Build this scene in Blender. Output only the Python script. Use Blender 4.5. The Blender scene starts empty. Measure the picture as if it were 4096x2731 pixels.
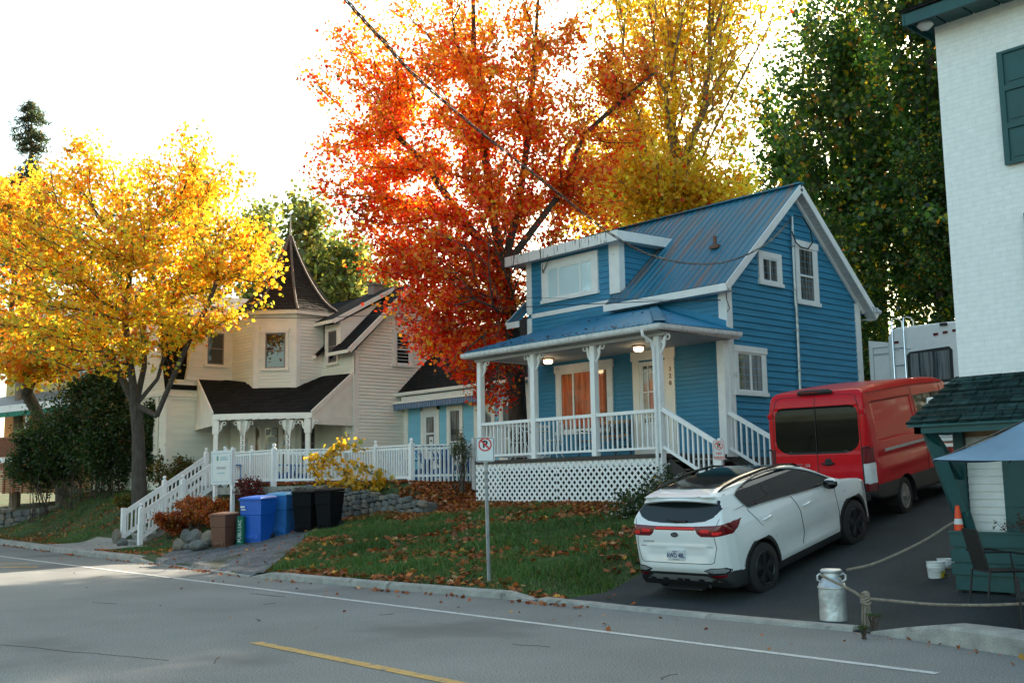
import bpy, math, random
import numpy as np
from mathutils import Vector, Matrix
random.seed(7); RNG=np.random.default_rng(11)
S=bpy.context.scene; COL=S.collection
# ------------------------------------------------------------------ camera (calibrated from the vanishing points)
CAMH=1.75; FPX=4305.0; PITCH=.1322; ROLL=.01568; YAW=-.8442; KD=4096/2352
_F=np.array([0,math.cos(PITCH),math.sin(PITCH)]); _r=np.array([1.,0,0]); _d=np.cross(_F,_r)
_c,_s=math.cos(ROLL),math.sin(ROLL)
_M=np.array([_c*_r+_s*_d,-_s*_r+_c*_d,_F])
_W=np.array([[math.cos(YAW),math.sin(YAW),0],[-math.sin(YAW),math.cos(YAW),0],[0,0,1.]])
AX=(_W@_M.T)          # columns: right, down, forward in world
def at(x,y,depth=None,u=None,v=None,z=None):
    d=AX@np.array([(x*KD-2048)/FPX,(y*KD-1365.5)/FPX,1.])
    if u is not None: t=u/d[0]
    elif v is not None: t=v/d[1]
    elif z is not None: t=(z-CAMH)/d[2]
    else: t=depth
    return np.array([0,0,CAMH])+t*d
cd=bpy.data.cameras.new('camera'); cam=bpy.data.objects.new('camera',cd); COL.objects.link(cam)
cd.sensor_width=36; cd.lens=36*FPX/4096; cd.clip_end=2000; cd.clip_start=.1
mw=Matrix.Identity(4)
for i in range(3):
    mw[i][0]=AX[i,0]; mw[i][1]=-AX[i,1]; mw[i][2]=-AX[i,2]
mw[2][3]=CAMH; cam.matrix_world=mw; S.camera=cam
# ------------------------------------------------------------------ tags
def tag(o,label=None,cat=None,group=None,kind=None):
    if label: o['label']=label
    if cat: o['category']=cat
    if group: o['group']=group
    if kind: o['kind']=kind
    return o
def empty(name,loc=(0,0,0),label=None,cat=None,group=None,rot=(0,0,0)):
    o=bpy.data.objects.new(name,None); COL.objects.link(o); o.location=loc; o.rotation_euler=rot
    o.empty_display_size=.2
    return tag(o,label,cat,group)
def copy_tree(o,parent=None):
    c=o.copy(); COL.objects.link(c)
    if parent: c.parent=parent
    for ch in list(o.children): copy_tree(ch,c)
    return c
# ------------------------------------------------------------------ materials
def new_mat(name):
    m=bpy.data.materials.new(name); m.use_nodes=True
    nt=m.node_tree; return m,nt,nt.nodes['Principled BSDF']
def N(nt,t,**k):
    n=nt.nodes.new(t)
    for a,b in k.items():
        if a.startswith('i_'): n.inputs[a[2:].replace('_',' ')].default_value=b
        else: setattr(n,a,b)
    return n
def coord(nt,obj=False):
    if obj: return N(nt,'ShaderNodeTexCoord').outputs['Object']
    return N(nt,'ShaderNodeNewGeometry').outputs['Position']
def mat(name,col,rough=.7,metal=0,var=.12,scale=6,bump=0,bscale=60,spec=.5,dirt_or_sheen=None,coat=0,stretch=None,fine=0):
    m,nt,b=new_mat(name); L=nt.links
    co=coord(nt,True)
    if stretch:
        mp=N(nt,'ShaderNodeMapping'); mp.inputs['Scale'].default_value=stretch; L.new(co,mp.inputs[0]); co=mp.outputs[0]
    n=N(nt,'ShaderNodeTexNoise',i_Scale=scale,i_Detail=6.); L.new(co,n.inputs['Vector'])
    r=N(nt,'ShaderNodeMapRange'); r.inputs['From Min'].default_value=.3; r.inputs['From Max'].default_value=.7
    r.inputs['To Min'].default_value=1-var; r.inputs['To Max'].default_value=1+var; L.new(n.outputs['Fac'],r.inputs[0])
    mx=N(nt,'ShaderNodeVectorMath',operation='SCALE'); mx.inputs[0].default_value=col[:3]; L.new(r.outputs[0],mx.inputs['Scale'])
    out=mx.outputs[0]
    if fine:
        n3=N(nt,'ShaderNodeTexNoise',i_Scale=bscale*1.0,i_Detail=2.); L.new(co,n3.inputs['Vector'])
        r3=N(nt,'ShaderNodeMapRange'); r3.inputs['From Min'].default_value=.3; r3.inputs['From Max'].default_value=.7
        r3.inputs['To Min'].default_value=1-fine; r3.inputs['To Max'].default_value=1+fine; L.new(n3.outputs['Fac'],r3.inputs[0])
        m3=N(nt,'ShaderNodeVectorMath',operation='SCALE'); L.new(out,m3.inputs[0]); L.new(r3.outputs[0],m3.inputs['Scale']); out=m3.outputs[0]
    if dirt_or_sheen:
        dc,ds,dt=dirt_or_sheen
        n2=N(nt,'ShaderNodeTexNoise',i_Scale=ds,i_Detail=8.); L.new(co,n2.inputs['Vector'])
        rr=N(nt,'ShaderNodeMapRange'); rr.inputs['From Min'].default_value=dt; rr.inputs['From Max'].default_value=dt+.12; L.new(n2.outputs['Fac'],rr.inputs[0])
        mm=N(nt,'ShaderNodeMix',data_type='RGBA'); L.new(rr.outputs[0],mm.inputs['Factor']); L.new(out,mm.inputs['A']); mm.inputs['B'].default_value=(*dc,1); out=mm.outputs['Result']
    L.new(out,b.inputs['Base Color'])
    b.inputs['Roughness'].default_value=rough; b.inputs['Metallic'].default_value=metal
    b.inputs['Specular IOR Level'].default_value=spec; b.inputs['Coat Weight'].default_value=coat; b.inputs['Coat Roughness'].default_value=.05
    if bump:
        nb=N(nt,'ShaderNodeTexNoise',i_Scale=bscale,i_Detail=3.); L.new(co,nb.inputs['Vector'])
        bm=N(nt,'ShaderNodeBump'); bm.inputs['Strength'].default_value=bump; bm.inputs['Distance'].default_value=.02
        L.new(nb.outputs['Fac'],bm.inputs['Height']); L.new(bm.outputs[0],b.inputs['Normal'])
    return m
def shingle(name,col,var=.5,axes='xz',bw=.3,bh=.14,mortar=.012,warm=None,bump=.6):
    m,nt,b=new_mat(name); L=nt.links; co=coord(nt,True)
    sp=N(nt,'ShaderNodeSeparateXYZ'); L.new(co,sp.inputs[0]); cb=N(nt,'ShaderNodeCombineXYZ')
    ad=N(nt,'ShaderNodeMath',operation='ADD'); L.new(sp.outputs['X'],ad.inputs[0]); L.new(sp.outputs['Y'],ad.inputs[1])
    L.new(ad.outputs[0] if axes=='sz' else sp.outputs[axes[0].upper()],cb.inputs[0]); L.new(sp.outputs['Z'],cb.inputs[1])
    br=N(nt,'ShaderNodeTexBrick'); br.inputs['Scale'].default_value=1; br.inputs['Brick Width'].default_value=bw; br.inputs['Row Height'].default_value=bh
    br.inputs['Mortar Size'].default_value=mortar; br.inputs['Mortar Smooth'].default_value=.3; br.inputs['Bias'].default_value=0
    br.inputs['Color1'].default_value=(*[c*(1+var) for c in col],1); br.inputs['Color2'].default_value=(*[c*(1-var) for c in col],1); br.inputs['Mortar'].default_value=(*[c*.45 for c in col],1)
    L.new(cb.outputs[0],br.inputs['Vector'])
    n=N(nt,'ShaderNodeTexNoise',i_Scale=9.,i_Detail=8.); L.new(co,n.inputs['Vector'])
    r=N(nt,'ShaderNodeMapRange'); r.inputs['From Min'].default_value=.3; r.inputs['From Max'].default_value=.7; r.inputs['To Min'].default_value=.65; r.inputs['To Max'].default_value=1.35; L.new(n.outputs['Fac'],r.inputs[0])
    mx=N(nt,'ShaderNodeVectorMath',operation='SCALE'); L.new(br.outputs['Color'],mx.inputs[0]); L.new(r.outputs[0],mx.inputs['Scale'])
    L.new(mx.outputs[0],b.inputs['Base Color']); b.inputs['Roughness'].default_value=.9; b.inputs['Specular IOR Level'].default_value=.12
    bm=N(nt,'ShaderNodeBump'); bm.invert=True; bm.inputs['Strength'].default_value=bump; bm.inputs['Distance'].default_value=.02; L.new(br.outputs['Fac'],bm.inputs['Height']); L.new(bm.outputs[0],b.inputs['Normal'])
    return m
def leafmat(name,trans=.5,rough=.6):
    m=bpy.data.materials.new(name); m.use_nodes=True; nt=m.node_tree; nt.nodes.clear(); L=nt.links
    a=N(nt,'ShaderNodeVertexColor',layer_name='tint')
    d=N(nt,'ShaderNodeBsdfDiffuse'); t=N(nt,'ShaderNodeBsdfTranslucent'); mx=N(nt,'ShaderNodeMixShader'); mx.inputs[0].default_value=trans
    g=N(nt,'ShaderNodeBsdfGlossy'); g.inputs['Roughness'].default_value=.45; m2=N(nt,'ShaderNodeMixShader'); m2.inputs[0].default_value=.04
    o=N(nt,'ShaderNodeOutputMaterial')
    L.new(a.outputs['Color'],d.inputs['Color']); L.new(a.outputs['Color'],t.inputs['Color'])
    L.new(d.outputs[0],mx.inputs[1]); L.new(t.outputs[0],mx.inputs[2]); L.new(mx.outputs[0],m2.inputs[1]); L.new(g.outputs[0],m2.inputs[2]); L.new(m2.outputs[0],o.inputs[0])
    return m
def emit(name,col,st):
    m,nt,b=new_mat(name); b.inputs['Base Color'].default_value=(*col,1); b.inputs['Emission Color'].default_value=(*col,1); b.inputs['Emission Strength'].default_value=st; return m
def glass(name,col,rough=.04,spec=.7,curtain=None,coat=.6):
    m,nt,b=new_mat(name); L=nt.links; co=coord(nt,True)
    if curtain:
        mp=N(nt,'ShaderNodeMapping'); mp.inputs['Scale'].default_value=(1,1,.06); L.new(co,mp.inputs[0])
        n=N(nt,'ShaderNodeTexNoise',i_Scale=14.,i_Detail=3.); L.new(mp.outputs[0],n.inputs['Vector'])
        r=N(nt,'ShaderNodeMapRange'); r.inputs['From Min'].default_value=.38; r.inputs['From Max'].default_value=.62; L.new(n.outputs['Fac'],r.inputs[0])
        mm=N(nt,'ShaderNodeMix',data_type='RGBA'); L.new(r.outputs[0],mm.inputs['Factor']); mm.inputs['A'].default_value=(*col,1); mm.inputs['B'].default_value=(*curtain,1); L.new(mm.outputs['Result'],b.inputs['Base Color'])
    else: b.inputs['Base Color'].default_value=(*col,1)
    b.inputs['Roughness'].default_value=rough; b.inputs['Specular IOR Level'].default_value=spec
    b.inputs['Coat Weight'].default_value=coat; b.inputs['Coat Roughness'].default_value=.01
    n=N(nt,'ShaderNodeTexNoise',i_Scale=2.2,i_Detail=1.); L.new(co,n.inputs['Vector'])
    bm=N(nt,'ShaderNodeBump'); bm.inputs['Strength'].default_value=.05; bm.inputs['Distance'].default_value=.05; L.new(n.outputs['Fac'],bm.inputs['Height']); L.new(bm.outputs[0],b.inputs['Normal']); L.new(bm.outputs[0],b.inputs['Coat Normal'])
    return m
M={}
M['white']=mat('white_paint',(.72,.73,.72),.55,var=.05,scale=5,dirt_or_sheen=((.42,.42,.38),3.,.66))
M['white_rail']=mat('white_rail_paint',(.78,.79,.79),.5,var=.05,scale=8)
M['oldwhite']=mat('weathered_white_paint',(.60,.61,.61),.65,var=.16,scale=9,dirt_or_sheen=((.30,.30,.28),7.,.6))
M['siding_blue']=mat('blue_clapboard_paint',(.022,.195,.335),.5,var=.14,scale=2.5,bump=.2,bscale=40,stretch=(.4,.4,4),fine=.08)
M['siding_cream']=mat('cream_clapboard_paint',(.80,.785,.69),.6,var=.07,scale=2,stretch=(.4,.4,4))
M['siding_light']=mat('light_blue_clapboard_paint',(.22,.52,.66),.6,var=.08,scale=2,stretch=(.4,.4,4))
M['cream_trim']=mat('cream_trim_paint',(.82,.785,.70),.6,var=.06,scale=3,dirt_or_sheen=((.45,.42,.35),3.,.67))
M['metal_roof']=mat('blue_metal_roofing',(.018,.15,.24),.38,.25,var=.15,scale=2.,dirt_or_sheen=((.15,.12,.11),1.3,.52),bump=.1,bscale=8,stretch=(4,.35,.35))  # brownish patches are sky sheen painted into the roof colour
M['metal_roof2']=mat('blue_porch_roofing',(.004,.16,.29),.38,.25,var=.12,scale=2.,dirt_or_sheen=((.10,.16,.2),2.6,.64),bump=.1,bscale=8)
M['shingle_black']=shingle('black_asphalt_shingles',(.013,.013,.013),.3)
M['shingle_y']=shingle('black_asphalt_shingles_side',(.013,.013,.013),.3,axes='yz')
M['shingle_grey']=shingle('brown_grey_shingles',(.21,.18,.155),.25,axes='yz')
M['shingle_tower']=mat('dark_tower_shingles',(.030,.024,.020),.9,spec=.12,var=.6,scale=14,bump=.6,bscale=30)
M['shingle_green']=shingle('dark_green_shingles',(.017,.040,.039),.45,bw=.28,bh=.11)
M['glass']=glass('window_glass',(.015,.018,.02))
M['glass_curtain']=glass('curtained_window_glass',(.03,.03,.03),curtain=(.2,.2,.19))
M['glass_warm']=glass('porch_window_glass',(.10,.05,.025),rough=.08,curtain=(.24,.155,.10))
M['glass_pale']=glass('pale_window_glass',(.50,.68,.72),rough=.1)  # even pale blue base colour for the dormer panes
M['frame_grey']=mat('grey_window_frame',(.22,.20,.19),.6,var=.1)
M['deck_dark']=mat('dark_wet_deck_wood',(.045,.038,.033),.7,var=.3,scale=6)
M['soffit']=mat('grey_soffit',(.42,.44,.45),.7,var=.06)
M['conc']=mat('weathered_concrete',(.30,.295,.27),.9,var=.22,scale=5,bump=.5,bscale=70,fine=.15,dirt_or_sheen=((.13,.13,.11),4.,.6))
M['conc_dark']=mat('dark_foundation',(.09,.09,.085),.9,var=.25,scale=5,bump=.4)
M['asphalt']=mat('worn_grey_asphalt',(.172,.180,.176),.9,var=.14,scale=.5,bump=.3,bscale=58,fine=.55,dirt_or_sheen=((.115,.12,.12),.4,.55))
M['drive']=mat('dark_driveway_asphalt',(.034,.041,.044),.92,var=.25,scale=.8,bump=.4,bscale=85,fine=.6,spec=.25)
M['gravel']=mat('bluish_gravel',(.10,.108,.118),.95,var=.35,scale=2.5,bump=1,bscale=34,fine=.85,dirt_or_sheen=((.05,.055,.03),1.2,.56))
M['grass_ground']=mat('lawn_soil_and_turf',(.045,.07,.02),.95,var=.4,scale=1.2,bump=.9,bscale=55,fine=.6,dirt_or_sheen=((.10,.06,.025),.9,.52))
M['terrace']=mat('leaf_strewn_terrace',(.15,.07,.035),.95,var=.4,scale=3,bump=.8,bscale=40,fine=.5)
M['hill']=mat('forest_floor',(.045,.038,.018),.95,var=.4,scale=.5,bump=.5,bscale=8)
M['paint_white']=mat('white_road_paint',(.48,.49,.48),.8,var=.1,scale=4,dirt_or_sheen=((.22,.225,.23),8.,.57),fine=.2,bscale=100)
M['paint_orange']=mat('orange_road_paint',(.46,.29,.09),.8,var=.1,scale=4,dirt_or_sheen=((.20,.19,.16),9.,.53),fine=.2,bscale=100)
M['bark']=mat('grey_bark',(.075,.066,.056),.95,var=.4,scale=5,bump=1,bscale=24,stretch=(3,3,.5),dirt_or_sheen=((.20,.21,.19),3.2,.68))
M['bark_dark']=mat('dark_brown_bark',(.075,.055,.042),.95,var=.4,scale=5,bump=1,bscale=24,stretch=(3,3,.5))
M['bark_tan']=mat('tan_bark',(.20,.155,.11),.95,var=.3,scale=5,bump=.6,bscale=24,stretch=(3,3,.5))
M['leaf']=leafmat('autumn_leaf',.64)
M['leaf_litter']=leafmat('fallen_leaf',.12)
M['car_white']=mat('pearl_white_car_paint',(.70,.73,.735),.3,var=.02,coat=1,dirt_or_sheen=((.50,.51,.50),1.5,.66))
M['car_black']=mat('black_plastic_cladding',(.02,.021,.023),.55,var=.1)
M['gloss_black']=mat('glossy_black_roof',(.006,.007,.008),.08,var=.02,coat=.25,spec=.4)
M['car_glass']=glass('dark_car_glass',(.006,.012,.015),rough=.03,spec=.5,coat=.1)
M['fog_lens']=mat('smoked_fog_lens',(.20,.215,.22),.15,var=.3,scale=14,coat=.6)
M['van_glass']=glass('black_van_glass',(.004,.005,.005),rough=.06,spec=.22,coat=.0)
M['tyre']=mat('tyre_rubber',(.018,.018,.019),.8,var=.15,bump=.3,bscale=50)
M['rim_dark']=mat('dark_alloy_rim',(.05,.055,.06),.35,.7,var=.1)
M['rim_silver']=mat('silver_hubcap',(.42,.42,.40),.35,.8,var=.15)
M['chrome']=mat('chrome',(.75,.76,.77),.12,1,var=.03)
M['silver']=mat('satin_silver_trim',(.42,.44,.45),.4,.5,var=.06)
M['red_lens']=mat('red_lamp_lens',(.13,.002,.005),.18,var=.2,coat=.3)
M['red_glow']=emit('lit_red_lamp_strip',(.55,.004,.006),.05)
M['clear_lens']=mat('clear_lamp_lens',(.62,.66,.68),.15,var=.12,coat=1)
M['red_paint']=mat('red_van_paint',(.50,.001,.008),.30,var=.06,coat=.2,spec=.2)
M['black']=mat('matt_black',(.012,.012,.013),.6,var=.1)
M['gap']=mat('panel_gap',(.05,.05,.05),.8,var=.05)
M['galv']=mat('galvanised_steel',(.50,.54,.57),.38,.75,var=.2,scale=7,dirt_or_sheen=((.32,.33,.33),3.,.6))
M['milk']=mat('dented_milk_can_metal',(.52,.55,.57),.45,.7,var=.25,scale=6,bump=.7,bscale=6,dirt_or_sheen=((.36,.33,.28),5.,.62))
M['rope']=mat('tan_rope',(.30,.255,.20),.9,var=.25,scale=20,bump=1,bscale=90)
M['wire']=mat('black_cable',(.015,.015,.016),.6,var=.1)
M['wire_twist']=mat('grey_brown_cable',(.06,.055,.05),.6,var=.3)
M['teal']=mat('dark_teal_paint',(.004,.068,.072),.5,var=.12,scale=5,dirt_or_sheen=((.012,.065,.07),6.,.64))
M['stone']=mat('grey_field_stone',(.115,.12,.115),.9,var=.4,scale=2.3,bump=.9,bscale=14,dirt_or_sheen=((.07,.06,.045),3.,.55))
M['stone2']=mat('brown_field_stone',(.17,.15,.12),.9,var=.4,scale=2.3,bump=.9,bscale=14,dirt_or_sheen=((.06,.055,.04),3.,.55))
M['bin_blue']=mat('bright_blue_plastic',(.004,.10,.48),.45,var=.08,bump=.1,bscale=90)
M['bin_blue2']=mat('faded_blue_plastic',(.015,.14,.42),.5,var=.12,bump=.1,bscale=90)
M['bin_lid2']=mat('faded_blue_lid',(.05,.28,.52),.45,var=.12)
M['bin_brown']=mat('brown_plastic',(.12,.05,.03),.5,var=.12,bump=.1,bscale=90)
M['bin_black']=mat('black_plastic_bin',(.006,.007,.008),.75,var=.2,bump=.1,bscale=90,spec=.12)
M['bag_green']=mat('green_fabric_bag',(.0,.115,.07),.8,var=.1)
M['chair_blue']=mat('blue_garden_chair_paint',(.01,.115,.36),.5,var=.12)
M['bench_wood']=mat('oiled_bench_wood',(.30,.15,.06),.6,var=.2)
M['iron']=mat('black_cast_iron',(.02,.022,.025),.5,.3,var=.1)
M['umbrella']=mat('slate_blue_canvas',(.165,.265,.37),.9,var=.14,scale=2.2,bump=.3,bscale=3)
M['bucket']=mat('white_plastic_bucket',(.74,.76,.75),.4,var=.04,dirt_or_sheen=((.5,.5,.46),6.,.66))
M['label_y']=mat('yellow_bucket_label',(.45,.36,.03),.6,var=.2,scale=20)
M['cone']=mat('orange_cone_plastic',(.85,.07,.01),.5,var=.06)
M['sign_white']=mat('reflective_white_sign',(.62,.66,.67),.4,var=.03)
M['sign_red']=mat('sign_red',(.55,.012,.02),.5,var=.03)
M['sign_orange']=mat('faded_sign_red',(.68,.13,.09),.5,var=.08)
M['ink']=mat('black_ink',(.012,.012,.013),.6,var=.02)
M['ink_grey']=mat('grey_ink',(.27,.26,.22),.6,var=.02)
M['ink_blue']=mat('navy_ink',(.012,.03,.16),.6,var=.02)
M['ink_teal']=mat('teal_ink',(.03,.30,.40),.6,var=.02)
M['ink_green']=mat('green_ink',(.20,.34,.06),.6,var=.02)
M['brass']=mat('brown_brass_numbers',(.26,.12,.05),.5,.3,var=.1)
M['yellow_siding']=mat('yellow_clapboard_paint',(.52,.38,.16),.65,var=.08,stretch=(.4,.4,4))
M['orange_siding']=mat('ochre_porch_wall',(.48,.22,.045),.65,var=.1,stretch=(.4,.4,4))
M['redwood']=mat('red_brown_deck_wood',(.26,.10,.05),.7,var=.2,scale=4)
M['awning_green']=mat('green_awning',(.01,.17,.12),.8,var=.1)
M['rv']=mat('white_fibreglass',(.78,.78,.77),.35,var=.04,dirt_or_sheen=((.45,.44,.42),2.,.66))
M['paper']=mat('paper_notice',(.50,.53,.53),.8,var=.06)
M['lamp_glass']=emit('lit_porch_lamp',(1.,.70,.38),2.6)
M['fascia_dirty']=None
def streaky():
    m,nt,b=new_mat('streaked_white_fascia'); L=nt.links; co=coord(nt,True)
    mp=N(nt,'ShaderNodeMapping'); mp.inputs['Scale'].default_value=(1,1,.10); L.new(co,mp.inputs[0])
    n=N(nt,'ShaderNodeTexNoise',i_Scale=26.,i_Detail=6.); L.new(mp.outputs[0],n.inputs['Vector'])
    r=N(nt,'ShaderNodeMapRange'); r.inputs['From Min'].default_value=.58; r.inputs['From Max'].default_value=.66; L.new(n.outputs['Fac'],r.inputs[0])
    mm=N(nt,'ShaderNodeMix',data_type='RGBA'); L.new(r.outputs[0],mm.inputs['Factor']); mm.inputs['A'].default_value=(.70,.71,.70,1); mm.inputs['B'].default_value=(.07,.07,.065,1); L.new(mm.outputs['Result'],b.inputs['Base Color']); b.inputs['Roughness'].default_value=.6
    return m
M['fascia_dirty']=streaky()
def brickmat():
    m=shingle('painted_white_brick',(.80,.82,.82),.015,bw=.21,bh=.072,mortar=.006,bump=.28)
    br=[n for n in m.node_tree.nodes if n.type=='TEX_BRICK'][0]; br.inputs['Mortar'].default_value=(.72,.74,.735,1)
    r=[n for n in m.node_tree.nodes if n.type=='MAP_RANGE'][0]; r.inputs['To Min'].default_value=.95; r.inputs['To Max'].default_value=1.05
    return m
M['brick']=brickmat()
def stripemat():
    m,nt,b=new_mat('blue_striped_canvas'); L=nt.links; co=coord(nt,True); sp=N(nt,'ShaderNodeSeparateXYZ'); L.new(co,sp.inputs[0])
    a=N(nt,'ShaderNodeMath',operation='MULTIPLY'); a.inputs[1].default_value=9.; L.new(sp.outputs['X'],a.inputs[0]); f=N(nt,'ShaderNodeMath',operation='FRACT'); L.new(a.outputs[0],f.inputs[0])
    r=N(nt,'ShaderNodeValToRGB'); r.color_ramp.interpolation='CONSTANT'; e=r.color_ramp.elements; e[0].color=(.02,.07,.2,1); e[0].position=0; e[1].position=.3; e[1].color=(.2,.23,.25,1)
    x=r.color_ramp.elements.new(.55); x.color=(.05,.2,.42,1); x=r.color_ramp.elements.new(.75); x.color=(.24,.26,.27,1)
    L.new(f.outputs[0],r.inputs[0]); L.new(r.outputs[0],b.inputs['Base Color']); b.inputs['Roughness'].default_value=.9; return m
M['stripe']=stripemat()
# ------------------------------------------------------------------ mesh builder
class Fr:   # local frame: s along wall, n outwards, z up
    def __init__(f,o=(0,0,0),xd=(1,0,0),nd=(0,-1,0),zd=(0,0,1)):
        f.o=np.array(o,float); f.A=np.array([xd,nd,zd],float).T
    def __call__(f,p): return f.o+f.A@np.array(p,float)
ID=Fr(nd=(0,1,0))
class MB:
    def __init__(s,fr=None): s.v=[]; s.f=[]; s.fr=fr or ID
    def add(s,vs,fs,fr=None):
        b=len(s.v); fr=fr or s.fr; s.v+= [tuple(fr(p)) for p in vs]; s.f+=[tuple(b+i for i in f) for f in fs]; return s
    def box(s,a0,a1,b0,b1,c0,c1,fr=None):
        return s.add([(a0,b0,c0),(a1,b0,c0),(a1,b1,c0),(a0,b1,c0),(a0,b0,c1),(a1,b0,c1),(a1,b1,c1),(a0,b1,c1)],
            [(0,3,2,1),(4,5,6,7),(0,1,5,4),(1,2,6,5),(2,3,7,6),(3,0,4,7)],fr)
    def prism(s,pts,b0,b1,fr=None):   # polygon in (s,z), extruded along n
        n=len(pts); return s.add([(p[0],b0,p[1]) for p in pts]+[(p[0],b1,p[1]) for p in pts],
            [tuple(range(n)),tuple(range(2*n-1,n-1,-1))]+[(i,i+n,(i+1)%n+n,(i+1)%n) for i in range(n)],fr)
    def slab(s,pts,t,fr=None):        # 3D polygon thickened downwards
        n=len(pts); lo=[(p[0],p[1],p[2]-t) for p in pts]
        return s.add(list(pts)+lo,[tuple(range(n)),tuple(range(2*n-1,n-1,-1))]+[(i,i+n,(i+1)%n+n,(i+1)%n) for i in range(n)],fr)
    def beam(s,p,q,w,h,fr=None):      # rectangular bar, w sideways, h vertical
        fr=fr or s.fr; p=Vector(fr(p)); q=Vector(fr(q)); d=(q-p).normalized(); up=Vector((0,0,1))
        if abs(d.z)>.97: up=Vector(fr.A[:,1])
        sd=d.cross(up).normalized(); u2=sd.cross(d).normalized(); V=[]
        for c in (p,q):
            for a,b in ((-1,-1),(1,-1),(1,1),(-1,1)): V.append(tuple(c+sd*a*w/2+u2*b*h/2))
        return s.add(V,[(0,3,2,1),(4,5,6,7),(0,1,5,4),(1,2,6,5),(2,3,7,6),(3,0,4,7)],ID)
    def tube(s,pts,rad,n=8,cap=True,fr=None):
        fr=fr or s.fr; P=[Vector(fr(p)) for p in pts]; m=len(P)
        if not hasattr(rad,'__len__'): rad=[rad]*m
        V=[]; F=[]; ref=None
        for i in range(m):
            d=(P[min(i+1,m-1)]-P[max(i-1,0)]).normalized()
            if ref is None: ref=Vector((0,0,1)) if abs(d.z)<.9 else Vector((1,0,0))
            a=d.cross(ref)
            if a.length<1e-4: a=d.cross(Vector((0,1,.1)))
            a.normalize(); b=a.cross(d).normalized(); ref=b
            for k in range(n):
                t=2*math.pi*k/n; V.append(tuple(P[i]+(a*math.cos(t)+b*math.sin(t))*rad[i]))
        for i in range(m-1):
            for k in range(n): F.append((i*n+k,i*n+(k+1)%n,(i+1)*n+(k+1)%n,(i+1)*n+k))
        if cap: F+= [tuple(range(n-1,-1,-1)),tuple(range((m-1)*n,m*n))]
        return s.add(V,F,ID)
    def lathe(s,c,prof,n=24,fr=None,ax=2):
        V=[];F=[]
        for r,z in prof:
            for k in range(n):
                t=2*math.pi*k/n; a,b=r*math.cos(t),r*math.sin(t)
                V.append((c[0]+a,c[1]+b,c[2]+z) if ax==2 else ((c[0]+z,c[1]+a,c[2]+b) if ax==0 else (c[0]+a,c[1]+z,c[2]+b)))
        for i in range(len(prof)-1):
            for k in range(n): F.append((i*n+k,i*n+(k+1)%n,(i+1)*n+(k+1)%n,(i+1)*n+k))
        F+=[tuple(range(n-1,-1,-1)),tuple(range((len(prof)-1)*n,len(prof)*n))]
        return s.add(V,F,fr)
    def siding(s,poly,exp,t=.018,n0=0,fr=None,joints=0):
        zs=[p[1] for p in poly]; z=min(zs)
        while z<max(zs)-1e-4:
            z1=min(z+exp,max(zs)); c=clipband(poly,z,z1)
            if len(c)>=3:
                w=[(p[0],n0+t*(1-(p[1]-z)/exp)+.001,p[1]) for p in c]
                s.add(w,[tuple(range(len(w)))],fr)
                lo=[p for p in w if abs(p[2]-z)<1e-5]
                if len(lo)>=2:
                    a=min(lo,key=lambda p:p[0]); b=max(lo,key=lambda p:p[0])
                    s.add([a,b,(b[0],n0,b[2]),(a[0],n0,a[2])],[(0,1,2,3)],fr)
            z+=exp
        return s
    def build(s,name,m,parent=None,smooth=False,loc=None,label=None,bevel=0):
        me=bpy.data.meshes.new(name); me.from_pydata(s.v,[],s.f); me.materials.append(M[m] if isinstance(m,str) else m)
        o=bpy.data.objects.new(name,me); COL.objects.link(o)
        if parent is not None:
            o.parent=parent
            if loc=='world': pass
        if smooth:
            me.polygons.foreach_set('use_smooth',[True]*len(me.polygons))
            try: me.set_sharp_from_angle(angle=math.radians(40))
            except Exception: pass
        if bevel:
            b=o.modifiers.new('bevel','BEVEL'); b.width=bevel; b.segments=2; b.limit_method='ANGLE'
        if label: o['label']=label
        return o
def clipband(poly,z0,z1):
    def half(P,f):
        out=[]
        for i in range(len(P)):
            a,b=P[i],P[(i+1)%len(P)]; fa,fb=f(a),f(b)
            if fa>=0: out.append(a)
            if (fa>=0)!=(fb>=0):
                t=fa/(fa-fb); out.append((a[0]+t*(b[0]-a[0]),a[1]+t*(b[1]-a[1])))
        return out
    P=half(list(poly),lambda p:p[1]-z0+1e-9)
    return half(P,lambda p:z1-p[1]+1e-9) if P else []
def top(name,label,cat,mb,m,loc=(0,0,0),group=None,kind=None,smooth=False,bevel=0):
    """single-mesh thing whose origin sits at loc"""
    l=np.array(loc,float); mb.v=[tuple(np.array(p)-l) for p in mb.v]
    o=mb.build(name,m,smooth=smooth,bevel=bevel); o.location=loc; return tag(o,label,cat,group,kind)
def loose(mb):
    p=list(range(len(mb.v)))
    def find(x):
        while p[x]!=x: p[x]=p[p[x]]; x=p[x]
        return x
    for f in mb.f:
        r=find(f[0])
        for q in f[1:]: p[find(q)]=r
    g={}
    for f in mb.f: g.setdefault(find(f[0]),[]).append(f)
    out=[]
    for fs in g.values():
        ids=sorted({i for f in fs for i in f}); mp={k:i for i,k in enumerate(ids)}; m2=MB(); m2.v=[mb.v[i] for i in ids]; m2.f=[tuple(mp[i] for i in f) for f in fs]; out.append(m2)
    return out
class Thing:
    """an Empty at base 'loc'; parts built in world coordinates are shifted to it"""
    def __init__(s,name,loc,label,cat,group=None,rot=(0,0,0)):
        s.e=empty(name,loc,label,cat,group,rot); s.l=np.array(loc,float)
    def part(s,name,mb,m,smooth=False,parent=None,label=None,bevel=0,local=False,split=False):
        if split:
            return [s.part(name,q,m,smooth,parent,label,bevel,local) for q in loose(mb)][0]
        if not local: mb.v=[tuple(np.array(p)-s.l) for p in mb.v]
        return mb.build(name,m,parent or s.e,smooth=smooth,label=label,bevel=bevel)
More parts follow.
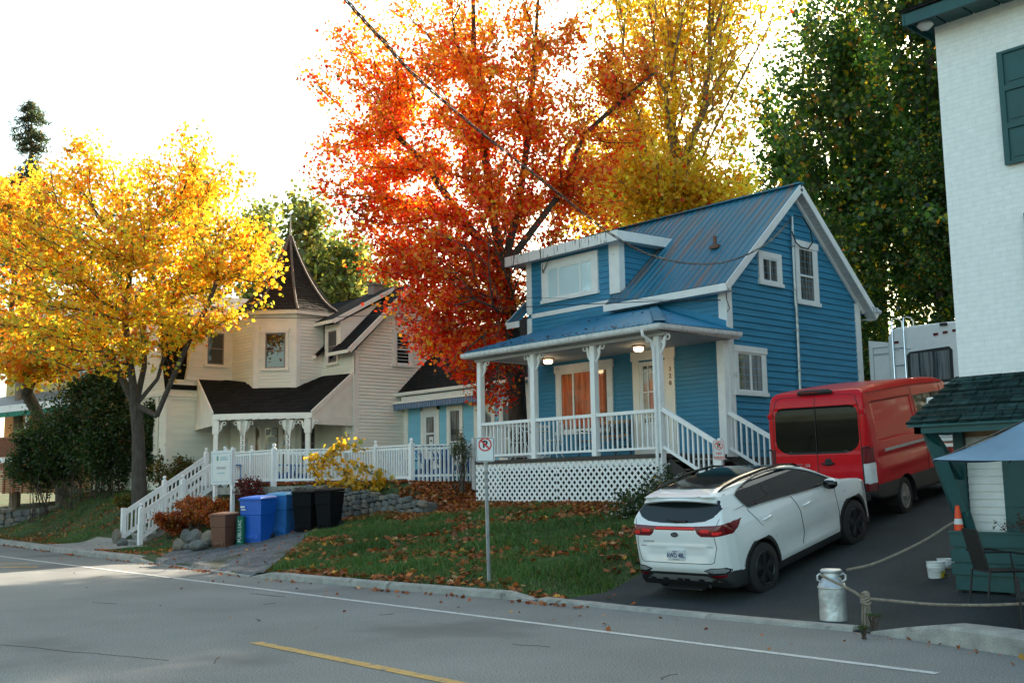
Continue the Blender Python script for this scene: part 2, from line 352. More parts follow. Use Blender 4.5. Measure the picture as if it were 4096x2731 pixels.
def text_mesh(t):
    m_=t.to_mesh(); me=m_.copy(); t.to_mesh_clear(); return me
def text(name,s,size,o,xd,up,m,parent=None,off=(0,0,0),ext=.002,align='CENTER',sx=1.,bold=0):
    c=bpy.data.curves.new(name,'FONT'); c.body=s; c.size=size; c.align_x=align; c.align_y='CENTER'; c.extrude=ext; c.resolution_u=2; c.offset=bold
    t=bpy.data.objects.new(name,c); COL.objects.link(t)
    me=text_mesh(t); bpy.data.objects.remove(t)
    xd=Vector(xd).normalized(); up=Vector(up).normalized(); nn=xd.cross(up)
    mt=Matrix(((xd.x*sx,up.x,nn.x,o[0]-off[0]),(xd.y*sx,up.y,nn.y,o[1]-off[1]),(xd.z*sx,up.z,nn.z,o[2]-off[2]),(0,0,0,1)))
    me.transform(mt); me.materials.clear(); me.materials.append(M[m]); ob=bpy.data.objects.new(name,me); COL.objects.link(ob)
    if parent: ob.parent=parent
    return ob
# ------------------------------------------------------------------ terrain
def sst(a,b,x):
    t=np.clip((x-a)/(b-a),0,1); return t*t*(3-2*t)
def hill(u,v):
    return sst(27,75,v)*6+sst(60,160,v)*14
TB=np.array([(-60,15.9),(-34,15.9),(-33.2,15.9),(-28,15.6),(-26.6,16.7),(-23.7,17.0),(-21,17.0)])
KE=np.array([(-400,30),(-75,14.2),(-60,12.9),(-39.6,11.66),(-31,11.1),(-27.5,10.98),(-25.4,10.95),(-19.9,10.62),(-17.5,10.78),(-14.5,11.0),(-12.3,11.25),(-8.2,11.35),(-7,11.45),(-6.3,11.3),(-5.3,11.05),(-3.6,10.7),(0,10.3),(400,10.3)])
def kev(u): return np.interp(u,KE[:,0],KE[:,1])
def drive_z(v): return np.interp(v,[12.8,16.5,18.6,22.3,30,60],[0,.777,1.12,1.56,2.4,4.])
def gz(u,v):
    u=np.asarray(u,float); v=np.asarray(v,float)
    lawn=np.interp(v,[10.9,11.3,17.8,20,26,60],[.05,.12,1.35,1.5,2.1,4.])
    dr=drive_z(v); dr=np.where(u>-7.2,np.minimum(dr,.3+.02*(v-14)),dr)
    gr=np.interp(v,[11,15.5,40],[.08,.72,2.4])
    left=.12+1.63*sst(12.5,16.1,v)+np.clip(v-16,0,50)*.01
    farl=np.interp(v,[11.5,20,60],[.12,1.1,3.5])
    mid=np.interp(v,[11,13.2,14.0,15.4,40],[.06,.12,.42,1.15,2.])
    ks=[-60,-47,-43,-34,-32.3,-28.6,-26.6,-23.4,-19.6,-13.4,-12.3]
    Z=[farl,farl,left,left,mid,mid,gr,gr,lawn,lawn,dr]
    # the lawn's flank leans: shift the gravel/lawn border with v
    us=u+np.where(u>-27,np.clip((v-11)*.75,0,3.2)*sst(-13.5,-18,u)*sst(-29,-26,u),0)
    z=np.where(us<=ks[0],Z[0],Z[-1])
    for i in range(len(ks)-1):
        t=(us-ks[i])/(ks[i+1]-ks[i]); m=(t>=0)&(t<=1); t=t*t*(3-2*t); z=np.where(m,Z[i]*(1-t)+Z[i+1]*t,z)
    tb=np.interp(u,TB[:,0],TB[:,1]); tz=1.85+np.clip(v-20,0,9)*.02
    st=np.clip((v-tb)/.15,0,1)*(u<-20.8)*(u>-47)
    tz=np.where(u>-23.5,1.85+(lawn-1.85)*sst(-23.5,-21,u),tz)
    z=np.where(u>-23.5,z+(tz-z)*sst(15.8,17.6,v)*(u<-20.8),z+(tz-z)*st)
    z=z+hill(u,v)
    return np.where(v<kev(u)+.08,-.06,z)
def g1(u,v): return float(gz(u,v))
def ground_at(x,y,d0=10.):
    for d in np.arange(d0,62,.05):
        p=at(x,y,depth=d)
        if p[2]<=g1(p[0],p[1]): return d,p
def grid_sheet(us,vs,zf):
    U,V=np.meshgrid(us,vs,indexing='ij'); Zz=zf(U,V); P=np.stack([U,V,Zz],-1).reshape(-1,3)
    nu,nv=len(us),len(vs); i=np.arange(nu-1)[:,None]*nv+np.arange(nv-1)[None]
    F=np.stack([i,i+nv,i+nv+1,i+1],-1).reshape(-1,4); return P,F
def mesh_np(name,P,F,m,parent=None,smooth=False,tint=None):
    me=bpy.data.meshes.new(name); P=np.asarray(P,np.float32); F=np.asarray(F,np.int32); k=F.shape[1]
    me.vertices.add(len(P)); me.vertices.foreach_set('co',P.ravel()); me.loops.add(F.size); me.loops.foreach_set('vertex_index',F.ravel())
    me.polygons.add(len(F)); me.polygons.foreach_set('loop_start',np.arange(0,F.size,k,dtype=np.int32)); me.polygons.foreach_set('loop_total',np.full(len(F),k,np.int32))
    if smooth: me.polygons.foreach_set('use_smooth',np.ones(len(F),bool))
    me.materials.append(M[m] if isinstance(m,str) else m)
    if tint is not None:
        a=me.color_attributes.new('tint','FLOAT_COLOR','POINT'); a.data.foreach_set('color',np.concatenate([tint,np.ones((len(tint),1))],1).astype(np.float32).ravel())
    me.update(); me.validate()
    o=bpy.data.objects.new(name,me); COL.objects.link(o)
    if parent: o.parent=parent
    return o
us=np.concatenate([[-400,-250,-160,-110,-85],np.arange(-75,-47,1.),np.arange(-47,4,.22),[5,8,12,20,35,60,120,250]])
vs=np.concatenate([[-300,-100,-30,-5,5,10.3,10.5],np.arange(10.6,12.4,.06),np.arange(12.4,20,.12),np.arange(20,32,.5),np.arange(32,80,3),[90,110,140,180,260,400]])
P,F=grid_sheet(us,vs,gz); rough=(RNG.random(len(P))-.5)*.035*((P[:,1]>11.2)&(P[:,0]<-13)); P[:,2]+=rough
o=mesh_np('ground',P,F,'grass_ground',smooth=True); tag(o,kind='structure')
mb=MB()
# road with gentle crown
us=np.concatenate([[-400,-200,-120,-80],np.arange(-60,10,4.),[20,60,150,300]]); vs=np.array([-9,-4,0,3,6.2,8,9.5,10.4,11.0,11.7,12.2])
def roadz(u,v): return np.where(v>10.9,-.003*(v-10.9),0)*1.0
us=np.unique(np.concatenate([us,KE[:,0]])); P,F=grid_sheet(us,np.array([-9,-4,0,3,6.2,8,9.5,10.2,10.95]),lambda u,v:0*u); lm_=P[:,1]>10.5; P[lm_,1]=kev(P[lm_,0])+.04; tag(mesh_np('road',P,F,'asphalt'),kind='structure')
# markings
mb=MB()
for a in np.arange(-110,-4.9,3.): mb.box(a,min(a+3,-4.98),9.45,9.56,.004,.006)
tag(mb.build('road_edge_line','paint_white'),kind='structure')
mb=MB(); mb.box(-11.5,-3,6.12,6.27,.004,.006); mb.add([(-29.6,7.6,.005),(-28.17,8.98,.005),(-28.4,9.06,.005),(-30,7.6,.005)],[(0,1,2,3)]); mb.add([(-28.6,6.9,.005),(-26.72,8.74,.005),(-27.0,8.8,.005),(-29.,6.9,.005)],[(0,1,2,3)]); tag(mb.build('road_centre_line','paint_orange'),kind='structure')
# driveway sheet
def ribbon(name,Lf,Rf,vs,m,off=.012,ns=24,zf=gz):
    P=[];F=[]
    for j,v in enumerate(vs):
        a,b=Lf(v),Rf(v)
        for i in range(ns+1):
            u=a+(b-a)*i/ns; v_=max(v,float(kev(u))+.02*v/11); P.append((u,v_,max(float(zf(u,v_)),-.008)+off))
    for j in range(len(vs)-1):
        for i in range(ns): k=j*(ns+1)+i; F.append((k,k+1,k+ns+2,k+ns+1))
    return mesh_np(name,P,F,m,smooth=True)
tag(ribbon('driveway',lambda v:np.interp(v,[10.9,11.4,13.7,16,30],[-11.7,-12.0,-12.35,-12.7,-14.2]),lambda v:3.,np.concatenate([[10.3],np.arange(10.5,17,.2),np.arange(17,32,1.)]),'drive',off=.02,ns=60,zf=lambda u,v:max(g1(u,v),-.015)),kind='structure')
tag(ribbon('gravel_drive',lambda v:np.interp(v,[10.9,13.5,16],[-25.3,-28.2,-28.6]),lambda v:np.interp(v,[10.9,13,15,16.4],[-19.9,-22.2,-24.6,-25.6]),np.arange(10.6,15.6,.15),'gravel',off=.03,ns=30),kind='structure')
# path strip at the foot of the concrete steps
tag(ribbon('footpath',lambda v:-35.,lambda v:-30.9,np.arange(11.6,13.3,.2),'conc',off=.025,ns=10),kind='structure')
# cracks in the asphalt
mb=MB()
def crack(pts,w=.012):
    for (a,b),(c,d) in zip(pts,pts[1:]):
        n=6; L=[(a+(c-a)*i/n+random.uniform(-.05,.05),b+(d-b)*i/n+random.uniform(-.03,.03)) for i in range(n+1)]
        for (x,y),(x2,y2) in zip(L,L[1:]): mb.beam((x,y,.004),(x2,y2,.004),w*random.uniform(.6,1.6),.003)
crack([(-8.9,4.6),(-7.0,5.2),(-6.0,5.9)],.006);crack([(-14,3.9),(-12,4.6),(-11,4.9)],.005);crack([(-16.8,9.0),(-15.9,9.05)],.02)
for q in ((-13.2,7.2),(-10.4,5.2),(-15.1,8.3),(-12.6,8.7),(-17.5,6.6),(-9.2,8.1),(-6.6,7.6)): crack([q,(q[0]+random.uniform(-.5,.5),q[1]+random.uniform(.05,.3))],.006)
tag(mb.build('road_cracks','black'),kind='structure')
# kerbs
def kerb(name,label,pts,w=.17,h=.13,taper=(0,0),loc=None):
    mb=MB(); n=len(pts); prof=[(-.02,0),(0,h*.8),(.035,h),(w,h),(w,-.05)]; rows=[]
    # resample
    R=[]; 
    for (a,b) in zip(pts,pts[1:]):
        L=math.dist(a,b); k=max(1,int(L/.5))
        for i in range(k): R.append(tuple(a[j]+(b[j]-a[j])*i/k for j in (0,1)))
    R.append(tuple(pts[-1][:2])); m=len(R)
    for i,(x,y) in enumerate(R):
        x0,y0=R[max(0,i-1)]; x1,y1=R[min(m-1,i+1)]; dx,dy=x1-x0,y1-y0; l=math.hypot(dx,dy); nx,ny=-dy/l,dx/l
        hs=1.
        if taper[0] and i<taper[0]: hs=.15+.85*i/taper[0]
        if taper[1] and m-1-i<taper[1]: hs=.15+.85*(m-1-i)/taper[1]
        jx=random.uniform(-.012,.012)
        for a,b in prof: mb.v.append((x+nx*(a+jx),y+ny*(a+jx),(b*hs if b>0 else b)+random.uniform(-.005,.005)*(b>0)))
    k=len(prof)
    for i in range(m-1):
        for j in range(k-1): mb.f.append((i*k+j,(i+1)*k+j,(i+1)*k+j+1,i*k+j+1))
    mb.f+=[tuple(range(k)),tuple(range((m-1)*k+k-1,(m-1)*k-1,-1))]
    return top(name,label,'kerb',mb,'conc',loc=(*R[m//2],0),smooth=False)
kerb('kerb','pale concrete kerb along the grass left of the concrete steps, leaves in its gutter',[(-75,14.2),(-60,12.9),(-39.6,11.66),(-31,11.1),(-27.5,10.98),(-25.4,10.95)],w=.32,h=.14,taper=(0,3))
kerb('kerb','long concrete kerb at the foot of the blue house lawn',[(-19.9,10.62),(-17.5,10.78),(-14.5,11.0),(-12.3,11.25)],w=.19,h=.12,taper=(1,1))
kerb('kerb','low kerb flush across the dark driveway mouth behind the white car',[(-12.2,11.3),(-10,11.3),(-8.2,11.35),(-7.0,11.45)],w=.2,h=.05)
kerb('kerb','raised rounded kerb at the right edge, under the sagging rope',[(-6.75,11.42),(-6.3,11.3),(-5.3,11.05),(-3.6,10.7),(0,10.3)],w=.38,h=.2,taper=(2,0))
kerb('kerb','thin broken kerb strip flush with the road at the gravel drive',[(-25.3,10.98),(-22.6,10.8),(-20.,10.64)],w=.16,h=.035)
# ------------------------------------------------------------------ shared building pieces
def window(T,fr,s0,s1,z0,z1,trim=.1,gm='glass',tm='white',fm='white',mull=(),rails=(),n0=.02,head=0,sill=.04,glassfit=True,grid=None,label=None):
    """window part with trim boards; frame and pane as its pieces"""
    mb=MB(fr); n1=n0+.035; hd=trim+head
    mb.box(s0-trim,s0,0,n1,z0-.0,z1); mb.box(s1,s1+trim,0,n1,z0,z1); mb.box(s0-trim-(.03 if head else 0),s1+trim+(.03 if head else 0),0,n1+(.02 if head else .001),z1,z1+hd)
    mb.box(s0-trim-.03,s1+trim+.03,0,n1+.03,z0-sill-.05,z0)
    w=T.part('window',mb,tm,label=label)
    f=MB(fr); fw=.045
    f.box(s0,s0+fw,0,n1-.012,z0,z1); f.box(s1-fw,s1,0,n1-.012,z0,z1); f.box(s0+fw,s1-fw,0,n1-.012,z0,z0+fw); f.box(s0+fw,s1-fw,0,n1-.012,z1-fw,z1)
    for a in mull: f.box(a-.03,a+.03,0,n1-.010,z0+fw,z1-fw)
    for a in rails: f.box(s0+fw,s1-fw,0,n1-.014,a-.022,a+.022)
    if grid:
        for a in grid[0]: f.box(a-.012,a+.012,0,n1-.016,z0+fw,z1-fw)
        for a in grid[1]: f.box(s0+fw,s1-fw,0,n1-.018,a-.012,a+.012)
    T.part('window_frame',f,fm,parent=w)
    g=MB(fr); g.box(s0+fw,s1-fw,0,n0+.004,z0+fw,z1-fw); T.part('pane',g,gm,parent=w)
    return w
def rail_section(T,p,q,z0,z1,sp=.14,bal=.030,hr=.075,m='white_rail',dz=0,name='railing',parent=None,bot=.09):
    """handrail, bottom rail and balusters from p to q (2d); z0,z1 deck heights at both ends, rail height in hr list"""
    mb=MB(); P=np.array(p,float);Q=np.array(q,float); L=np.linalg.norm(Q-P); H=.94
    def pt(t,h): w=P+(Q-P)*t; return (w[0],w[1],z0+(z1-z0)*t+h)
    mb.beam(pt(0,H-.035),pt(1,H-.035),.085,hr); mb.beam(pt(0,bot+.02),pt(1,bot+.02),.05,.05)
    n=int(L/sp)
    for i in range(1,n):
        t=i/n; a=pt(t,bot+.02); b=pt(t,H-.07); mb.box(a[0]-bal/2,a[0]+bal/2,a[1]-bal/2,a[1]+bal/2,a[2],b[2],fr=ID)
    return T.part(name,mb,m,parent=parent)
def scroll_bracket(mb,fr,s,z,dirn,n=0.0,sz=.34):
    """turned scroll bracket under an eave next to a post"""
    pts=[]
    for i in range(14):
        t=i/13; a=math.pi*1.35*t
        pts.append((s+dirn*(sz*.62*t+.03*math.sin(6*t)),n,z-sz*(1-t)**1.3*1.15-.02))
    mb.tube(pts,[.022+.014*math.sin(math.pi*i/13) for i in range(14)],6,fr=fr)
    c=[(s+dirn*(sz*.62+.055*math.sin(a)),n,z-.075+.055*math.cos(a)) for a in np.linspace(0,5.2,12)]; mb.tube(c,.016,6,fr=fr)
    c=[(s+dirn*(sz*.28+.045*math.sin(a)),n,z-.16+.045*math.cos(a)) for a in np.linspace(2,7.2,10)]; mb.tube(c,.015,6,fr=fr)
def ribbed(mb,quad,pitch=.2,h=.022,t=.02):
    """metal roofing: quad=(eaveL,eaveR,topR,topL) as 3D points, ribs run from eave to top"""
    A,B,C_,D_=[np.array(p,float) for p in quad]
    nrm=np.cross(B-A,D_-A); nrm/=np.linalg.norm(nrm)
    if nrm[2]<0: nrm=-nrm
    mb.add([A,B,C_,D_,A-nrm*t,B-nrm*t,C_-nrm*t,D_-nrm*t],[(0,1,2,3),(7,6,5,4),(0,4,5,1),(1,5,6,2),(2,6,7,3),(3,7,4,0)],ID)
    L=np.linalg.norm(B-A); ux=(B-A)/L; up=(D_-A); up=up-ux*up.dot(ux); H=np.linalg.norm(up); uy=up/H
    def loc(p): return np.array([(p-A).dot(ux),(p-A).dot(uy)])
    c=loc(C_); d=loc(D_)
    x=pitch/2
    while x<L:
        # top limit on this rib
        if d[0]>1e-6 and x<d[0]: y=H*x/d[0]
        elif c[0]<L-1e-6 and x>c[0]: y=H*(L-x)/(L-c[0])
        else: y=H
        if y>.05:
            w=.022; b0=A+ux*x; b1=b0+uy*y
            V=[b0-ux*w*1.7,b0+ux*w*1.7,b0+ux*w*.6+nrm*h,b0-ux*w*.6+nrm*h]; V+=[p+(b1-b0) for p in V]
            mb.add(V,[(0,1,2,3),(7,6,5,4),(0,4,5,1),(1,5,6,2),(2,6,7,3),(3,7,4,0)],ID)
        x+=pitch
# ------------------------------------------------------------------ blue house
BH=Thing('blue_house',(-18.4,20,1.5),'blue clapboard house numbered 320 with ribbed metal roof and white latticed porch','house')
Ff=Fr((0,20,0),(1,0,0),(0,-1,0)); Fs=Fr((-15.04,0,0),(0,1,0),(1,0,0)); Fl=Fr((-21.8,0,0),(0,1,0),(-1,0,0)); Fb=Fr((0,25.7,0),(1,0,0),(0,1,0))
SL=.895
mb=MB(); mb.box(-21.79,-15.05,20.02,25.68,1.2,2.32); BH.part('foundation',mb,'conc_dark')
wm=MB(); wm.box(-21.78,-15.06,20.02,25.68,2.3,6.4); wm.prism([(20.02,6.4),(25.68,6.4),(22.85,8.9)],.02,6.72,Fr((-15.04,0,0),(0,1,0),(-1,0,0)))
core=BH.part('wall_core',wm,'siding_blue')
mb=MB(); mb.siding([(-21.8,2.35),(-15.04,2.35),(-15.04,5.1),(-21.8,5.1)],.105,.018,fr=Ff); mb.siding([(-21.8,5.1),(-15.04,5.1),(-15.04,6.38),(-21.8,6.38)],.12,.015,fr=Ff)
BH.part('front_wall',mb,'siding_blue')
mb=MB(); mb.siding([(20,2.3),(25.7,2.3),(25.7,6.42),(22.85,8.95),(20,6.42)],.158,.030,fr=Fs); BH.part('gable_wall',mb,'siding_blue')
mb=MB(); mb.siding([(20,2.3),(25.7,2.3),(25.7,6.42),(22.85,8.95),(20,6.42)],.158,.022,fr=Fl); BH.part('gable_wall',mb,'siding_blue',label='left gable wall facing the maple')
mb=MB()
for a,b in ((-21.82,-21.64),(-15.24,-15.03)): mb.box(a,b,0,.035,2.3,6.3,Ff)
mb.box(20-.036,20.17,0,.040,2.3,6.36,Fs); mb.box(25.5,25.74,0,.042,2.2,6.36,Fs)
mb.box(-21.64,-18.6,0,.03,6.29,6.41,Ff)
BH.part('corner_board',mb,'white',split=True)
# main roof (front slope broken by dormer)
ze=lambda v:6.45+SL*(v-20)+.09
zr=ze(22.85); vE=19.66; vB=26.15
zb=lambda v: zr-SL*(v-22.85)
mb=MB(); ribbed(mb,[(-18.55,vE,ze(vE)),(-14.72,vE,ze(vE)),(-14.72,22.85,zr),(-18.55,22.85,zr)],.215)
ribbed(mb,[(-22.35,21.8,ze(21.8)),(-18.55,21.8,ze(21.8)),(-18.55,22.85,zr),(-22.35,22.85,zr)],.215)
ribbed(mb,[(-22.35,vE,ze(vE)),(-21.8,vE,ze(vE)),(-21.8,21.8,ze(21.8)),(-22.35,21.8,ze(21.8))],.2)
ribbed(mb,[(-14.72,vB,zb(vB)),(-22.35,vB,zb(vB)),(-22.35,22.85,zr),(-14.72,22.85,zr)],.215)
mb.beam((-22.35,22.85,zr+.015),(-14.7,22.85,zr+.015),.2,.035)
mb.add([(-18.33,20.02,6.5),(-18.1,19.9,6.42),(-18.1,22.1,8.4),(-18.33,22.2,8.5)],[(0,1,2,3)])
BH.part('roof',mb,'metal_roof')
mb=MB()
for uu in (-14.73,-22.34):     # rake boards, soffits
    mb.beam((uu,vE,ze(vE)-.10),(uu,22.85,zr-.10),.03,.17); mb.beam((uu,vB,zb(vB)-.10),(uu,22.85,zr-.10),.03,.17)
mb.beam((-18.6,vE+.0,ze(vE)-.10),(-14.74,vE,ze(vE)-.10),.035,.17); mb.beam((-22.33,vE,ze(vE)-.10),(-21.82,vE,ze(vE)-.10),.035,.17)
mb.add([(-18.6,vE,ze(vE)-.17),(-14.76,vE,ze(vE)-.17),(-14.76,20.01,ze(vE)-.17),(-18.6,20.01,ze(vE)-.17)],[(0,1,2,3)])
mb.beam((-14.99,20.0,ze(20)-.20),(-14.99,22.85,zr-.20),.06,.12); mb.beam((-14.99,25.9,zb(25.9)-.20),(-14.99,22.85,zr-.20),.06,.12)
mb.add([(-14.76,vB,zb(vB)-.19),(-14.76,25.72,zb(vB)-.19),(-15.0,25.72,zb(vB)-.19),(-15.0,vB,zb(vB)-.19)],[(0,1,2,3)])
BH.part('rake_board',mb,'white',split=True)
mb=MB()
for z0,(a,b,f) in ((0,(22.85,vB,zb)),(1,(vE,22.85,ze))):
    n=int(abs(b-a)/.1)
    for i in range(n):
        v0=a+(b-a)*i/n; v1=a+(b-a)*(i+.86)/n; mb.slab([(-14.745,v0,f(v0)-.17),(-14.745,v1,f(v1)-.17),(-15.02,v1,f(v1)-.17),(-15.02,v0,f(v0)-.17)],.012)
BH.part('soffit',mb,'soffit')
# dormer
DM=MB(); DM.box(-21.78,-18.34,20.02,22.3,6.3,7.9); DM=BH.part('dormer',DM,'siding_blue')
mb=MB(); mb.siding([(-21.64,6.41),(-18.66,6.41),(-18.66,7.88),(-21.64,7.88)],.152,.02,fr=Ff)
Fc=Fr((-18.34,0,0),(0,1,0),(1,0,0)); mb.siding([(20.15,6.62),(21.7,7.98),(20.15,7.98)],.15,.02,fr=Fc); mb.siding([(20.,6.41),(22.,6.41),(22.,7.9),(20.,7.9)],.15,.02,fr=Fr((-21.8,0,0),(0,1,0),(-1,0,0)))
BH.part('dormer_siding',mb,'siding_blue',parent=DM)
mb=MB(); mb.box(-18.66,-18.30,0,.036,6.55,7.9,Ff); mb.box(19.96,20.17,0,.037,6.6,7.9,Fc); mb.box(-21.83,-21.62,0,.036,6.41,7.9,Ff); BH.part('dormer_trim',mb,'white',parent=DM,split=True)
mb=MB(); a0,a1,b0,b1=-22.3,-18.02,19.62,22.2
zt=lambda v:8.05+.03*(v-19.62)
mb.slab([(a0,b0,zt(b0)+.02),(a1,b0,zt(b0)+.02),(a1,b1,zt(b1)+.02),(a0,b1,zt(b1)+.02)],.05)
BH.part('dormer_roof',mb,'metal_roof',parent=DM)
mb=MB(); mb.beam((a0,b0-.01,zt(b0)-.115),(a1,b0-.01,zt(b0)-.115),.035,.27); BH.part('fascia',mb,'fascia_dirty',parent=DM)
mb=MB(); mb.beam((a1,b0-.01,zt(b0)-.115),(a1,b1-.1,zt(b1)-.115),.035,.25); mb.beam((a0,b0,zt(b0)-.115),(a0,b1,zt(b1)-.115),.035,.25)
n=36
for i in range(n): v=b0+.02+(b1-b0-.1)*i/n; mb.box(a0+.02,a1-.02,v,v+.055,7.86,7.875)
BH.part('dormer_soffit',mb,'white',parent=DM)
window(BH,Ff,-20.98,-19.25,6.72,7.58,.20,'glass_pale',mull=(-20.53,-19.7),n0=.025)
# gable windows
window(BH,Fs,20.27,21.27,3.8,4.72,.115,'glass_curtain',mull=(20.78,),n0=.025,head=.03)
window(BH,Fs,21.42,22.08,6.5,7.1,.14,'glass_curtain',mull=(),grid=((21.75,),()),n0=.025,head=.0)
window(BH,Fs,22.97,23.66,6.18,7.55,.15,'glass_curtain',rails=(6.84,),n0=.025,head=.02)
# porch front windows and door
w=window(BH,Ff,-20.55,-18.8,3.12,4.68,.16,'glass_warm',mull=(-20.06,-19.25),n0=.025,head=.04)
mb=MB(Ff); mb.box(-17.96,-17.76,0,.045,2.42,4.74); mb.box(-16.9,-16.62,0,.045,2.42,4.74); mb.box(-18.0,-16.58,0,.06,4.74,4.98)
dr=BH.part('door',mb,'cream_trim')
mb=MB(Ff); mb.box(-17.76,-16.9,0,.022,2.4,4.70); mb.box(-17.70,-17.38,.022,.03,2.5,3.0);mb.box(-17.28,-16.96,.022,.03,2.5,3.0); BH.part('door_leaf',mb,'white',parent=dr)
mb=MB(Ff); mb.box(-17.62,-17.04,0,.028,3.2,4.6); BH.part('pane',mb,'glass_curtain',parent=dr)
mb=MB(Ff)
for a in (-17.64,-17.46,-17.20,-17.02): mb.box(a-.016,a+.016,0,.036,3.18,4.62)
for z in (3.19,3.34,3.95,4.42,4.61): mb.box(-17.64,-17.02,0,.038,z-.016,z+.016)
BH.part('muntin',mb,'white',parent=dr)
mb=MB(Ff); mb.lathe((-16.98,.05,3.35),[(.0,-.03),(.03,-.02),(.034,0),(.03,.02),(0,.03)],10); BH.part('door_handle',mb,'brass',parent=dr,smooth=True)
for ch,z in (('3',4.45),('2',4.28),('0',4.11)): text('house_number',ch,.155,(-16.74,19.94,z),(1,0,0),(0,0,1),'brass',BH.e,BH.l,.006)
# porch
PD=MB(); PD.box(-21.2,-15.04,17.52,20.0,2.27,2.36); PD.box(-21.16,-15.1,17.6,17.64,2.12,2.3); PD=BH.part('porch_deck',PD,'deck_dark')
mb=MB()
Fp=Fr((0,17.56,0),(1,0,0),(0,-1,0))
# lattice strips, real slats
def lattice(mb,fr,s0,s1,z0,z1,zt=None,sp=.178,w=.050,t=.008):
    zt=zt or z1; h=zt-z0; 
    for sgn in (1,-1):
        k=-int(h/sp)-2
        while s0+k*sp<s1+h:
            a=s0+k*sp
            pts=[]   # line s=a+t, z from z0 (sgn 1) or zt (sgn -1)
            sa,sb=a,a+h; ta,tb=max(0,s0-a),min(h,s1-a)
            if tb-ta>.03:
                zA=z0+ta if sgn==1 else zt-ta; zB=z0+tb if sgn==1 else zt-tb
                n=.0 if sgn==1 else t
                hw=w/2*1.414
                mb.add([(a+ta,n,zA-hw),(a+tb,n,zB-hw),(a+tb,n,zB+hw),(a+ta,n,zA+hw),(a+ta,n+t,zA-hw),(a+tb,n+t,zB-hw),(a+tb,n+t,zB+hw),(a+ta,n+t,zA+hw)],
                    [(0,3,2,1),(4,5,6,7),(0,1,5,4),(1,2,6,5),(2,3,7,6),(3,0,4,7)],fr)
            k+=1
for a,b in ((-21.2,-18.25),(-18.24,-15.12)): lattice(mb,Fp,a,b,1.30,2.27); BH.part('lattice',mb,'white_rail'); mb=MB()
lattice(mb,Fr((-21.2,0,0),(0,1,0),(-1,0,0)),17.6,19.9,1.35,2.27); BH.part('lattice',mb,'white_rail'); mb=MB(); lattice(mb,Fr((-15.08,0,0),(0,1,0),(1,0,0)),18.7,19.9,1.35,2.27)
BH.part('lattice',mb,'white_rail')
mb=MB(); mb.box(-21.22,-15.1,17.575,17.60,2.13,2.275); mb.box(-21.35,-15.2,17.44,17.6,1.17,1.31); BH.part('porch_skirt',mb,'white_rail')
mb=MB(); mb.box(-21.1,-15.1,18.3,18.34,1.3,2.2); BH.part('porch_shade_sheet',mb,'black')  # added black sheet, standing in for the shade behind the lattice
PX=[-21.03,-19.02,-17.0,-15.08]
for i,x in enumerate(PX):
    mb=MB(); mb.box(x-.07,x+.07,17.53,17.67,(2.3 if i<3 else 1.2),4.93); po=BH.part('porch_post',mb,'white_rail')
    br=MB(); f2=Fr((0,17.6,0),(1,0,0),(0,-1,0))
    if i>0: scroll_bracket(br,f2,x-.07,4.9,-1)
    if i<3 or True: scroll_bracket(br,f2,x+.07,4.9,1)
    BH.part('bracket',br,'white_rail',parent=po,smooth=True)
mb=MB(); mb.box(-15.22,-15.02,19.8,19.99,2.3,4.95); BH.part('porch_post',mb,'white_rail')
for a,b in zip(PX,PX[1:]): rail_section(BH,(a+.07,17.6),(b-.07,17.6),2.37,2.37)
rail_section(BH,(-21.03,17.67),(-21.03,19.95),2.37,2.37)
# porch roof
E0=5.10; RL,RR,RF=-21.25,-14.72,17.22; A0=(RL,RF,E0);A1=(RR,RF,E0);A2=(RR,20,E0+.05);A3=(RL,20,E0); T0=(-19.7,20,6.05);T1=(-17.25,20,6.05)
mb=MB(); ribbed(mb,[A0,A1,T1,T0],.14,.014); ribbed(mb,[A1,A2,A2,T1],.14,.014) if False else None
def tri_roof(mb,A,B,C_,pitch=.14,h=.014):
    A,B,C_=[np.array(p,float) for p in (A,B,C_)]; n=np.cross(B-A,C_-A); n/=np.linalg.norm(n); n=n if n[2]>0 else -n
    mb.add([A,B,C_,A-n*.02,B-n*.02,C_-n*.02],[(0,1,2),(5,4,3),(0,3,4,1),(1,4,5,2),(2,5,3,0)])
    L=np.linalg.norm(B-A); ux=(B-A)/L; c=(C_-A).dot(ux); up=(C_-A)-ux*c; H=np.linalg.norm(up); uy=up/H; x=pitch/2
    while x<L:
        y=H*(x/c if (c>1e-4 and x<c) else (L-x)/max(L-c,1e-4)); y=min(y,H)
        if y>.06:
            w=.016; b=A+ux*x; V=[b-ux*w*1.6,b+ux*w*1.6,b+ux*w*.6+n*h,b-ux*w*.6+n*h]; V+=[p+uy*y for p in V]
            mb.add(V,[(0,1,2,3),(7,6,5,4),(0,4,5,1),(1,5,6,2),(2,6,7,3),(3,7,4,0)])
        x+=pitch
tri_roof(mb,A1,A2,T1); tri_roof(mb,A3,A0,T0)
mb.add([(-17.37,20,6.08),(-17.13,20,6.08),(-14.62,17.35,5.14),(-14.82,17.18,5.14)],[(0,1,2,3)])
mb.box(-19.75,-17.2,0,.03,6.0,6.17,Ff); mb.slab([(-17.2,19.96,6.2),(-15.03,19.96,5.42),(-15.03,19.93,5.2),(-17.2,19.93,6.02)],.01)
PR=BH.part('porch_roof',mb,'metal_roof2')
mb=MB(); mb.add([(RL+.06,RF+.06,4.94),(RR-.06,RF+.06,4.94),(RR-.06,20,4.97),(RL+.06,20,4.97)],[(3,2,1,0)]); 
mb.box(RL+.1,RR-.1,17.5,17.7,4.86,4.935); BH.part('porch_ceiling',mb,'soffit',parent=PR)
mb=MB()
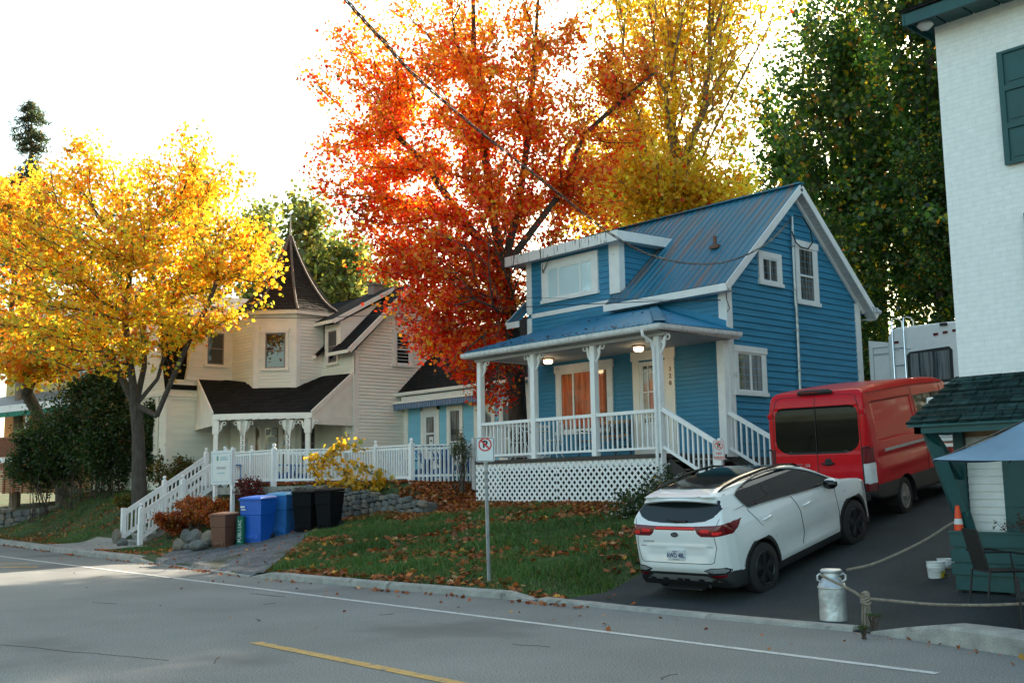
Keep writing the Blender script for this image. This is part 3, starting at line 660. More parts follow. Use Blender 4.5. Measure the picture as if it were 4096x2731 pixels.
def gutter(mb,p,q,r=.06):
    P=Vector(p);Q=Vector(q); d=(Q-P).normalized(); sd=d.cross(Vector((0,0,1))).normalized(); prof=[(0,.055),(.0,-.05),(.055,-.06),(.085,-.02),(.095,.055),(.083,.055),(.05,-.03),(.012,-.02)]
    V=[tuple(c+sd*a+Vector((0,0,b))) for c in (P,Q) for a,b in prof]; n=len(prof)
    mb.add(V,[(i,(i+1)%n,(i+1)%n+n,i+n) for i in range(n)]+[tuple(range(n)),tuple(range(2*n-1,n-1,-1))],ID)
gutter(mb,(RL-.02,RF,5.01),(RR+.08,RF,5.01)); gutter(mb,(RR,RF-.05,5.01),(RR,20.02,5.05)); mb.box(RL,RR,RF+.005,RF+.03,4.94,5.085); mb.box(RR-.03,RR-.003,RF,20,4.95,5.085); mb.box(RL,RL+.03,RF,20,4.94,5.08)
BH.part('gutter',mb,'oldwhite',parent=PR)
mb=MB(); mb.tube([(-15.12,17.14,4.98),(-15.12,17.16,4.86),(-15.1,17.4,4.74),(-15.1,17.47,4.62),(-15.1,17.49,1.5)],.035,8); BH.part('downspout',mb,'white_rail',smooth=True)
mb=MB(); lr=random.Random(3)
for i in range(110):
    x=lr.uniform(RL,RR); y=RF+lr.choice([-.05,-.04,lr.uniform(0,.5),lr.uniform(0,2.)]); z=E0+max(0,(y-RF))*.342+.025; a=lr.uniform(0,6.3); r=.04
    if y-RF>1 and lr.random()<.7: continue
    mb.add([(x+r*math.cos(a+k*1.57),y+r*math.sin(a+k*1.57),z+lr.uniform(0,.02)) for k in range(4)],[(0,1,2,3)])
M['dead_leaf']=mat('brown_dead_leaf',(.30,.10,.035),.9,var=.4,scale=30)
o=BH.part('roof_leaves',mb,'dead_leaf',parent=PR); o['kind']='stuff'
for x in (-19.99,-16.88):
    mb=MB(); mb.lathe((x,19.0,4.86),[(.0,.09),(.16,.09),(.16,.065),(.13,.06)],16); lm=BH.part('porch_lamp',mb,'brass',smooth=True)
    mb=MB(); mb.lathe((x,19.0,4.86),[(.115,.06),(.12,.0),(.09,-.035),(0,-.045)],16); BH.part('lamp_glass',mb,'lamp_glass',parent=lm,smooth=True)
    mb=MB()
    for k in range(8): a=k*math.pi/4; mb.beam((x+.124*math.cos(a),19+.124*math.sin(a),4.92),(x+.098*math.cos(a),19+.098*math.sin(a),4.82),.008,.008)
    BH.part('lamp_cage',mb,'brass',parent=lm)
    l=bpy.data.lights.new('porch_light','POINT'); l.energy=1.0; l.color=(1,.72,.4); l.shadow_soft_size=.08; lo=bpy.data.objects.new('porch_light',l); COL.objects.link(lo); lo.parent=lm; lo.location=(x-BH.l[0],19.0-BH.l[1],4.76-BH.l[2])
# side steps down to the driveway
mb=MB()
for i in range(5): mb.box(-15.04+i*.28,-15.04+(i+1)*.28+.02,17.75,19.75,2.18-i*.19,2.22-i*.19)
mb.beam((-15.04,17.75,2.15),(-13.6,17.75,1.17),.05,.25); mb.beam((-15.04,19.75,2.15),(-13.6,19.75,1.17),.05,.25); BH.part('porch_steps',mb,'deck_dark')
def stair_rail(v,u0,u1,z0,z1,n=9):
    mb=MB(); H=.94; mb.beam((u0,v,z0+H-.02),(u1,v,z1+H-.02),.085,.085); mb.beam((u0,v,z0+.12),(u1,v,z1+.12),.05,.06)
    for i in range(1,n+1):
        t=i/(n+.6); u=u0+(u1-u0)*t; z=z0+(z1-z0)*t; mb.box(u-.017,u+.017,v-.017,v+.017,z+.12,z+H-.05)
    return BH.part('stair_railing',mb,'white_rail')
stair_rail(17.6,-15.0,-13.62,2.37,1.60,10); stair_rail(19.9,-15.0,-13.4,2.37,1.48,10)
mb=MB(); mb.box(-13.66,-13.54,17.54,17.66,1.0,2.5); mb.box(-13.4,-13.3,19.85,19.95,1.0,2.42); BH.part('newel_post',mb,'white_rail',split=True)
# service mast, cables on the gable, small details
mb=MB(); mb.tube([(-14.96,22.72,8.28),(-14.96,22.71,7.9),(-14.96,22.69,6.1),(-14.96,22.72,5.95),(-14.96,22.68,2.6)],.035,8); 
for z in (7.5,6.4,5.4,4.4,3.4): mb.box(-15.03,-14.92,22.64,22.74,z,z+.03)
BH.part('service_mast',mb,'galv',smooth=True)
mb=MB(); mb.tube([(-14.9,22.72,8.3),(-14.85,23.05,8.28),(-14.85,23.35,8.0),(-14.85,23.42,7.7),(-14.85,23.2,7.5),(-14.85,22.9,7.5),(-14.88,22.72,7.6),(-14.85,22.52,7.85)],.018,6); mb.tube([(-15.0,19.97,6.2),(-14.95,19.9,5.9),(-14.96,20.02,5.7),(-15.0,19.97,5.62)],.01,5); BH.part('service_cable',mb,'wire',smooth=True,split=True)
mb=MB(); mb.tube([(-14.72,25.95,6.25),(-14.7,25.95,6.1)],.05,8); mb.tube([(-14.72,26.08,6.2),(-14.62,26.12,6.12)],.055,8); mb.box(-14.78,-14.7,25.85,26.15,6.24,6.27); BH.part('flood_lamp',mb,'soffit',smooth=True)
p0=(-16.05,21.0,ze(21.0)); mb=MB(); mb.tube([(p0[0],p0[1],p0[2]-.05),(p0[0],p0[1],p0[2]+.3)],.05,10); mb.box(p0[0]-.12,p0[0]+.14,p0[1]-.1,p0[1]+.16,p0[2]-.02,p0[2]+.06); BH.part('vent_pipe',mb,'bin_brown')
# small back porch behind the blue house
BP=Thing('back_porch',(-15.3,27.3,1.9),'small blue shed porch with white sloping rails behind the blue house','porch')
mb=MB(); mb.box(-17.5,-14.75,26.3,28.3,2.0,4.3); BP.part('wall',mb,'siding_blue')
mb=MB(); mb.beam((-14.72,26.2,5.05),(-14.5,28.2,4.45),.05,.25); mb.beam((-14.70,26.2,4.55),(-14.6,28.2,3.95),.05,.12); mb.beam((-14.70,26.2,3.55),(-14.6,28.2,3.45),.05,.2); mb.box(-14.78,-14.66,26.3,26.42,2,4.8); BP.part('rail',mb,'white')
# ------------------------------------------------------------------ porch furniture
def bistro_chair(name,x,y,rot,label):
    T=Thing(name,(x,y,2.37),label,'chair','white iron bistro chairs on the porch',rot=(0,0,rot))
    mb=MB()
    mb.lathe((0,0,.45),[(0,.01),(.2,.01),(.21,0),(.2,-.012),(0,-.012)],16); T.part('seat',mb,'white_rail',local=True)
    for a,b in ((-1,-1),(1,-1),(1,1),(-1,1)):
        mb=MB(); mb.tube([(a*.13,b*.13,.44),(a*.17,b*.17,.3),(a*.15,b*.15,.12),(a*.22,b*.22,0)],.014,6); T.part('leg',mb,'white_rail',local=True,smooth=True)
    mb=MB(); mb.tube([(-.18,.16,.45),(-.2,.2,.7),(-.14,.23,.86),(0,.24,.92),(.14,.23,.86),(.2,.2,.7),(.18,.16,.45)],.013,6)
    for k in (-1,0,1): mb.tube([(k*.1,.17,.46),(k*.13+.03,.2,.62),(k*.08-.03,.22,.75),(k*.07,.235,.89)],.009,5)
    for k in range(3): mb.tube([(.06*math.cos(t),.2,.58+.12*k+.05*math.sin(t)) for t in np.linspace(0,6.28,9)],.008,5)
    T.part('backrest',mb,'white_rail',local=True,smooth=True)
bistro_chair('bistro_chair',-21.0+.25,18.65,1.2,'white scrolled iron chair at the left end of the blue house porch')
bistro_chair('bistro_chair',-19.55,18.7,-1.2,'white scrolled iron chair right of the round table, in front of the porch window')
T=Thing('bistro_table',(-20.25,18.75,2.37),'round white iron table between the two porch chairs','table')
mb=MB(); mb.lathe((0,0,.72),[(0,.01),(.33,.01),(.34,0),(.33,-.015),(0,-.015)],20); T.part('tabletop',mb,'white_rail',local=True)
mb=MB(); mb.tube([(0,0,.7),(0,0,.1)],.022,8)
for k in range(3): a=k*2.09; mb.tube([(0,0,.35),(.12*math.cos(a),.12*math.sin(a),.28),(.1*math.cos(a),.1*math.sin(a),.12),(.26*math.cos(a),.26*math.sin(a),0)],.014,6)
T.part('pedestal',mb,'white_rail',local=True,smooth=True)
T=Thing('porch_bench',(-18.4,19.35,2.37),'wood and black cast iron bench with a latticed back under the porch window','bench')
mb=MB()
for i in range(5): mb.box(-.6,.6,-.28+i*.09,-.22+i*.09,.42,.44)
T.part('seat',mb,'bench_wood',local=True)
mb=MB(); mb.box(-.6,.6,.20,.23,.50,.56); mb.box(-.6,.6,.26,.29,.84,.92); T.part('backrest',mb,'bench_wood',local=True)
mb=MB(Fr((0,.24,0),(1,0,0),(0,-1,0)))
for k in range(12):
    for sg in (1,-1): mb.beam((-.55+k*.1,0,.56 if sg>0 else .84),(-.45+k*.1,0,.84 if sg>0 else .56),.012,.018)
T.part('back_lattice',mb,'iron',local=True)
for s in (-.62,.62):
    mb=MB(); mb.tube([(s,.3,.92),(s,.22,.6),(s,.18,.42),(s,.26,.2),(s,.28,0)],.02,6); mb.tube([(s,-.3,0),(s,-.24,.2),(s,-.3,.42),(s,-.26,.62),(s,-.3,.66),(s,-.15,.68),(s,.24,.66)],.018,6); mb.tube([(s,-.28,.42),(s,.2,.42)],.018,6); mb.tube([(s,-.24,.2),(s,.02,.28),(s,.24,.2)],.014,6); T.part('end_frame',mb,'iron',local=True,smooth=True)
# ------------------------------------------------------------------ cream town hall (330 / 332)
WH=Thing('town_hall',(-35,19,1.85),'cream clapboard house with pointed dark shingled corner turret and curved porch numbered 332 and 330','house')
Gs=Fr((-31.13,0,0),(0,1,0),(1,0,0)); Gf=Fr((0,20.41,0),(1,0,0),(0,-1,0)); Gw=Fr((-36,0,0),(0,1,0),(1,0,0)); Gg=Fr((0,15.9,0),(1,0,0),(0,-1,0)); q2=.70710678
TP=np.array([(-33.23,19.34),(-34.29,18.28)]); Gd=Fr((-34.29,18.28,0),(q2,q2,0),(q2,-q2,0)); Gt=Fr((-33.23,0,0),(0,1,0),(1,0,0)); Gl=Fr((0,18.28,0),(1,0,0),(0,-1,0))
RZ=8.65; RV=22.65
mb=MB(); mb.box(-36,-31.15,20.43,24.9,1.6,6.35); mb.prism([(20.43,6.35),(24.9,6.35),(RV,RZ-.1)],.02,6,Fr((-31.13,0,0),(0,1,0),(-1,0,0)))
mb.box(-42.8,-36.02,15.92,25,1.6,5.3)
mb.prism([(-42.8,5.2),(-36.02,5.2),(-36.8,7.95),(-39.4,9.3),(-42.0,7.95)],-.02,-9,Gg)
WH.part('wall_core',mb,'siding_cream')
mb=MB(); mb.siding([(20.35,2.2),(24.9,2.2),(24.9,6.3),(RV,RZ-.05),(20.35,6.36)],.118,.026,fr=Gs); mb.siding([(-33.23,5.4),(-31.13,5.4),(-31.13,6.42),(-33.23,6.42)],.118,.022,fr=Gf); mb.siding([(-32.95,6.3),(-32.0,6.3),(-32.0,7.5),(-32.95,7.5)],.118,.014,n0=.0,fr=Gf)
mb.siding([(-33.23,2.2),(-31.13,2.2),(-31.13,5.4),(-33.23,5.4)],.1,.01,fr=Gf)
WH.part('main_wall',mb,'siding_cream')
mb=MB(); mb.siding([(0,5.1),(1.5,5.1),(1.5,7.95),(0,7.95)],.118,.022,fr=Gd); mb.siding([(19.34,5.2),(20.45,5.2),(20.45,7.95),(19.34,7.95)],.118,.022,fr=Gt); mb.siding([(-36,5.2),(-34.29,5.2),(-34.29,7.95),(-36,7.95)],.118,.022,fr=Gl)
mb.siding([(0,2.1),(1.5,2.1),(1.5,5.1),(0,5.1)],.1,.01,fr=Gd); mb.siding([(19.34,2.1),(20.45,2.1),(20.45,5.2),(19.34,5.2)],.1,.01,fr=Gt); mb.siding([(-36,2.1),(-34.29,2.1),(-34.29,5.2),(-36,5.2)],.1,.01,fr=Gl)
TW=WH.part('turret',mb,'siding_cream')
mb=MB(Gd); mb.box(-.03,.17,0,.03,5.1,7.95); mb.box(1.33,1.53,0,.03,5.1,7.95); mb.box(.17,1.33,0,.024,7.35,7.92)
mb.box(19.31,19.5,0,.03,5.2,7.95,Gt); mb.box(-34.42,-34.26,0,.03,5.2,7.95,Gl); WH.part('turret_trim',mb,'cream_trim',parent=TW,split=True)
window(WH,Gd,.40,1.12,5.95,7.2,.1,'glass','cream_trim','frame_grey',rails=(6.57,),n0=.02,head=.05)
# turret roof: bell-cast octagon in stepped courses
cxT,cyT=-35.04,20.09
prof=[(8.0,2.16),(8.12,2.02),(8.25,1.80),(8.5,1.52),(8.8,1.27),(9.2,.98),(9.6,.73),(10.0,.51),(10.4,.31),(10.8,.14),(11.1,.03)]
zz=np.arange(8.0,11.05,.105); mb=MB(); rr=np.interp(zz,[p[0] for p in prof],[p[1] for p in prof])
for i in range(len(zz)-1):
    for k in range(8):
        a0=math.pi/8+k*math.pi/4; a1=a0+math.pi/4; r0=rr[i]+.022; r1=rr[i+1]
        A_=np.array([cxT+r0*math.cos(a0),cyT+r0*math.sin(a0),zz[i]]);B_=np.array([cxT+r0*math.cos(a1),cyT+r0*math.sin(a1),zz[i]])
        C_=np.array([cxT+r1*math.cos(a1),cyT+r1*math.sin(a1),zz[i+1]]);D_=np.array([cxT+r1*math.cos(a0),cyT+r1*math.sin(a0),zz[i+1]])
        L=np.linalg.norm(B_-A_); n=max(1,int(L/.16)); cuts=sorted([0,1]+[min(.95,max(.05,(j+random.uniform(.2,.8))/n)) for j in range(1,n)])
        for x0,x1 in zip(cuts,cuts[1:]):
            w=random.uniform(0,.016); out=np.array([math.cos((a0+a1)/2),math.sin((a0+a1)/2),0])
            p=A_+(B_-A_)*x0+out*w; q=A_+(B_-A_)*x1+out*w; dz=np.array([0,0,random.uniform(-.012,.012)])
            mb.add([p+dz,q+dz,D_+(C_-D_)*x1,D_+(C_-D_)*x0],[(0,1,2,3)])
            mb.add([p+dz,q+dz,q-out*.04+dz,p-out*.04+dz],[(0,1,2,3)])
WH.part('turret_roof',mb,'shingle_tower',parent=TW)
M['hip_cap']=mat('tan_hip_cap',(.13,.105,.085),.8,var=.4,scale=10)
mb=MB()
for k in range(8):
    a=math.pi/8+k*math.pi/4; mb.tube([(cxT+(r+.03)*math.cos(a),cyT+(r+.03)*math.sin(a),z+.02) for z,r in prof],[.045]*len(prof),6)
WH.part('hip_cap',mb,'hip_cap',parent=TW,smooth=True)
mb=MB(); mb.lathe((cxT,cyT,10.95),[(.07,0),(.055,.12),(.03,.3),(.045,.38),(.02,.5),(.012,1.1),(0,1.16)],8); WH.part('finial',mb,'soffit',parent=TW,smooth=True)
mb=MB()
for k in range(8):
    a0=math.pi/8+k*math.pi/4; a1=a0+math.pi/4; mb.beam((cxT+2.14*math.cos(a0),cyT+2.14*math.sin(a0),7.94),(cxT+2.14*math.cos(a1),cyT+2.14*math.sin(a1),7.94),.05,.16)
P8=[(cxT+2.1*math.cos(math.pi/8+k*math.pi/4),cyT+2.1*math.sin(math.pi/8+k*math.pi/4),7.9) for k in range(8)]; mb.add(P8,[tuple(range(7,-1,-1))])
WH.part('turret_eave',mb,'cream_trim',parent=TW)
# main gable roof + wall dormer
mb=MB(); 
mb.slab([(-30.85,20.02,6.42),(-32.1,20.02,6.42),(-32.1,RV,RZ+.32),(-30.85,RV,RZ+.32)],.14)
mb.slab([(-33.0,20.02,6.42),(-33.6,20.02,6.42),(-33.6,20.5,6.85),(-33.0,20.5,6.85)],.1)
mb.slab([(-32.0,21.2,7.6),(-37.5,21.2,7.6),(-37.5,RV,RZ+.3),(-32.0,RV,RZ+.3)],.1)
mb.slab([(-30.85,RV,RZ+.32),(-37.5,RV,RZ+.32),(-37.5,25.3,6.1),(-30.85,25.3,6.1)],.14)
WH.part('main_roof',mb,'shingle_y')
mb=MB(); mb.slab([(-31.95,20.05,7.60),(-33.6,20.05,7.60),(-33.6,RV,9.05),(-31.85,RV,9.05)],.06)
DD=WH.part('wall_dormer',mb,'shingle_y')
mb=MB(); mb.siding([(20.4,6.6),(22.3,8.55),(20.4,7.55)],.118,.012,fr=Fr((-31.98,0,0),(0,1,0),(1,0,0))); mb.box(-33.0,-32.0,20.45,22.3,6.3,7.5)
WH.part('dormer_side',mb,'siding_cream',parent=DD)
mb=MB(); mb.beam((-31.9,20.03,7.5),(-31.84,RV,8.95),.04,.15); mb.beam((-33.6,20.03,7.52),(-31.95,20.03,7.52),.04,.12)
mb.box(-32.12,-31.97,20.36,20.5,6.4,7.55); mb.box(-33.0,-32.86,20.36,20.45,6.4,7.5)
mb.beam((-30.85,20.0,6.36),(-30.85,RV,RZ+.22),.05,.17); mb.beam((-30.85,25.3,6.02),(-30.85,RV,RZ+.22),.05,.17); mb.beam((-30.9,20.02,6.36),(-32.35,20.02,6.36),.05,.12); mb.beam((-33.0,20.02,6.36),(-33.62,20.02,6.36),.05,.12)
mb.box(20.35,20.56,0,.03,2.1,6.36,Gs); mb.box(-31.32,-31.10,0,.03,5.6,6.36,Gf)
WH.part('trim_boards',mb,'cream_trim',split=True)
window(WH,Gf,-32.74,-32.18,6.12,7.25,.09,'glass','cream_trim','frame_grey',rails=(6.7,),n0=.045)
window(WH,Gs,22.12,22.72,6.05,7.2,.13,'glass','cream_trim','white',rails=(6.6,),n0=.02)
# left gambrel wing
mb=MB(); mb.siding([(-42.8,5.2),(-36.0,5.2),(-36.75,7.9),(-39.4,9.2),(-42.05,7.9)],.118,.022,fr=Gg); mb.siding([(-42.6,2.0),(-36.2,2.0),(-36.2,5.1),(-42.6,5.1)],.118,.014,n0=-.15,fr=Gg); mb.siding([(15.9,4.9),(20.4,4.9),(20.4,5.6),(15.9,5.6)],.118,.022,fr=Gw); mb.siding([(15.9,2.0),(20.4,2.0),(20.4,4.9),(15.9,4.9)],.118,.014,n0=-.12,fr=Gw); WH.part('wing_wall',mb,'siding_cream')
mb=MB(); mb.slab([(-35.95,15.75,5.3),(-36.75,15.75,8.0),(-36.75,25,8.0),(-35.95,25,5.3)],.06)
WH.part('wing_roof_steep',mb,'shingle_y')
mb=MB(); mb.slab([(-36.6,15.75,8.05),(-39.4,15.75,9.4),(-39.4,25,9.4),(-36.6,25,8.05)],.1); mb.slab([(-42.2,15.75,8.05),(-39.4,15.75,9.4),(-39.4,25,9.4),(-42.2,25,8.05)],.1); mb.slab([(-42.9,15.75,5.3),(-42.1,15.75,8.0),(-42.1,25,8.0),(-42.9,25,5.3)],.06)
WH.part('wing_roof',mb,'shingle_grey')
mb=MB(); mb.siding([(16.55,5.6),(18.75,5.6),(18.3,7.95),(16.95,7.95)],.118,.014,n0=.05,fr=Gw); mb.prism([(16.55,5.6),(18.75,5.6),(18.3,7.95),(16.95,7.95)],-.9,.045,Gw); wd=WH.part('wing_dormer',mb,'siding_cream')
mb=MB(Gw); mb.beam((16.5,.07,5.6),(16.93,.07,7.95),.05,.16); mb.beam((18.8,.07,5.6),(18.34,.07,7.95),.05,.16); mb.box(16.8,18.5,0,.1,7.88,8.02); mb.box(15.9,18.9,0,.06,5.0,5.12); WH.part('dormer_trim',mb,'cream_trim',parent=wd)
window(WH,Gw,17.28,17.92,6.2,7.35,.12,'glass','cream_trim','frame_grey',rails=(6.78,),n0=.07,head=.04)
mb=MB(); mb.box(-36.95,-36.76,0,.03,2.0,5.1,Gg); mb.box(-36.3,-36.1,-.1,.03,2,5.1,Gg); mb.box(-42.9,-35.9,0,.05,5.05,5.2,Gg); mb.box(-42.95,-42.7,0,.05,2,7,Gg); mb.box(15.85,16.05,-.1,.0,2,5,Gw); WH.part('trim_boards',mb,'cream_trim',split=True)
M['glass_orange']=glass('painted_reflection_glass',(.62,.22,.03),rough=.1)  # orange sunlit reflection painted into the glass base colour
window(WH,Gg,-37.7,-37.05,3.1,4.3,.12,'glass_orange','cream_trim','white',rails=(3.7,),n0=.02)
window(WH,Gg,-39.9,-39.1,5.9,7.2,.12,'glass','cream_trim','white',rails=(6.55,),n0=.02)
# curved porch
ea=np.array([(-33.26,16.24),(-30.89,18.6)])
mid=((ea[0]+ea[1])/2); curve=[]
for i in range(13):
    t=i/12; p=ea[0]+(ea[1]-ea[0])*t; b=.16*math.sin(math.pi*t); curve.append((p[0]+q2*b,p[1]-q2*b,4.22-.05*math.sin(math.pi*t)))
topc=[(-36,16.95,5.68),(-36,18.1,5.68),(-34.9,18.28,5.53),(-34.29,18.28,5.27),(-33.76,18.81,5.27),(-33.23,19.34,5.27),(-33.23,20.41,5.72),(-31.2,20.41,5.66)]
mb=MB(); n=24
def lerpline(P,t):
    P=np.array(P,float); d=np.r_[0,np.cumsum(np.linalg.norm(np.diff(P,axis=0),axis=1))]; d/=d[-1]; return np.array([np.interp(t,d,P[:,k]) for k in range(3)])
for i in range(n):
    for j in range(6):
        def pt(a,b):
            A_=lerpline(curve,a); B_=lerpline(topc,a); p=A_+(B_-A_)*b; p[2]-=.10*math.sin(math.pi*b); return p
        mb.add([pt(i/n,j/6),pt((i+1)/n,j/6),pt((i+1)/n,(j+1)/6),pt(i/n,(j+1)/6)],[(0,1,2,3)])
PO=WH.part('porch_roof',mb,'shingle_black')
mb=MB()
for a,b in zip(curve,curve[1:]): gutter(mb,(b[0],b[1],4.16),(a[0],a[1],4.16)) ; mb.beam((a[0],a[1],4.05),(b[0],b[1],4.08),.08,.10)
for a,b in ((curve[0],topc[0]),(curve[-1],topc[-1])):
    mb.beam((a[0],a[1],4.2),(b[0],b[1],b[2]-.05),.05,.16)
    mb.beam((a[0],a[1],3.98),(b[0],b[1],3.98),.06,.3); mb.add([(a[0],a[1],4.12),(b[0],b[1],4.12),(b[0],b[1],b[2]-.08)],[(0,1,2)])
WH.part('porch_eave',mb,'cream_trim',parent=PO)
PP=[(-33.16,16.34),(-32.52,16.98),(-31.45,18.05),(-30.99,18.51)]
for i,(x,y) in enumerate(PP):
    mb=MB(Fr((x,y,0),(q2,q2,0),(q2,-q2,0))); w=.075; mb.box(-w,w,-w,w,1.9,4.0); mb.box(-w-.03,w+.03,-w-.03,w+.03,3.55,3.98) if i in (0,3) else mb.prism([(-w,3.5),(w,3.5),(w+.1,3.98),(-w-.1,3.98)],-w,w)
    po=WH.part('porch_post',mb,'cream_trim')
    br=MB(); f2=Fr((x,y,0),(q2,q2,0),(q2,-q2,0))
    if i>0: scroll_bracket(br,f2,-w,3.98,-1,sz=.3)
    if i<4: scroll_bracket(br,f2,w,3.98,1,sz=.3)
    WH.part('bracket',br,'cream_trim',parent=po,smooth=True)
    if i in (1,2):
        for k,ch in enumerate('332' if i==1 else '330'): text('house_number',ch,.19,(x+q2*(w+.005),y-q2*(w+.005),3.42-k*.17),(q2,q2,0),(0,0,1),'ink',WH.e,WH.l,.004)
rail_section(WH,PP[2],PP[3],1.95,1.95,.1); rail_section(WH,PP[3],(-31.3,20.3),1.95,1.95,.1); rail_section(WH,PP[0],PP[1],1.95,1.95,.1)
mb=MB(); mb.slab([(-36,16.3,1.98),(-33.26,16.3,1.98),(-30.95,18.6,1.98),(-31.2,20.4,1.98),(-36,20.4,1.98)],.15); WH.part('porch_floor',mb,'deck_dark')
# entrance on the diagonal wall with sidelights and notices
mb=MB(Gd); mb.box(.02,.1,0,.05,2.0,4.05); mb.box(.24,.33,0,.05,2.0,4.0); mb.box(.98,1.07,0,.05,2.0,4.0); mb.box(1.22,1.3,0,.05,2,4.05); mb.box(0,1.32,0,.06,4.0,4.12); ed=WH.part('entrance_door',mb,'cream_trim')
mb=MB(Gd); mb.box(.33,.98,0,.02,2.0,3.95); WH.part('door_leaf',mb,'cream_trim',parent=ed)
mb=MB(Gd); mb.box(.43,.9,0,.03,2.75,3.85); mb.box(.1,.24,0,.03,2.1,3.9); mb.box(1.07,1.22,0,.03,2.1,3.9); WH.part('pane',mb,'glass_warm',parent=ed)
mb=MB(Gd); mb.box(.48,.88,.03,.035,3.0,3.3); mb.box(.55,.86,.03,.035,3.34,3.54);mb.box(.46,.62,.03,.035,3.6,3.8);mb.box(.66,.86,.03,.035,3.58,3.82); mb.box(1.09,1.16,.03,.035,3.2,3.45); WH.part('notice',mb,'paper',parent=ed)
window(WH,Gt,19.55,20.1,2.7,3.95,.06,'glass','cream_trim','frame_grey',rails=(3.3,),n0=.02)
mb=MB(Gl); mb.box(-34.85,-34.65,0,.02,2.8,3.5); WH.part('notice',mb,'paper')
mb=MB(); mb.lathe((-34.45,18.22,4.0),[(0,-.04),(.08,-.03),(.09,.0),(0,.03)],12,ax=1); WH.part('alarm_bell',mb,'sign_red',smooth=True)
mb=MB(); mb.box(-31.6,-31.35,20.2,20.4,3.55,4.0); WH.part('meter_box',mb,'cream_trim')
mb=MB(); mb.box(-33.0,-32.6,22.2,22.6,8.8,9.15); mb.box(-33.06,-32.54,22.14,22.66,9.15,9.2); WH.part('roof_vent',mb,'frame_grey')
# ------------------------------------------------------------------ light blue annex
AN=Thing('annex_house',(-28.5,22.5,1.9),'low light blue annex with black roof and striped awning beside the cream house','house')
Aw=Fr((0,22.5,0),(1,0,0),(0,-1,0))
mb=MB(); mb.box(-31.1,-24.6,22.52,27,1.7,4.95); AN.part('wall_core',mb,'siding_light')
mb=MB(); mb.siding([(-30.87,2.0),(-24.6,2.0),(-24.6,4.95),(-30.87,4.95)],.108,.022,fr=Aw); AN.part('front_wall',mb,'siding_light')
mb=MB(Aw); mb.box(-31.12,-30.87,0,.04,1.9,4.9); mb.box(-27.22,-27.0,0,.04,1.9,4.9); mb.box(-24.7,-24.5,0,.04,1.9,4.9); mb.box(-31.12,-24.4,0,.05,4.72,4.9); AN.part('trim_boards',mb,'cream_trim',split=True)
mb=MB(); mb.slab([(-31.6,22.15,5.0),(-24.2,22.15,5.0),(-24.2,24.8,7.5),(-31.2,24.8,7.5)],.1); mb.slab([(-31.2,24.8,7.5),(-24.2,24.8,7.5),(-24.2,27.3,5.0),(-31.2,27.3,5.0)],.1); AN.part('roof',mb,'shingle_black')
mb=MB(); gutter(mb,(-31.55,22.15,4.95),(-24.2,22.15,4.95)); mb.beam((-31.6,22.14,4.97),(-31.35,24.8,7.45),.03,.08); AN.part('gutter',mb,'cream_trim')
mb=MB(Aw); mb.box(-30.1,-29.98,0,.045,1.95,4.45); mb.box(-29.2,-29.08,0,.045,1.95,4.45); mb.box(-30.1,-29.08,0,.045,4.33,4.45); dr=AN.part('door',mb,'cream_trim')
mb=MB(Aw); mb.box(-29.98,-29.2,0,.03,1.95,4.33); AN.part('door_leaf',mb,'white',parent=dr)
mb=MB(Aw); mb.box(-29.8,-29.38,0,.036,2.95,4.1); AN.part('pane',mb,'glass_curtain',parent=dr)
mb=MB(Aw); mb.box(-29.8,-29.38,.03,.045,3.5,3.56); mb.box(-29.62,-29.4,.03,.045,3.15,3.42); AN.part('door_bar',mb,'white',parent=dr)
mb=MB(Aw); mb.box(-29.56,-29.46,.04,.05,3.26,3.31); AN.part('notice_print',mb,'ink',parent=dr)
mb=MB(Aw); mb.tube([(-29.32,.03,2.75),(-29.32,.09,2.75),(-29.42,.1,2.75)],.015,6); AN.part('door_handle',mb,'frame_grey',parent=dr)
window(AN,Aw,-28.5,-27.93,2.55,4.28,.14,'glass_curtain','cream_trim','white',rails=(3.2,),n0=.02)
window(AN,Aw,-26.85,-26.3,2.55,4.28,.14,'glass_curtain','cream_trim','white',rails=(3.2,),n0=.02)
window(AN,Aw,-25.8,-25.2,2.55,4.28,.14,'glass_curtain','cream_trim','white',rails=(3.2,),n0=.02)
mb=MB(); s0,s1=-31.2,-26.2
mb.add([(s0,22.2,4.72),(s1,22.2,4.72),(s1,22.0,4.66),(s0,22.0,4.66)],[(0,1,2,3)]); n=60
V=[];F_=[]
for i in range(n+1):
    x=s0+(s1-s0)*i/n; w=.02*math.sin(i*1.4); V+=[(x,22.0+w*.3,4.62),(x,21.99+w,4.42-.015*abs(math.sin(i*.9)))]
for i in range(n): F_.append((2*i,2*i+2,2*i+3,2*i+1))
mb.add(V,F_); aw=AN.part('awning',mb,'stripe')
mb=MB(); mb.beam((s0,21.99,4.65),(s1,21.99,4.65),.05,.07); mb.box(s0+.3,s1,22.2,22.45,4.72,4.86); AN.part('awning_bar',mb,'cream_trim',parent=aw)
# ------------------------------------------------------------------ far yellow house at the left edge
a11=math.radians(11)
YH=Thing('yellow_house',(-58.5,18,1.7),'yellow house with green awning and brown verandah behind the hedge at the left edge','house',rot=(0,0,a11))
Y=Fr((0,0,0),(1,0,0),(0,-1,0))
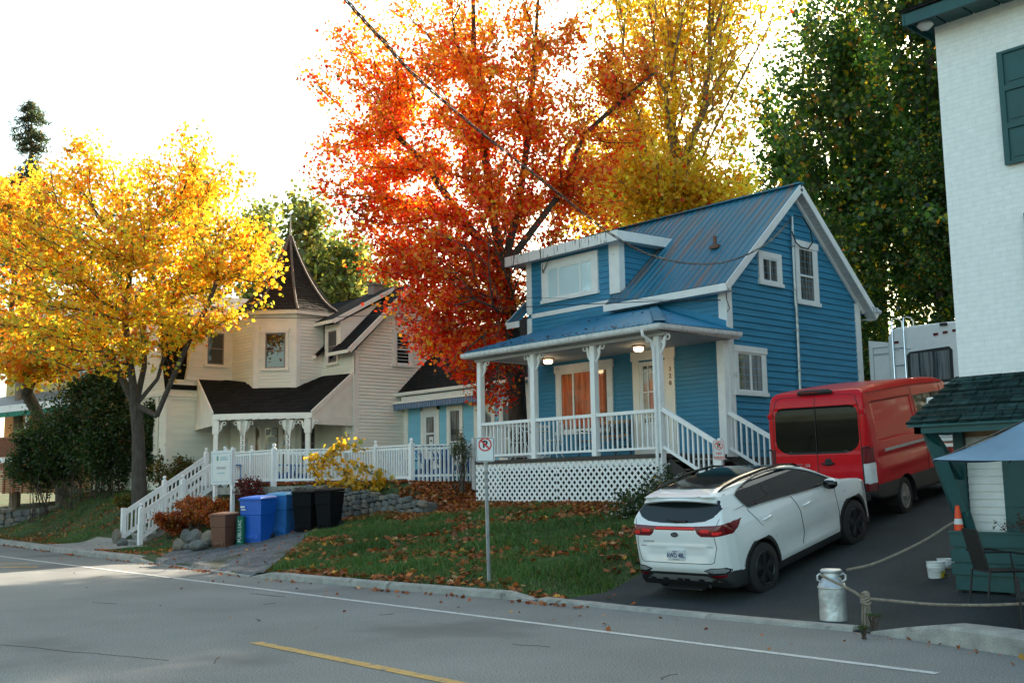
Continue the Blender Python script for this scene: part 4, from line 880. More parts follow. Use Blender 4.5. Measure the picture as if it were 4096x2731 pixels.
# local coordinates: x along facade, y back; verandah front edge at y=0
mb=MB(); mb.box(-6,6,2.2,9,0,9.5); YH.part('wall_core',mb,'yellow_siding',local=True)
mb=MB(); Y2=Fr((0,2.2,0),(1,0,0),(0,-1,0)); mb.siding([(-6,4.7),(6,4.7),(6,9.5),(-6,9.5)],.14,.02,fr=Y2); YH.part('upper_wall',mb,'yellow_siding',local=True)
mb=MB(Y2); mb.box(-6,6,0,.02,1.9,4.6); YH.part('lower_wall',mb,'orange_siding',local=True)
mb=MB(); mb.slab([(-7,-.3,4.55),(6.4,-.3,4.55),(6.4,2.3,5.5),(-7,2.3,5.5)],.1); YH.part('verandah_roof',mb,'frame_grey',local=True)
mb=MB(); mb.box(-7,6.4,-.36,-.28,4.2,4.55); YH.part('eave',mb,'white',local=True); mb=MB(); mb.box(-7,6.2,-.34,-.3,3.95,4.2); YH.part('awning',mb,'awning_green',local=True)
for x in (-5,-2.6,.55,3.0,5.6):
    mb=MB(); mb.box(x-.08,x+.08,-.1,.06,1.75,4.3); mb.prism([(x-.08,3.9),(x+.08,3.9),(x+.25,4.25),(x-.25,4.25)],-.02,.04,Y); YH.part('verandah_post',mb,'white',local=True)
mb=MB(); 
for i in range(110): mb.box(-7+i*.12,-7+i*.12+.05,-.02,.02,1.9,2.85)
mb.box(-7,6,-.05,.05,2.85,2.95); YH.part('railing',mb,'redwood',local=True)
mb=MB(); mb.box(-7,6,-.08,.0,1.6,1.88); mb.box(-7,6,.2,2.2,1.6,1.88); YH.part('deck',mb,'white',local=True)
mb=MB(); mb.box(-7,6,-.02,.05,1.2,1.6)
for x in np.arange(-7,6,.9): mb.box(x-.07,x+.07,-.02,.06,0,1.6)
for z in np.arange(.1,1.2,.12): mb.box(-7,6,.06,.1,z,z+.07)
YH.part('deck_skirt',mb,'redwood',local=True)
for x0,x1,z0,z1 in ((-1.6,-.6,2.6,3.9),(-.2,1.2,2.5,4.0),(1.9,2.7,2.5,4.0),(-1.9,-1.0,6.0,7.5),(1.4,2.3,6.0,7.5),(4,4.9,6,7.5)): window(YH,Y2,x0,x1,z0,z1,.14,'glass_curtain','white','white',rails=((z0+z1)/2,),n0=.02) if False else None
def lwindow(T,fr,s0,s1,z0,z1):
    mb=MB(fr); mb.box(s0-.14,s0,0,.06,z0,z1);mb.box(s1,s1+.14,0,.06,z0,z1);mb.box(s0-.14,s1+.14,0,.07,z1,z1+.16);mb.box(s0-.16,s1+.16,0,.08,z0-.1,z0);mb.box(s0,s1,0,.04,(z0+z1)/2-.03,(z0+z1)/2+.03); w=T.part('window',mb,'white',local=True)
    g=MB(fr); g.box(s0,s1,0,.03,z0,z1); T.part('pane',g,'glass_curtain',parent=w,local=True)
for x0,x1,z0,z1 in ((-1.6,-.6,2.6,3.9),(-.2,1.2,2.5,4.0),(1.9,2.7,2.5,4.0),(-1.9,-1.0,6.0,7.5),(1.4,2.3,6.0,7.5),(4,4.9,6,7.5)): lwindow(YH,Y2,x0,x1,z0,z1)
mb=MB(); mb.slab([(-6.5,1.6,9.6),(6.5,1.6,9.6),(6.5,5.5,11.5),(-6.5,5.5,11.5)],.12); mb.slab([(-6.5,9.5,9.6),(6.5,9.5,9.6),(6.5,5.5,11.5),(-6.5,5.5,11.5)],.12); YH.part('roof',mb,'frame_grey',local=True)
mb=MB(); mb.box(-6.5,6.5,1.55,1.65,9.35,9.6); YH.part('cornice',mb,'white',local=True)
# ------------------------------------------------------------------ white brick building at the right
BB=Thing('white_brick_building',(-6,15,.2),'tall white brick building with teal shutters and green shingled porch roof at the right edge','building')
Bf=Fr((0,15,0),(1,0,0),(0,-1,0)); BL=-7.24
mb=MB(); mb.add([(BL,15,3.0),(3,15,3.0),(3,15,9.0),(BL,15,9.0)],[(0,1,2,3)]); mb.add([(BL,15,0),(BL,26,0),(BL,26,9.0),(BL,15,9.0)],[(3,2,1,0)]) ; mb.add([(BL,26,0),(3,26,0),(3,26,9),(BL,26,9)],[(3,2,1,0)]); BB.part('wall',mb,'brick')
mb=MB(); mb.box(BL-.02,BL+.12,0,.02,3.15,8.4,Bf); mb.box(BL,3,0,.025,3.12,3.3,Bf)
mb=MB(); mb.box(BL-.19,4,14.53,26.5,8.46,8.5); mb.box(BL-.21,4,14.48,14.53,8.38,8.56); mb.box(BL-.23,BL-.20,14.47,26.5,8.38,8.56)
for i in range(26): mb.box(BL-.18+i*.4,BL-.18+i*.4+.37,14.53,15.0,8.435,8.458)
BB.part('eave',mb,'teal')
mb=MB(); mb.slab([(BL-.25,14.44,8.62),(4,14.44,8.62),(4,20,10.4),(BL-.25,20,10.4)],.05); mb.slab([(BL-.25,26.6,8.6),(4,26.6,8.6),(4,20,10.4),(BL-.25,20,10.4)],.05); BB.part('roof',mb,'shingle_black')
mb=MB(); mb.lathe((BL-.02,14.75,8.40),[(.0,.05),(.1,.05),(.12,0),(.06,-.06),(0,-.07)],12); BB.part('soffit_lamp',mb,'white',smooth=True)
def shutter(s0,s1,z0,z1,rows):
    mb=MB(Bf); mb.box(s0,s1,.02,.06,z0,z1); h=(z1-z0)/rows; fw=.08
    for i in range(rows):
        a=z0+i*h; mb.box(s0,s0+fw,.06,.085,a+fw/2,a+h-fw/2); mb.box(s1-fw,s1,.06,.085,a+fw/2,a+h-fw/2); mb.box(s0,s1,.06,.086,a-.0,a+fw/2); mb.box(s0,s1,.06,.086,a+h-fw/2,a+h); mb.box(s0+fw+.05,s1-fw-.05,.06,.072,a+fw/2+.05,a+h-fw/2-.05)
    return BB.part('shutter',mb,'teal')
shutter(-6.33,-5.72,6.08,7.72,3); shutter(-6.13,-5.5,3.55,5.35,3)
window(BB,Bf,-5.6,-4.4,6.1,7.7,.08,'glass_curtain','white','white',rails=(6.9,)); window(BB,Bf,-5.4,-4.2,3.6,5.3,.08,'glass_curtain','white','white',rails=(4.4,))
# shingled canopy with stepped courses
mb=MB(); nC=9; v0,z0,v1,z1=14.05,2.50,15.0,3.19
for i in range(nC):
    a,b=i/nC,(i+1)/nC
    va,vb=v0+(v1-v0)*a,v0+(v1-v0)*b; za,zb_=z0+(z1-z0)*a+.022,z0+(z1-z0)*b+.004; x0=(-7.62)+(BL+.0+7.52)*a; x=x0-.02+random.uniform(0,.1)
    ua=-7.60+.30*a; ub=-7.60+.30*b; x=ua
    while x<-2.5:
        w=random.uniform(.17,.3); x2=min(x+w,-2.5); dz=random.uniform(-.006,.01); dv=random.uniform(-.014,.014); q0=max(x,ub) if x==ua else x
        mb.add([(x,va+dv,za+dz),(x2-.008,va+dv,za+dz),(x2-.008,vb+.03,zb_),(q0,vb+.03,zb_),(x,va+dv,za+dz-.03),(x2-.008,va+dv,za+dz-.03)],[(0,1,2,3),(0,4,5,1)]); x=x2
CN=BB.part('canopy',mb,'shingle_green')
mb=MB(); mb.slab([(-7.58,14.06,2.48),(-2.5,14.06,2.48),(-2.5,15,3.17),(-7.30,15,3.17)],.03); mb.box(-7.5,-2.5,14.1,14.16,2.36,2.47); mb.box(-7.5,-7.4,14.1,15,2.36,2.47); BB.part('canopy_frame',mb,'teal',parent=CN)
mb=MB(); mb.box(-7.34,-7.2,14.88,15.0,0,2.9); mb.beam((-7.33,14.2,2.42),(-7.27,14.92,1.75),.08,.1); mb.beam((-7.42,14.35,2.42),(-7.15,14.6,1.2),.13,.16); mb.beam((-7.15,14.6,1.3),(-7.08,14.9,.5),.15,.16); BB.part('canopy_brace',mb,'teal',split=True)
mb=MB(); mb.siding([(-7.2,.4),(-6.7,.4),(-6.7,2.3),(-7.2,2.3)],.105,.016,n0=.02,fr=Bf); mb.box(-7.28,-7.2,0,.06,.3,2.35,Bf); mb.box(-7.2,-5,-.3,.018,.3,2.9,Bf); BB.part('porch_siding',mb,'white')
mb=MB(Bf); mb.box(-6.7,-5.7,.0,.05,.2,2.3); mb.box(-6.6,-6.25,.05,.07,1.35,2.15); mb.box(-6.6,-6.25,.05,.07,.45,1.2); mb.box(-6.15,-5.8,.05,.07,1.35,2.15); BB.part('door',mb,'teal')
mb=MB(Bf); mb.box(-7.2,-6.3,.02,.05,2.32,2.5); BB.part('lintel',mb,'bench_wood')
# ------------------------------------------------------------------ pole-mounted heat pump at the side wall
T=Thing('heat_pump',(-7.65,15.9,2.1),'white louvred outdoor unit on the side wall behind the green canopy','air conditioner')
mb=MB(); mb.box(-8.15,-7.26,15.75,16.15,2.3,2.98); T.part('casing',mb,'white',bevel=.02); mb=MB()
for k in range(7): mb.box(-8.1,-7.3,15.73,15.745,2.36+k*.085,2.40+k*.085)
T.part('louvres',mb,'soffit')
mb=MB(); mb.box(-8.2,-7.24,15.78,16.1,2.22,2.27); T.part('bracket',mb,'cream_trim')
# ------------------------------------------------------------------ trees
MAPLE=np.array([(0,-.5),(.16,-.3),(.45,-.34),(.33,-.08),(.52,.12),(.24,.12),(.0,.55),(-.24,.12),(-.52,.12),(-.33,-.08),(-.45,-.34),(-.16,-.3)])
QUAD=np.array([(-.42,-.1),(0,-.5),(.42,-.05),(.05,.5)])
def rnd_dirs(n,rng,up=.0):
    d=rng.normal(size=(n,3)); d[:,2]+=up; return d/np.linalg.norm(d,axis=1,keepdims=True)
def leaves_mesh(name,pos,size,col,rng,m='leaf',shape=MAPLE,parent=None,up=.3,flat=False,nrm=None):
    n=len(pos); k=len(shape); nn=rnd_dirs(n,rng,up) if nrm is None else nrm
    r=rnd_dirs(n,rng); a=np.cross(nn,r); a/=np.linalg.norm(a,axis=1,keepdims=True)+1e-9; b=np.cross(nn,a)
    sz=size*(.65+.7*rng.random(n))
    P=pos[:,None,:]+(a[:,None,:]*shape[None,:,0:1]+b[:,None,:]*shape[None,:,1:2])*sz[:,None,None]
    P=P+nn[:,None,:]*(np.abs(shape[None,:,0:1])*.35*(rng.random((n,1,1))-.3))*sz[:,None,None]
    F=np.arange(n*k).reshape(n,k); T=np.repeat(col,k,axis=0)
    return mesh_np(name,P.reshape(-1,3),F,m,parent=parent,tint=T)
def skeleton(root,trunk,att,rng,bf=.35,wob=.07,extra=()):
    """minimum spanning tree with path-length weight from trunk nodes through attractors"""
    nodes=[np.array(p,float) for p in trunk]; par=[-1]+list(range(len(trunk)-1)); plen=[0.]
    for i in range(1,len(trunk)): plen.append(plen[-1]+np.linalg.norm(nodes[i]-nodes[i-1]))
    k0=len(trunk)-1
    for br in extra:
        p=k0
        for i,q in enumerate(br):
            nodes.append(np.array(q,float)); par.append(p); plen.append(plen[p]+.35*np.linalg.norm(nodes[-1]-nodes[p])); p=len(nodes)-1
    base=len(nodes); k0=len(trunk)
    fork=nodes[k0-1]; att=att[np.argsort(np.linalg.norm(att-fork,axis=1)*(1+.15*rng.random(len(att))))]
    NA=np.array(nodes+[np.zeros(3)]*(len(att)*2)); cnt=base; PL=np.zeros(len(NA)); PL[:base]=plen; lo=max(1,k0-2)
    PL[:base]=[max(0,p-plen[lo]) for p in plen]
    for a in att:
        d=NA[lo:cnt]-a; dist=np.linalg.norm(d,axis=1)
        cost=dist+bf*PL[lo:cnt]+ .5*np.maximum(0,NA[lo:cnt,2]-a[2])
        j=int(np.argmin(cost))+lo; L=dist[j-lo]
        if L>.9:   # curved intermediate joint
            mid=NA[j]*.5+a*.5+rng.normal(size=3)*L*wob+np.array([0,0,-.05*L])
            NA[cnt]=mid; par.append(j); PL[cnt]=PL[j]+L/2; cnt+=1; j=cnt-1
        NA[cnt]=a; par.append(j); PL[cnt]=PL[j]+L; cnt+=1
    return NA[:cnt],np.array(par),k0
def limbs(NA,par,base,rt,rtip=.012,ex=.42,seg=6,thr=0):
    n=len(NA); w=np.zeros(n); ch=np.zeros(n,int)
    for i in range(n-1,0,-1):
        if ch[i]==0: w[i]=1
        w[par[i]]+=w[i]; ch[par[i]]+=1
    k=math.log(rt/rtip)/math.log(w[1:].max()); r=rtip*np.maximum(w,1)**k
    return r,w
def tree(name,label,cat,base,trunk,blobs,n_att,n_leaf,size,palette,rt=.25,group=None,bark='bark_dark',shape=MAPLE,spread=.38,seed=1,bf=.35,rtip=.012,leaf_up=.3,shell=.55,dens=None,wob=.07,flare=1.35,loc=None,bare=None,shift_mesh=True,extra=()):
    rng=np.random.default_rng(seed); base=np.array(base,float)
    tr=[base-np.array([0,0,.25])]+[np.array(p,float) for p in trunk]
    bl=[(np.array(c,float),np.array(r,float),wt) for c,r,wt in blobs]; W=np.array([b[2] for b in bl]); W=W/W.sum()
    att=[]
    for b,(c,r,wt) in zip(rng.choice(len(bl),n_att,p=W),[None]*0 or [(0,0,0)]*n_att):
        c,r,_=bl[b]; d=rnd_dirs(1,rng)[0]; rad=rng.random()**shell; att.append(c+d*r*rad)
    att=np.array(att)
    NA,par,nb=skeleton(tr[0],tr,att,rng,bf,wob,extra); r,w=limbs(NA,par,nb,rt,rtip)
    for i in range(nb): r[i]=max(r[i],rt*(1-.15*i/max(1,nb-1)))
    r[0]=rt*flare
    T=empty(name,tuple(base),label,cat,group)
    mb=MB(); n=len(NA)
    for i in range(1,n):
        p=par[i]; sg=9 if r[i]>.08 else (6 if r[i]>.03 else 4)
        rp=r[p] if (i<nb or r[p]<r[i]*1.6) else r[i]*1.25
        mb.tube([NA[p]-base,NA[i]-base],[rp,r[i]],sg,cap=False)
    mb.build('trunk',bark,T,smooth=True)
    # leaves
    tips=np.where(w<=max(4,n*.02))[0]; tips=tips[tips>=nb]
    if dens is not None: pr=dens(NA[tips]); pr=pr/pr.sum()
    else: pr=None
    ids=rng.choice(tips,n_leaf,p=pr); t=rng.random((n_leaf,1)); pos=NA[ids]*(1-t*.8)+NA[par[ids]]*t*.8+rng.normal(size=(n_leaf,3))*spread*np.array([1,1,.75])
    # small twig clumps
    keep=~((pos[:,0]>-22.5)&(pos[:,0]<-14)&(pos[:,1]>17)&(pos[:,1]<26.3)&(pos[:,2]<8.6+.0*pos[:,2]))
    keep&=~((pos[:,0]>-31.4)&(pos[:,1]>20)&(pos[:,1]<25)&(pos[:,2]<np.interp(pos[:,1],[20,22.6,25],[6.5,9,6.5]))&(pos[:,0]<-31))
    pos=pos[keep]; ids=ids[keep]; n_leaf=len(pos)
    pos=pos-base; col=palette(pos+base,rng)
    # per-clump tint shift
    cl=rng.normal(size=(n,1))*.24; col=col*(1+cl[ids]); col=np.clip(col,.004,.98)
    leaves_mesh('crown',pos,size,col,rng,shape=shape,parent=T,up=leaf_up)
    return T
def mixpal(cols,wfun):
    cols=np.array(cols)
    def f(p,rng):
        w=wfun(p); w=np.maximum(w,1e-4); w=w/w.sum(axis=1,keepdims=True); c=np.cumsum(w,axis=1); u=rng.random((len(p),1)); k=np.minimum((u>c).sum(axis=1),len(cols)-1)
        return cols[k]*(.8+.4*rng.random((len(p),1)))
    return f
def cnoise(p,s,ph):
    return .5+.5*np.sin(p[:,0]*s+ph)*np.sin(p[:,1]*s*1.3+ph*2)*np.sin(p[:,2]*s*1.1+ph*3)
def blob(x,y,d,rx,ry,rd,w=1):     # pixel radii turned into metres at depth d
    return (at(x,y,depth=d),(rx*d/2472,rd,ry*d/2472),w)
def local_blobs(L): return L
RED=(.98,.055,.006); DRED=(.80,.03,.006); ORG=(.99,.30,.016); YOR=(.98,.50,.03); YEL=(.96,.63,.035); YGR=(.62,.62,.04); GRN=(.10,.19,.02)
# red maple between the houses
dR=31.
def red_w(p):
    z=p[:,2]; h=np.clip((z-4)/11,0,1); n=cnoise(p,1.1,.7); n2=cnoise(p,2.3,2.)
    return np.stack([1.4*(1-h)+.6*n,.16*(1-h)+.08*n2,.55+1.6*h*n2+.3*n,.12+1.0*h**1.3*n,.25*h**2.5*n2,.01+0*z],1)
b0=at(1190,1000,depth=31.5); b0[2]=g1(b0[0],b0[1])
tree('red_maple','flaming red and orange maple towering between the cream house and the blue house','tree',b0,
     [at(1186,860,31.5),at(1170,720,31.2),at(1155,620,31)],
     [blob(1100,130,31,260,220,3.6,1.15),blob(1030,330,31,270,210,3.6,1.2),blob(1270,290,31,200,230,3.2,.9),blob(860,420,31,120,120,2.4,.45),blob(880,190,31,110,150,2.6,.55),blob(1400,130,31.5,70,130,1.8,.25),blob(930,560,30.5,130,110,2.6,.6),blob(1100,560,30,200,140,3.,.9),
      blob(1020,690,29.8,130,90,2.4,.55),blob(1110,640,30,110,110,2.4,.5),blob(1040,780,29.8,85,65,1.8,.40),blob(1125,830,29.6,85,80,1.5,.62),blob(1150,905,29.4,55,40,.9,.34),blob(1260,470,32.5,170,100,2.8,.55),blob(1080,-120,31,300,170,3.6,.5),blob(1420,200,31.5,70,140,1.8,.2)],
     1200,72000,.115,mixpal([RED,DRED,ORG,YOR,YEL,GRN],red_w),rt=.25,seed=5,spread=.20,bf=.75,extra=[[at(x,y,31) for x,y in L] for L in ([(1130,480),(1110,330),(1090,150),(1085,-50)],[(1190,480),(1215,300),(1230,100),(1240,-80)],[(1060,500),(980,380),(900,300)],[(1290,440),(1340,310),(1430,230),(1500,170)])],rtip=.011,shell=.45,
     dens=lambda p:1.1-.6*sst(10,16,p[:,2]))
# yellow maple at the left with low forking trunk
def yel_w(p):
    z=p[:,2]; h=np.clip((z-4)/8,0,1); n=cnoise(p,.9,1.3); n2=cnoise(p,2.1,.2); lft=np.clip((-34-p[:,0])/8,0,1)
    return np.stack([.02+0*z,(.55+.7*n*(.4+lft)),1.0+.6*h,.7*(1-h*.6)+.4*n2,.30*(1-h)*n2+.05],1)
b1=at(322,1150,depth=35.8); b1[2]=g1(b1[0],b1[1])
tree('yellow_maple','broad yellow green maple with a thick forked grey trunk left of the stairs','tree',b1,
     [at(318,1000,35.8),at(312,930,35.8)],
     [blob(300,560,35.8,270,160,3.8,1.5),blob(130,600,35.5,170,170,3.4,.8),blob(460,590,36,140,160,3.,.9),blob(180,760,35,190,100,3.2,.7),blob(370,740,35.2,110,70,2.2,.4),blob(60,480,35.6,90,90,2.5,.35),blob(440,400,36,110,80,2.4,.4),blob(190,400,36,90,70,2.2,.3),
      blob(575,560,36,40,110,1.4,.16),blob(520,730,35.2,60,30,1.2,.10),blob(175,330,36,30,35,.8,.06),blob(440,325,36,40,30,.8,.07)],
     950,32000,.132,mixpal([RED,ORG,YEL,YGR,GRN],yel_w),rt=.205,seed=9,bark='bark',spread=.21,bf=.7,extra=[[at(x,y,dd) for x,y,dd in L] for L in ([(360,955,35.6),(400,860,35.4),(440,770,35.3),(478,700,35.2),(500,640,35.4)],[(275,860,35.9),(250,800,36.),(232,700,36.2)],[(300,840,35.4),(288,740,35.2),(300,600,35.3)],[(332,840,36),(330,740,36.3),(350,600,36.4)],[(362,870,36),(385,790,36),(395,700,36)])],rtip=.011,shell=.5)
# orange-yellow maple further left, trunk behind the hedge
b2=at(150,1100,depth=44.); b2[2]=g1(b2[0],b2[1])
tree('orange_maple','leaning maple behind the hedge at the left edge with yellow and orange leaves','tree',b2,
     [at(140,1060,44),at(105,985,44),at(60,900,43.5)],
     [blob(30,780,42,130,110,3,1.),blob(-60,600,42,150,220,3.5,1.),blob(100,820,41,100,50,2,.4),blob(0,470,44,90,90,2.5,.35)],
     320,13000,.19,mixpal([RED,ORG,YEL,YGR,GRN],yel_w),rt=.24,seed=12,bark='bark',spread=.3)
# thinning yellow maple behind the blue house
def y2_w(p):
    z=p[:,2]; n=cnoise(p,.9,.4); n2=cnoise(p,2.,1.2); return np.stack([.03+.08*n2,.55+.75*n,1.35+.4*n2,.03*n2],1)
dY=38.
b3=at(1545,900,depth=dY); b3[2]=g1(b3[0],b3[1])
tree('bare_topped_maple','tall yellow maple with thinning bare upper limbs rising behind the blue roof','tree',b3,
     [at(1548,700,dY),at(1552,520,dY),at(1556,430,dY)],
     [blob(1560,60,dY,190,230,3.4,1.1),blob(1640,-80,dY,200,200,3.4,.7),blob(1460,-60,dY,120,200,3,.6),blob(1640,200,dY,110,120,2.4,.35),blob(1470,400,dY,160,110,3.,.7),blob(1640,430,dY,100,80,2.6,.3),blob(1440,230,dY,90,140,2.4,.5)],
     1100,30000,.15,mixpal([RED,YOR,(.99,.74,.05),YGR],y2_w),rt=.30,seed=21,bark='bark_tan',spread=.28,bf=.88,rtip=.011,shell=.85,wob=.035,
     dens=lambda p:.34+1.0*(1-sst(11,16,p[:,2])))
tree('small_yellow_maple','bright yellow young maple filling the gap left of the bare topped tree','tree',np.array([*at(1430,800,43)[:2],3.0]),
     [at(1432,650,43),at(1436,520,43)],
     [blob(1440,390,43,140,140,3.4,1.2),blob(1500,480,42,150,70,3.,.7),blob(1380,470,43,90,80,2.6,.5),blob(1660,480,44,110,50,3.,.5)],
     340,7500,.17,mixpal([RED,YOR,(.99,.76,.06),YGR],y2_w),rt=.2,seed=23,bark='bark_dark',spread=.4)
# dark green forest edge on the hill, right
G1=(.03,.095,.015);G2_=(.07,.165,.02);G3=(.34,.38,.02);G4=(.70,.26,.02);G5=(.85,.60,.03)
def gr_w(p):
    z=p[:,2]; n=cnoise(p,.7,.5); n2=cnoise(p,1.7,1.9); h=np.clip((z-8)/16,0,1); return np.stack([1.+0*z,.9+.3*n,.16+.3*n2*h,.02+.30*h*n*n2,.03+.06*n2],1)
def gtree(u,v,H,seed,label,R=4.6,nl=21000,grp='green trees of the wooded hill'):
    z=g1(u,v); b=np.array([u,v,z]); z=0
    B=[((u,v,b[2]+H*.72),(R*.8,R*.8,H*.27),1.),((u,v,b[2]+H*.45),(R,R,H*.25),1.2),((u+1,v-1.5,b[2]+H*.25),(R*.9,R*.9,H*.17),.8)]
    return tree('forest_tree',label,'tree',b,[b+np.array([.2,0,H*.15]),b+np.array([0,.1,H*.4]),b+np.array([.1,.2,H*.62])],B,300,nl,.22,mixpal([G1,G2_,G3,G4,G5],gr_w),rt=.26,seed=seed,bark='bark_dark',spread=.34,group=grp,bf=.9,leaf_up=.1,wob=.04)
GP=[gtree(-31.3,47,21,31,'leftmost tall dark green maple of the wooded hill, at the edge of the open sky',R=4.2),
    gtree(-26,44,24,32,'dark green maple with orange sprays right of the blue gable peak'),
    gtree(-21.5,43.5,26,33,'dense green tree beside the tall white brick wall')]
def place_copy(src,u,v,label,rot=0,sc=1.):
    c=copy_tree(src); c.location=(u,v,g1(u,v)); c.rotation_euler=(0,0,rot); c.scale=(sc,sc,sc); c['label']=label; return c
place_copy(GP[1],-29,52,'green tree in the second row behind the leftmost forest maple',2.1,1.12)
place_copy(GP[2],-24,52,'green tree in the second row of the wood, above the gable peak',1.0,1.15)
place_copy(GP[0],-18.5,50,'green tree in the second row touching the white wall',3.3,1.3)
place_copy(GP[1],-17.5,41,'low dark understorey tree between the blue gable and the white camper',.8,.5); place_copy(GP[2],-20.5,41.5,'low green understorey tree right of the blue gable eave',2.8,.5); place_copy(GP[0],-24,40.5,'low leafy tree just behind the right slope of the blue gable',1.9,.5)
k=0
for (u,v,s) in [(-16.5,44,1.05),(-11,45,1.1),(-5,44,1.1),(1,46,1.1),(8,45,1.1),(15,46,1.1),(-13,55,1.3),(-6,56,1.3),(2,56,1.3),(10,56,1.3),(20,55,1.3)]:
    c=place_copy(GP[k%3],u,v,'green forest trees standing hidden behind the white brick building',k*1.3,s); c['group']='hidden green trees behind the brick building'; k+=1
# dark trunks under the wood
# pines and mixed trees behind the cream house
P1=(.20,.25,.05);P2=(.36,.36,.07);P3=(.58,.42,.07);P4=(.11,.16,.05)
def pw(p):
    n=cnoise(p,.6,.9); n2=cnoise(p,1.6,.4); return np.stack([.8+0*n,.7*n2+.2,.5*n,.5+0*n],1)
for i,(x,d,yt,wd,lab,sd_) in enumerate([(705,54,420,75,'tall feathery pine just right of the turret spire',41),(800,55,520,70,'shorter pine with grey bare twigs behind the dormer roof',42),(600,60,440,70,'pine behind the yellow crown left of the turret spire',43),(870,58,600,70,'low mixed tree behind the red maple branches',44),(740,60,520,90,'broad yellow green tree filling the gap right of the turret',45),(450,64,350,60,'far green pine top showing above the yellow crown',46)]):
    tp=at(x,yt,depth=d); zb_=g1(tp[0],tp[1]); H=tp[2]-zb_; b=np.array([tp[0],tp[1],zb_])
    r=wd*d/2472
    B=[((tp[0],tp[1],zb_+H*.86),(r*.75,r*.75,H*.13),.8),((tp[0],tp[1],zb_+H*.62),(r,r,H*.2),1.),((tp[0],tp[1],zb_+H*.36),(r*1.05,r*1.05,H*.2),1.)]
    tree('background_pine',lab,'tree',b,[b+np.array([0,0,H*.3]),b+np.array([.1,0,H*.6]),b+np.array([0,0,H*.82])],B,260,6000,.28,mixpal([P1,P2,P3,P4],pw),rt=.2,seed=sd_,bark='bark_tan',spread=.42,group='trees behind the cream house',bf=.9,shape=QUAD)
# tall spruce, bare-stemmed with a club-shaped top, far left
tp=at(75,235,depth=60.); b=np.array([tp[0],tp[1],g1(tp[0],tp[1])]); px=60/2472
rng=np.random.default_rng(77)
T=empty('spruce',tuple(b),'tall thin spruce with a club shaped top above the yellow tree at the left','tree')
mb=MB(); H=tp[2]-b[2]; mb.tube([(0,0,-.2),(0,0,H*.5),(0,0,H-.2)],[.3,.2,.03],8)
prof=[(235,8),(255,30),(290,42),(320,42),(350,30),(380,24),(400,38),(430,60),(470,90),(540,110),(640,110)]
pos=[]
for j in range(190):
    y=235+(640-235)*rng.random()**.8; r=np.interp(y,[p[0] for p in prof],[p[1] for p in prof])*px*(.6+.5*rng.random()); z=H-(y-235)*px; a=rng.random()*6.28
    if 350<y<400 and rng.random()<.45: continue
    e=np.array([r*math.cos(a),r*math.sin(a),z-.25*r]); s0=np.array([0,0,z+.15*r]); mb.tube([s0,(s0+e)/2+np.array([0,0,.05]),e],[.035,.022,.008],4,cap=False)
    k=int(70*(r/1.)+30); t=rng.random((k,1))**.7; pos.append(s0+(e-s0)*t+rng.normal(size=(k,3))*np.array([.13,.13,.10]))
mb.build('trunk','bark_tan',T,smooth=True); pos=np.concatenate(pos); col=mixpal([(.05,.075,.03),(.03,.05,.02),(.20,.11,.03),(.10,.13,.05)],lambda p:np.stack([1+0*p[:,0],.8+0*p[:,0],.5*cnoise(p,1.5,.3),.5+0*p[:,0]],1))(pos,rng)
leaves_mesh('crown',pos,.20,col,rng,shape=np.array([(-.12,-.5),(.12,-.5),(.07,.5),(-.07,.5)]),parent=T)
# trees across the street (seen only in the window glass)
def place_tree_like(src,u,v,rot,sc,label):
    c=copy_tree(src); c.location=(u,v,0); c.rotation_euler=(0,0,rot); c.scale=(sc,)*3; c['label']=label; c['group']='autumn trees across the street'; return c
srcs={o.name:o for o in COL.objects if o.type=='EMPTY'}
for i,(s,u,v) in enumerate([('red_maple',-52,-22),('yellow_maple',-40,-24),('red_maple',-64,-24),('small_yellow_maple',-30,-24),('red_maple',-34,-34),('yellow_maple',-58,-36)]):
    place_tree_like(srcs[s],u,v,i*1.1,1.0,'autumn tree across the street, mirrored in the windows')
# ------------------------------------------------------------------ shrubs
def shrub(name,label,cat,c,r,n,size,cols,wts,seed,shape=QUAD,stems=8,group=None,stem_m='bark_dark',up=.2,kind=None,m='leaf'):
    rng=np.random.default_rng(seed); c=np.array(c,float); r=np.array(r,float); z=g1(c[0],c[1]); 
    T=empty(name,(c[0],c[1],z),label,cat,group); base=np.array([c[0],c[1],z])
    mb=MB(); pos=[]; nc=max(14,stems*5); cl=[]
    for i in range(nc):
        d=rnd_dirs(1,rng)[0]; p=c+d*r*rng.random()**.45; p[2]=max(p[2],z+.05); cl.append(p)
        if i<stems*2:
            s0=base+np.array([rng.normal()*r[0]*.3,rng.normal()*r[1]*.3,-.05]); m_=(s0+p)/2+rng.normal(size=3)*.08*r.max(); mb.tube([s0-base,m_-base,p-base],[.02,.013,.006],4,cap=False)
    mb.build('stem',stem_m,T)
    cl=np.array(cl); ids=rng.integers(0,nc,n); pos=cl[ids]+rng.normal(size=(n,3))*r*.17; pos[:,2]=np.maximum(pos[:,2],z+.02)
    w=np.array(wts)/sum(wts); cc=np.array(cols)[rng.choice(len(cols),n,p=w)]*(.75+.5*rng.random((n,1)))*(1+.18*rng.normal(size=(nc,1)))[ids]
    leaves_mesh('foliage',pos-base,size,np.clip(cc,.003,1),rng,shape=shape,parent=T,up=up); return T
HC=[(.03,.07,.016),(.05,.10,.022),(.08,.13,.03),(.18,.10,.03)]
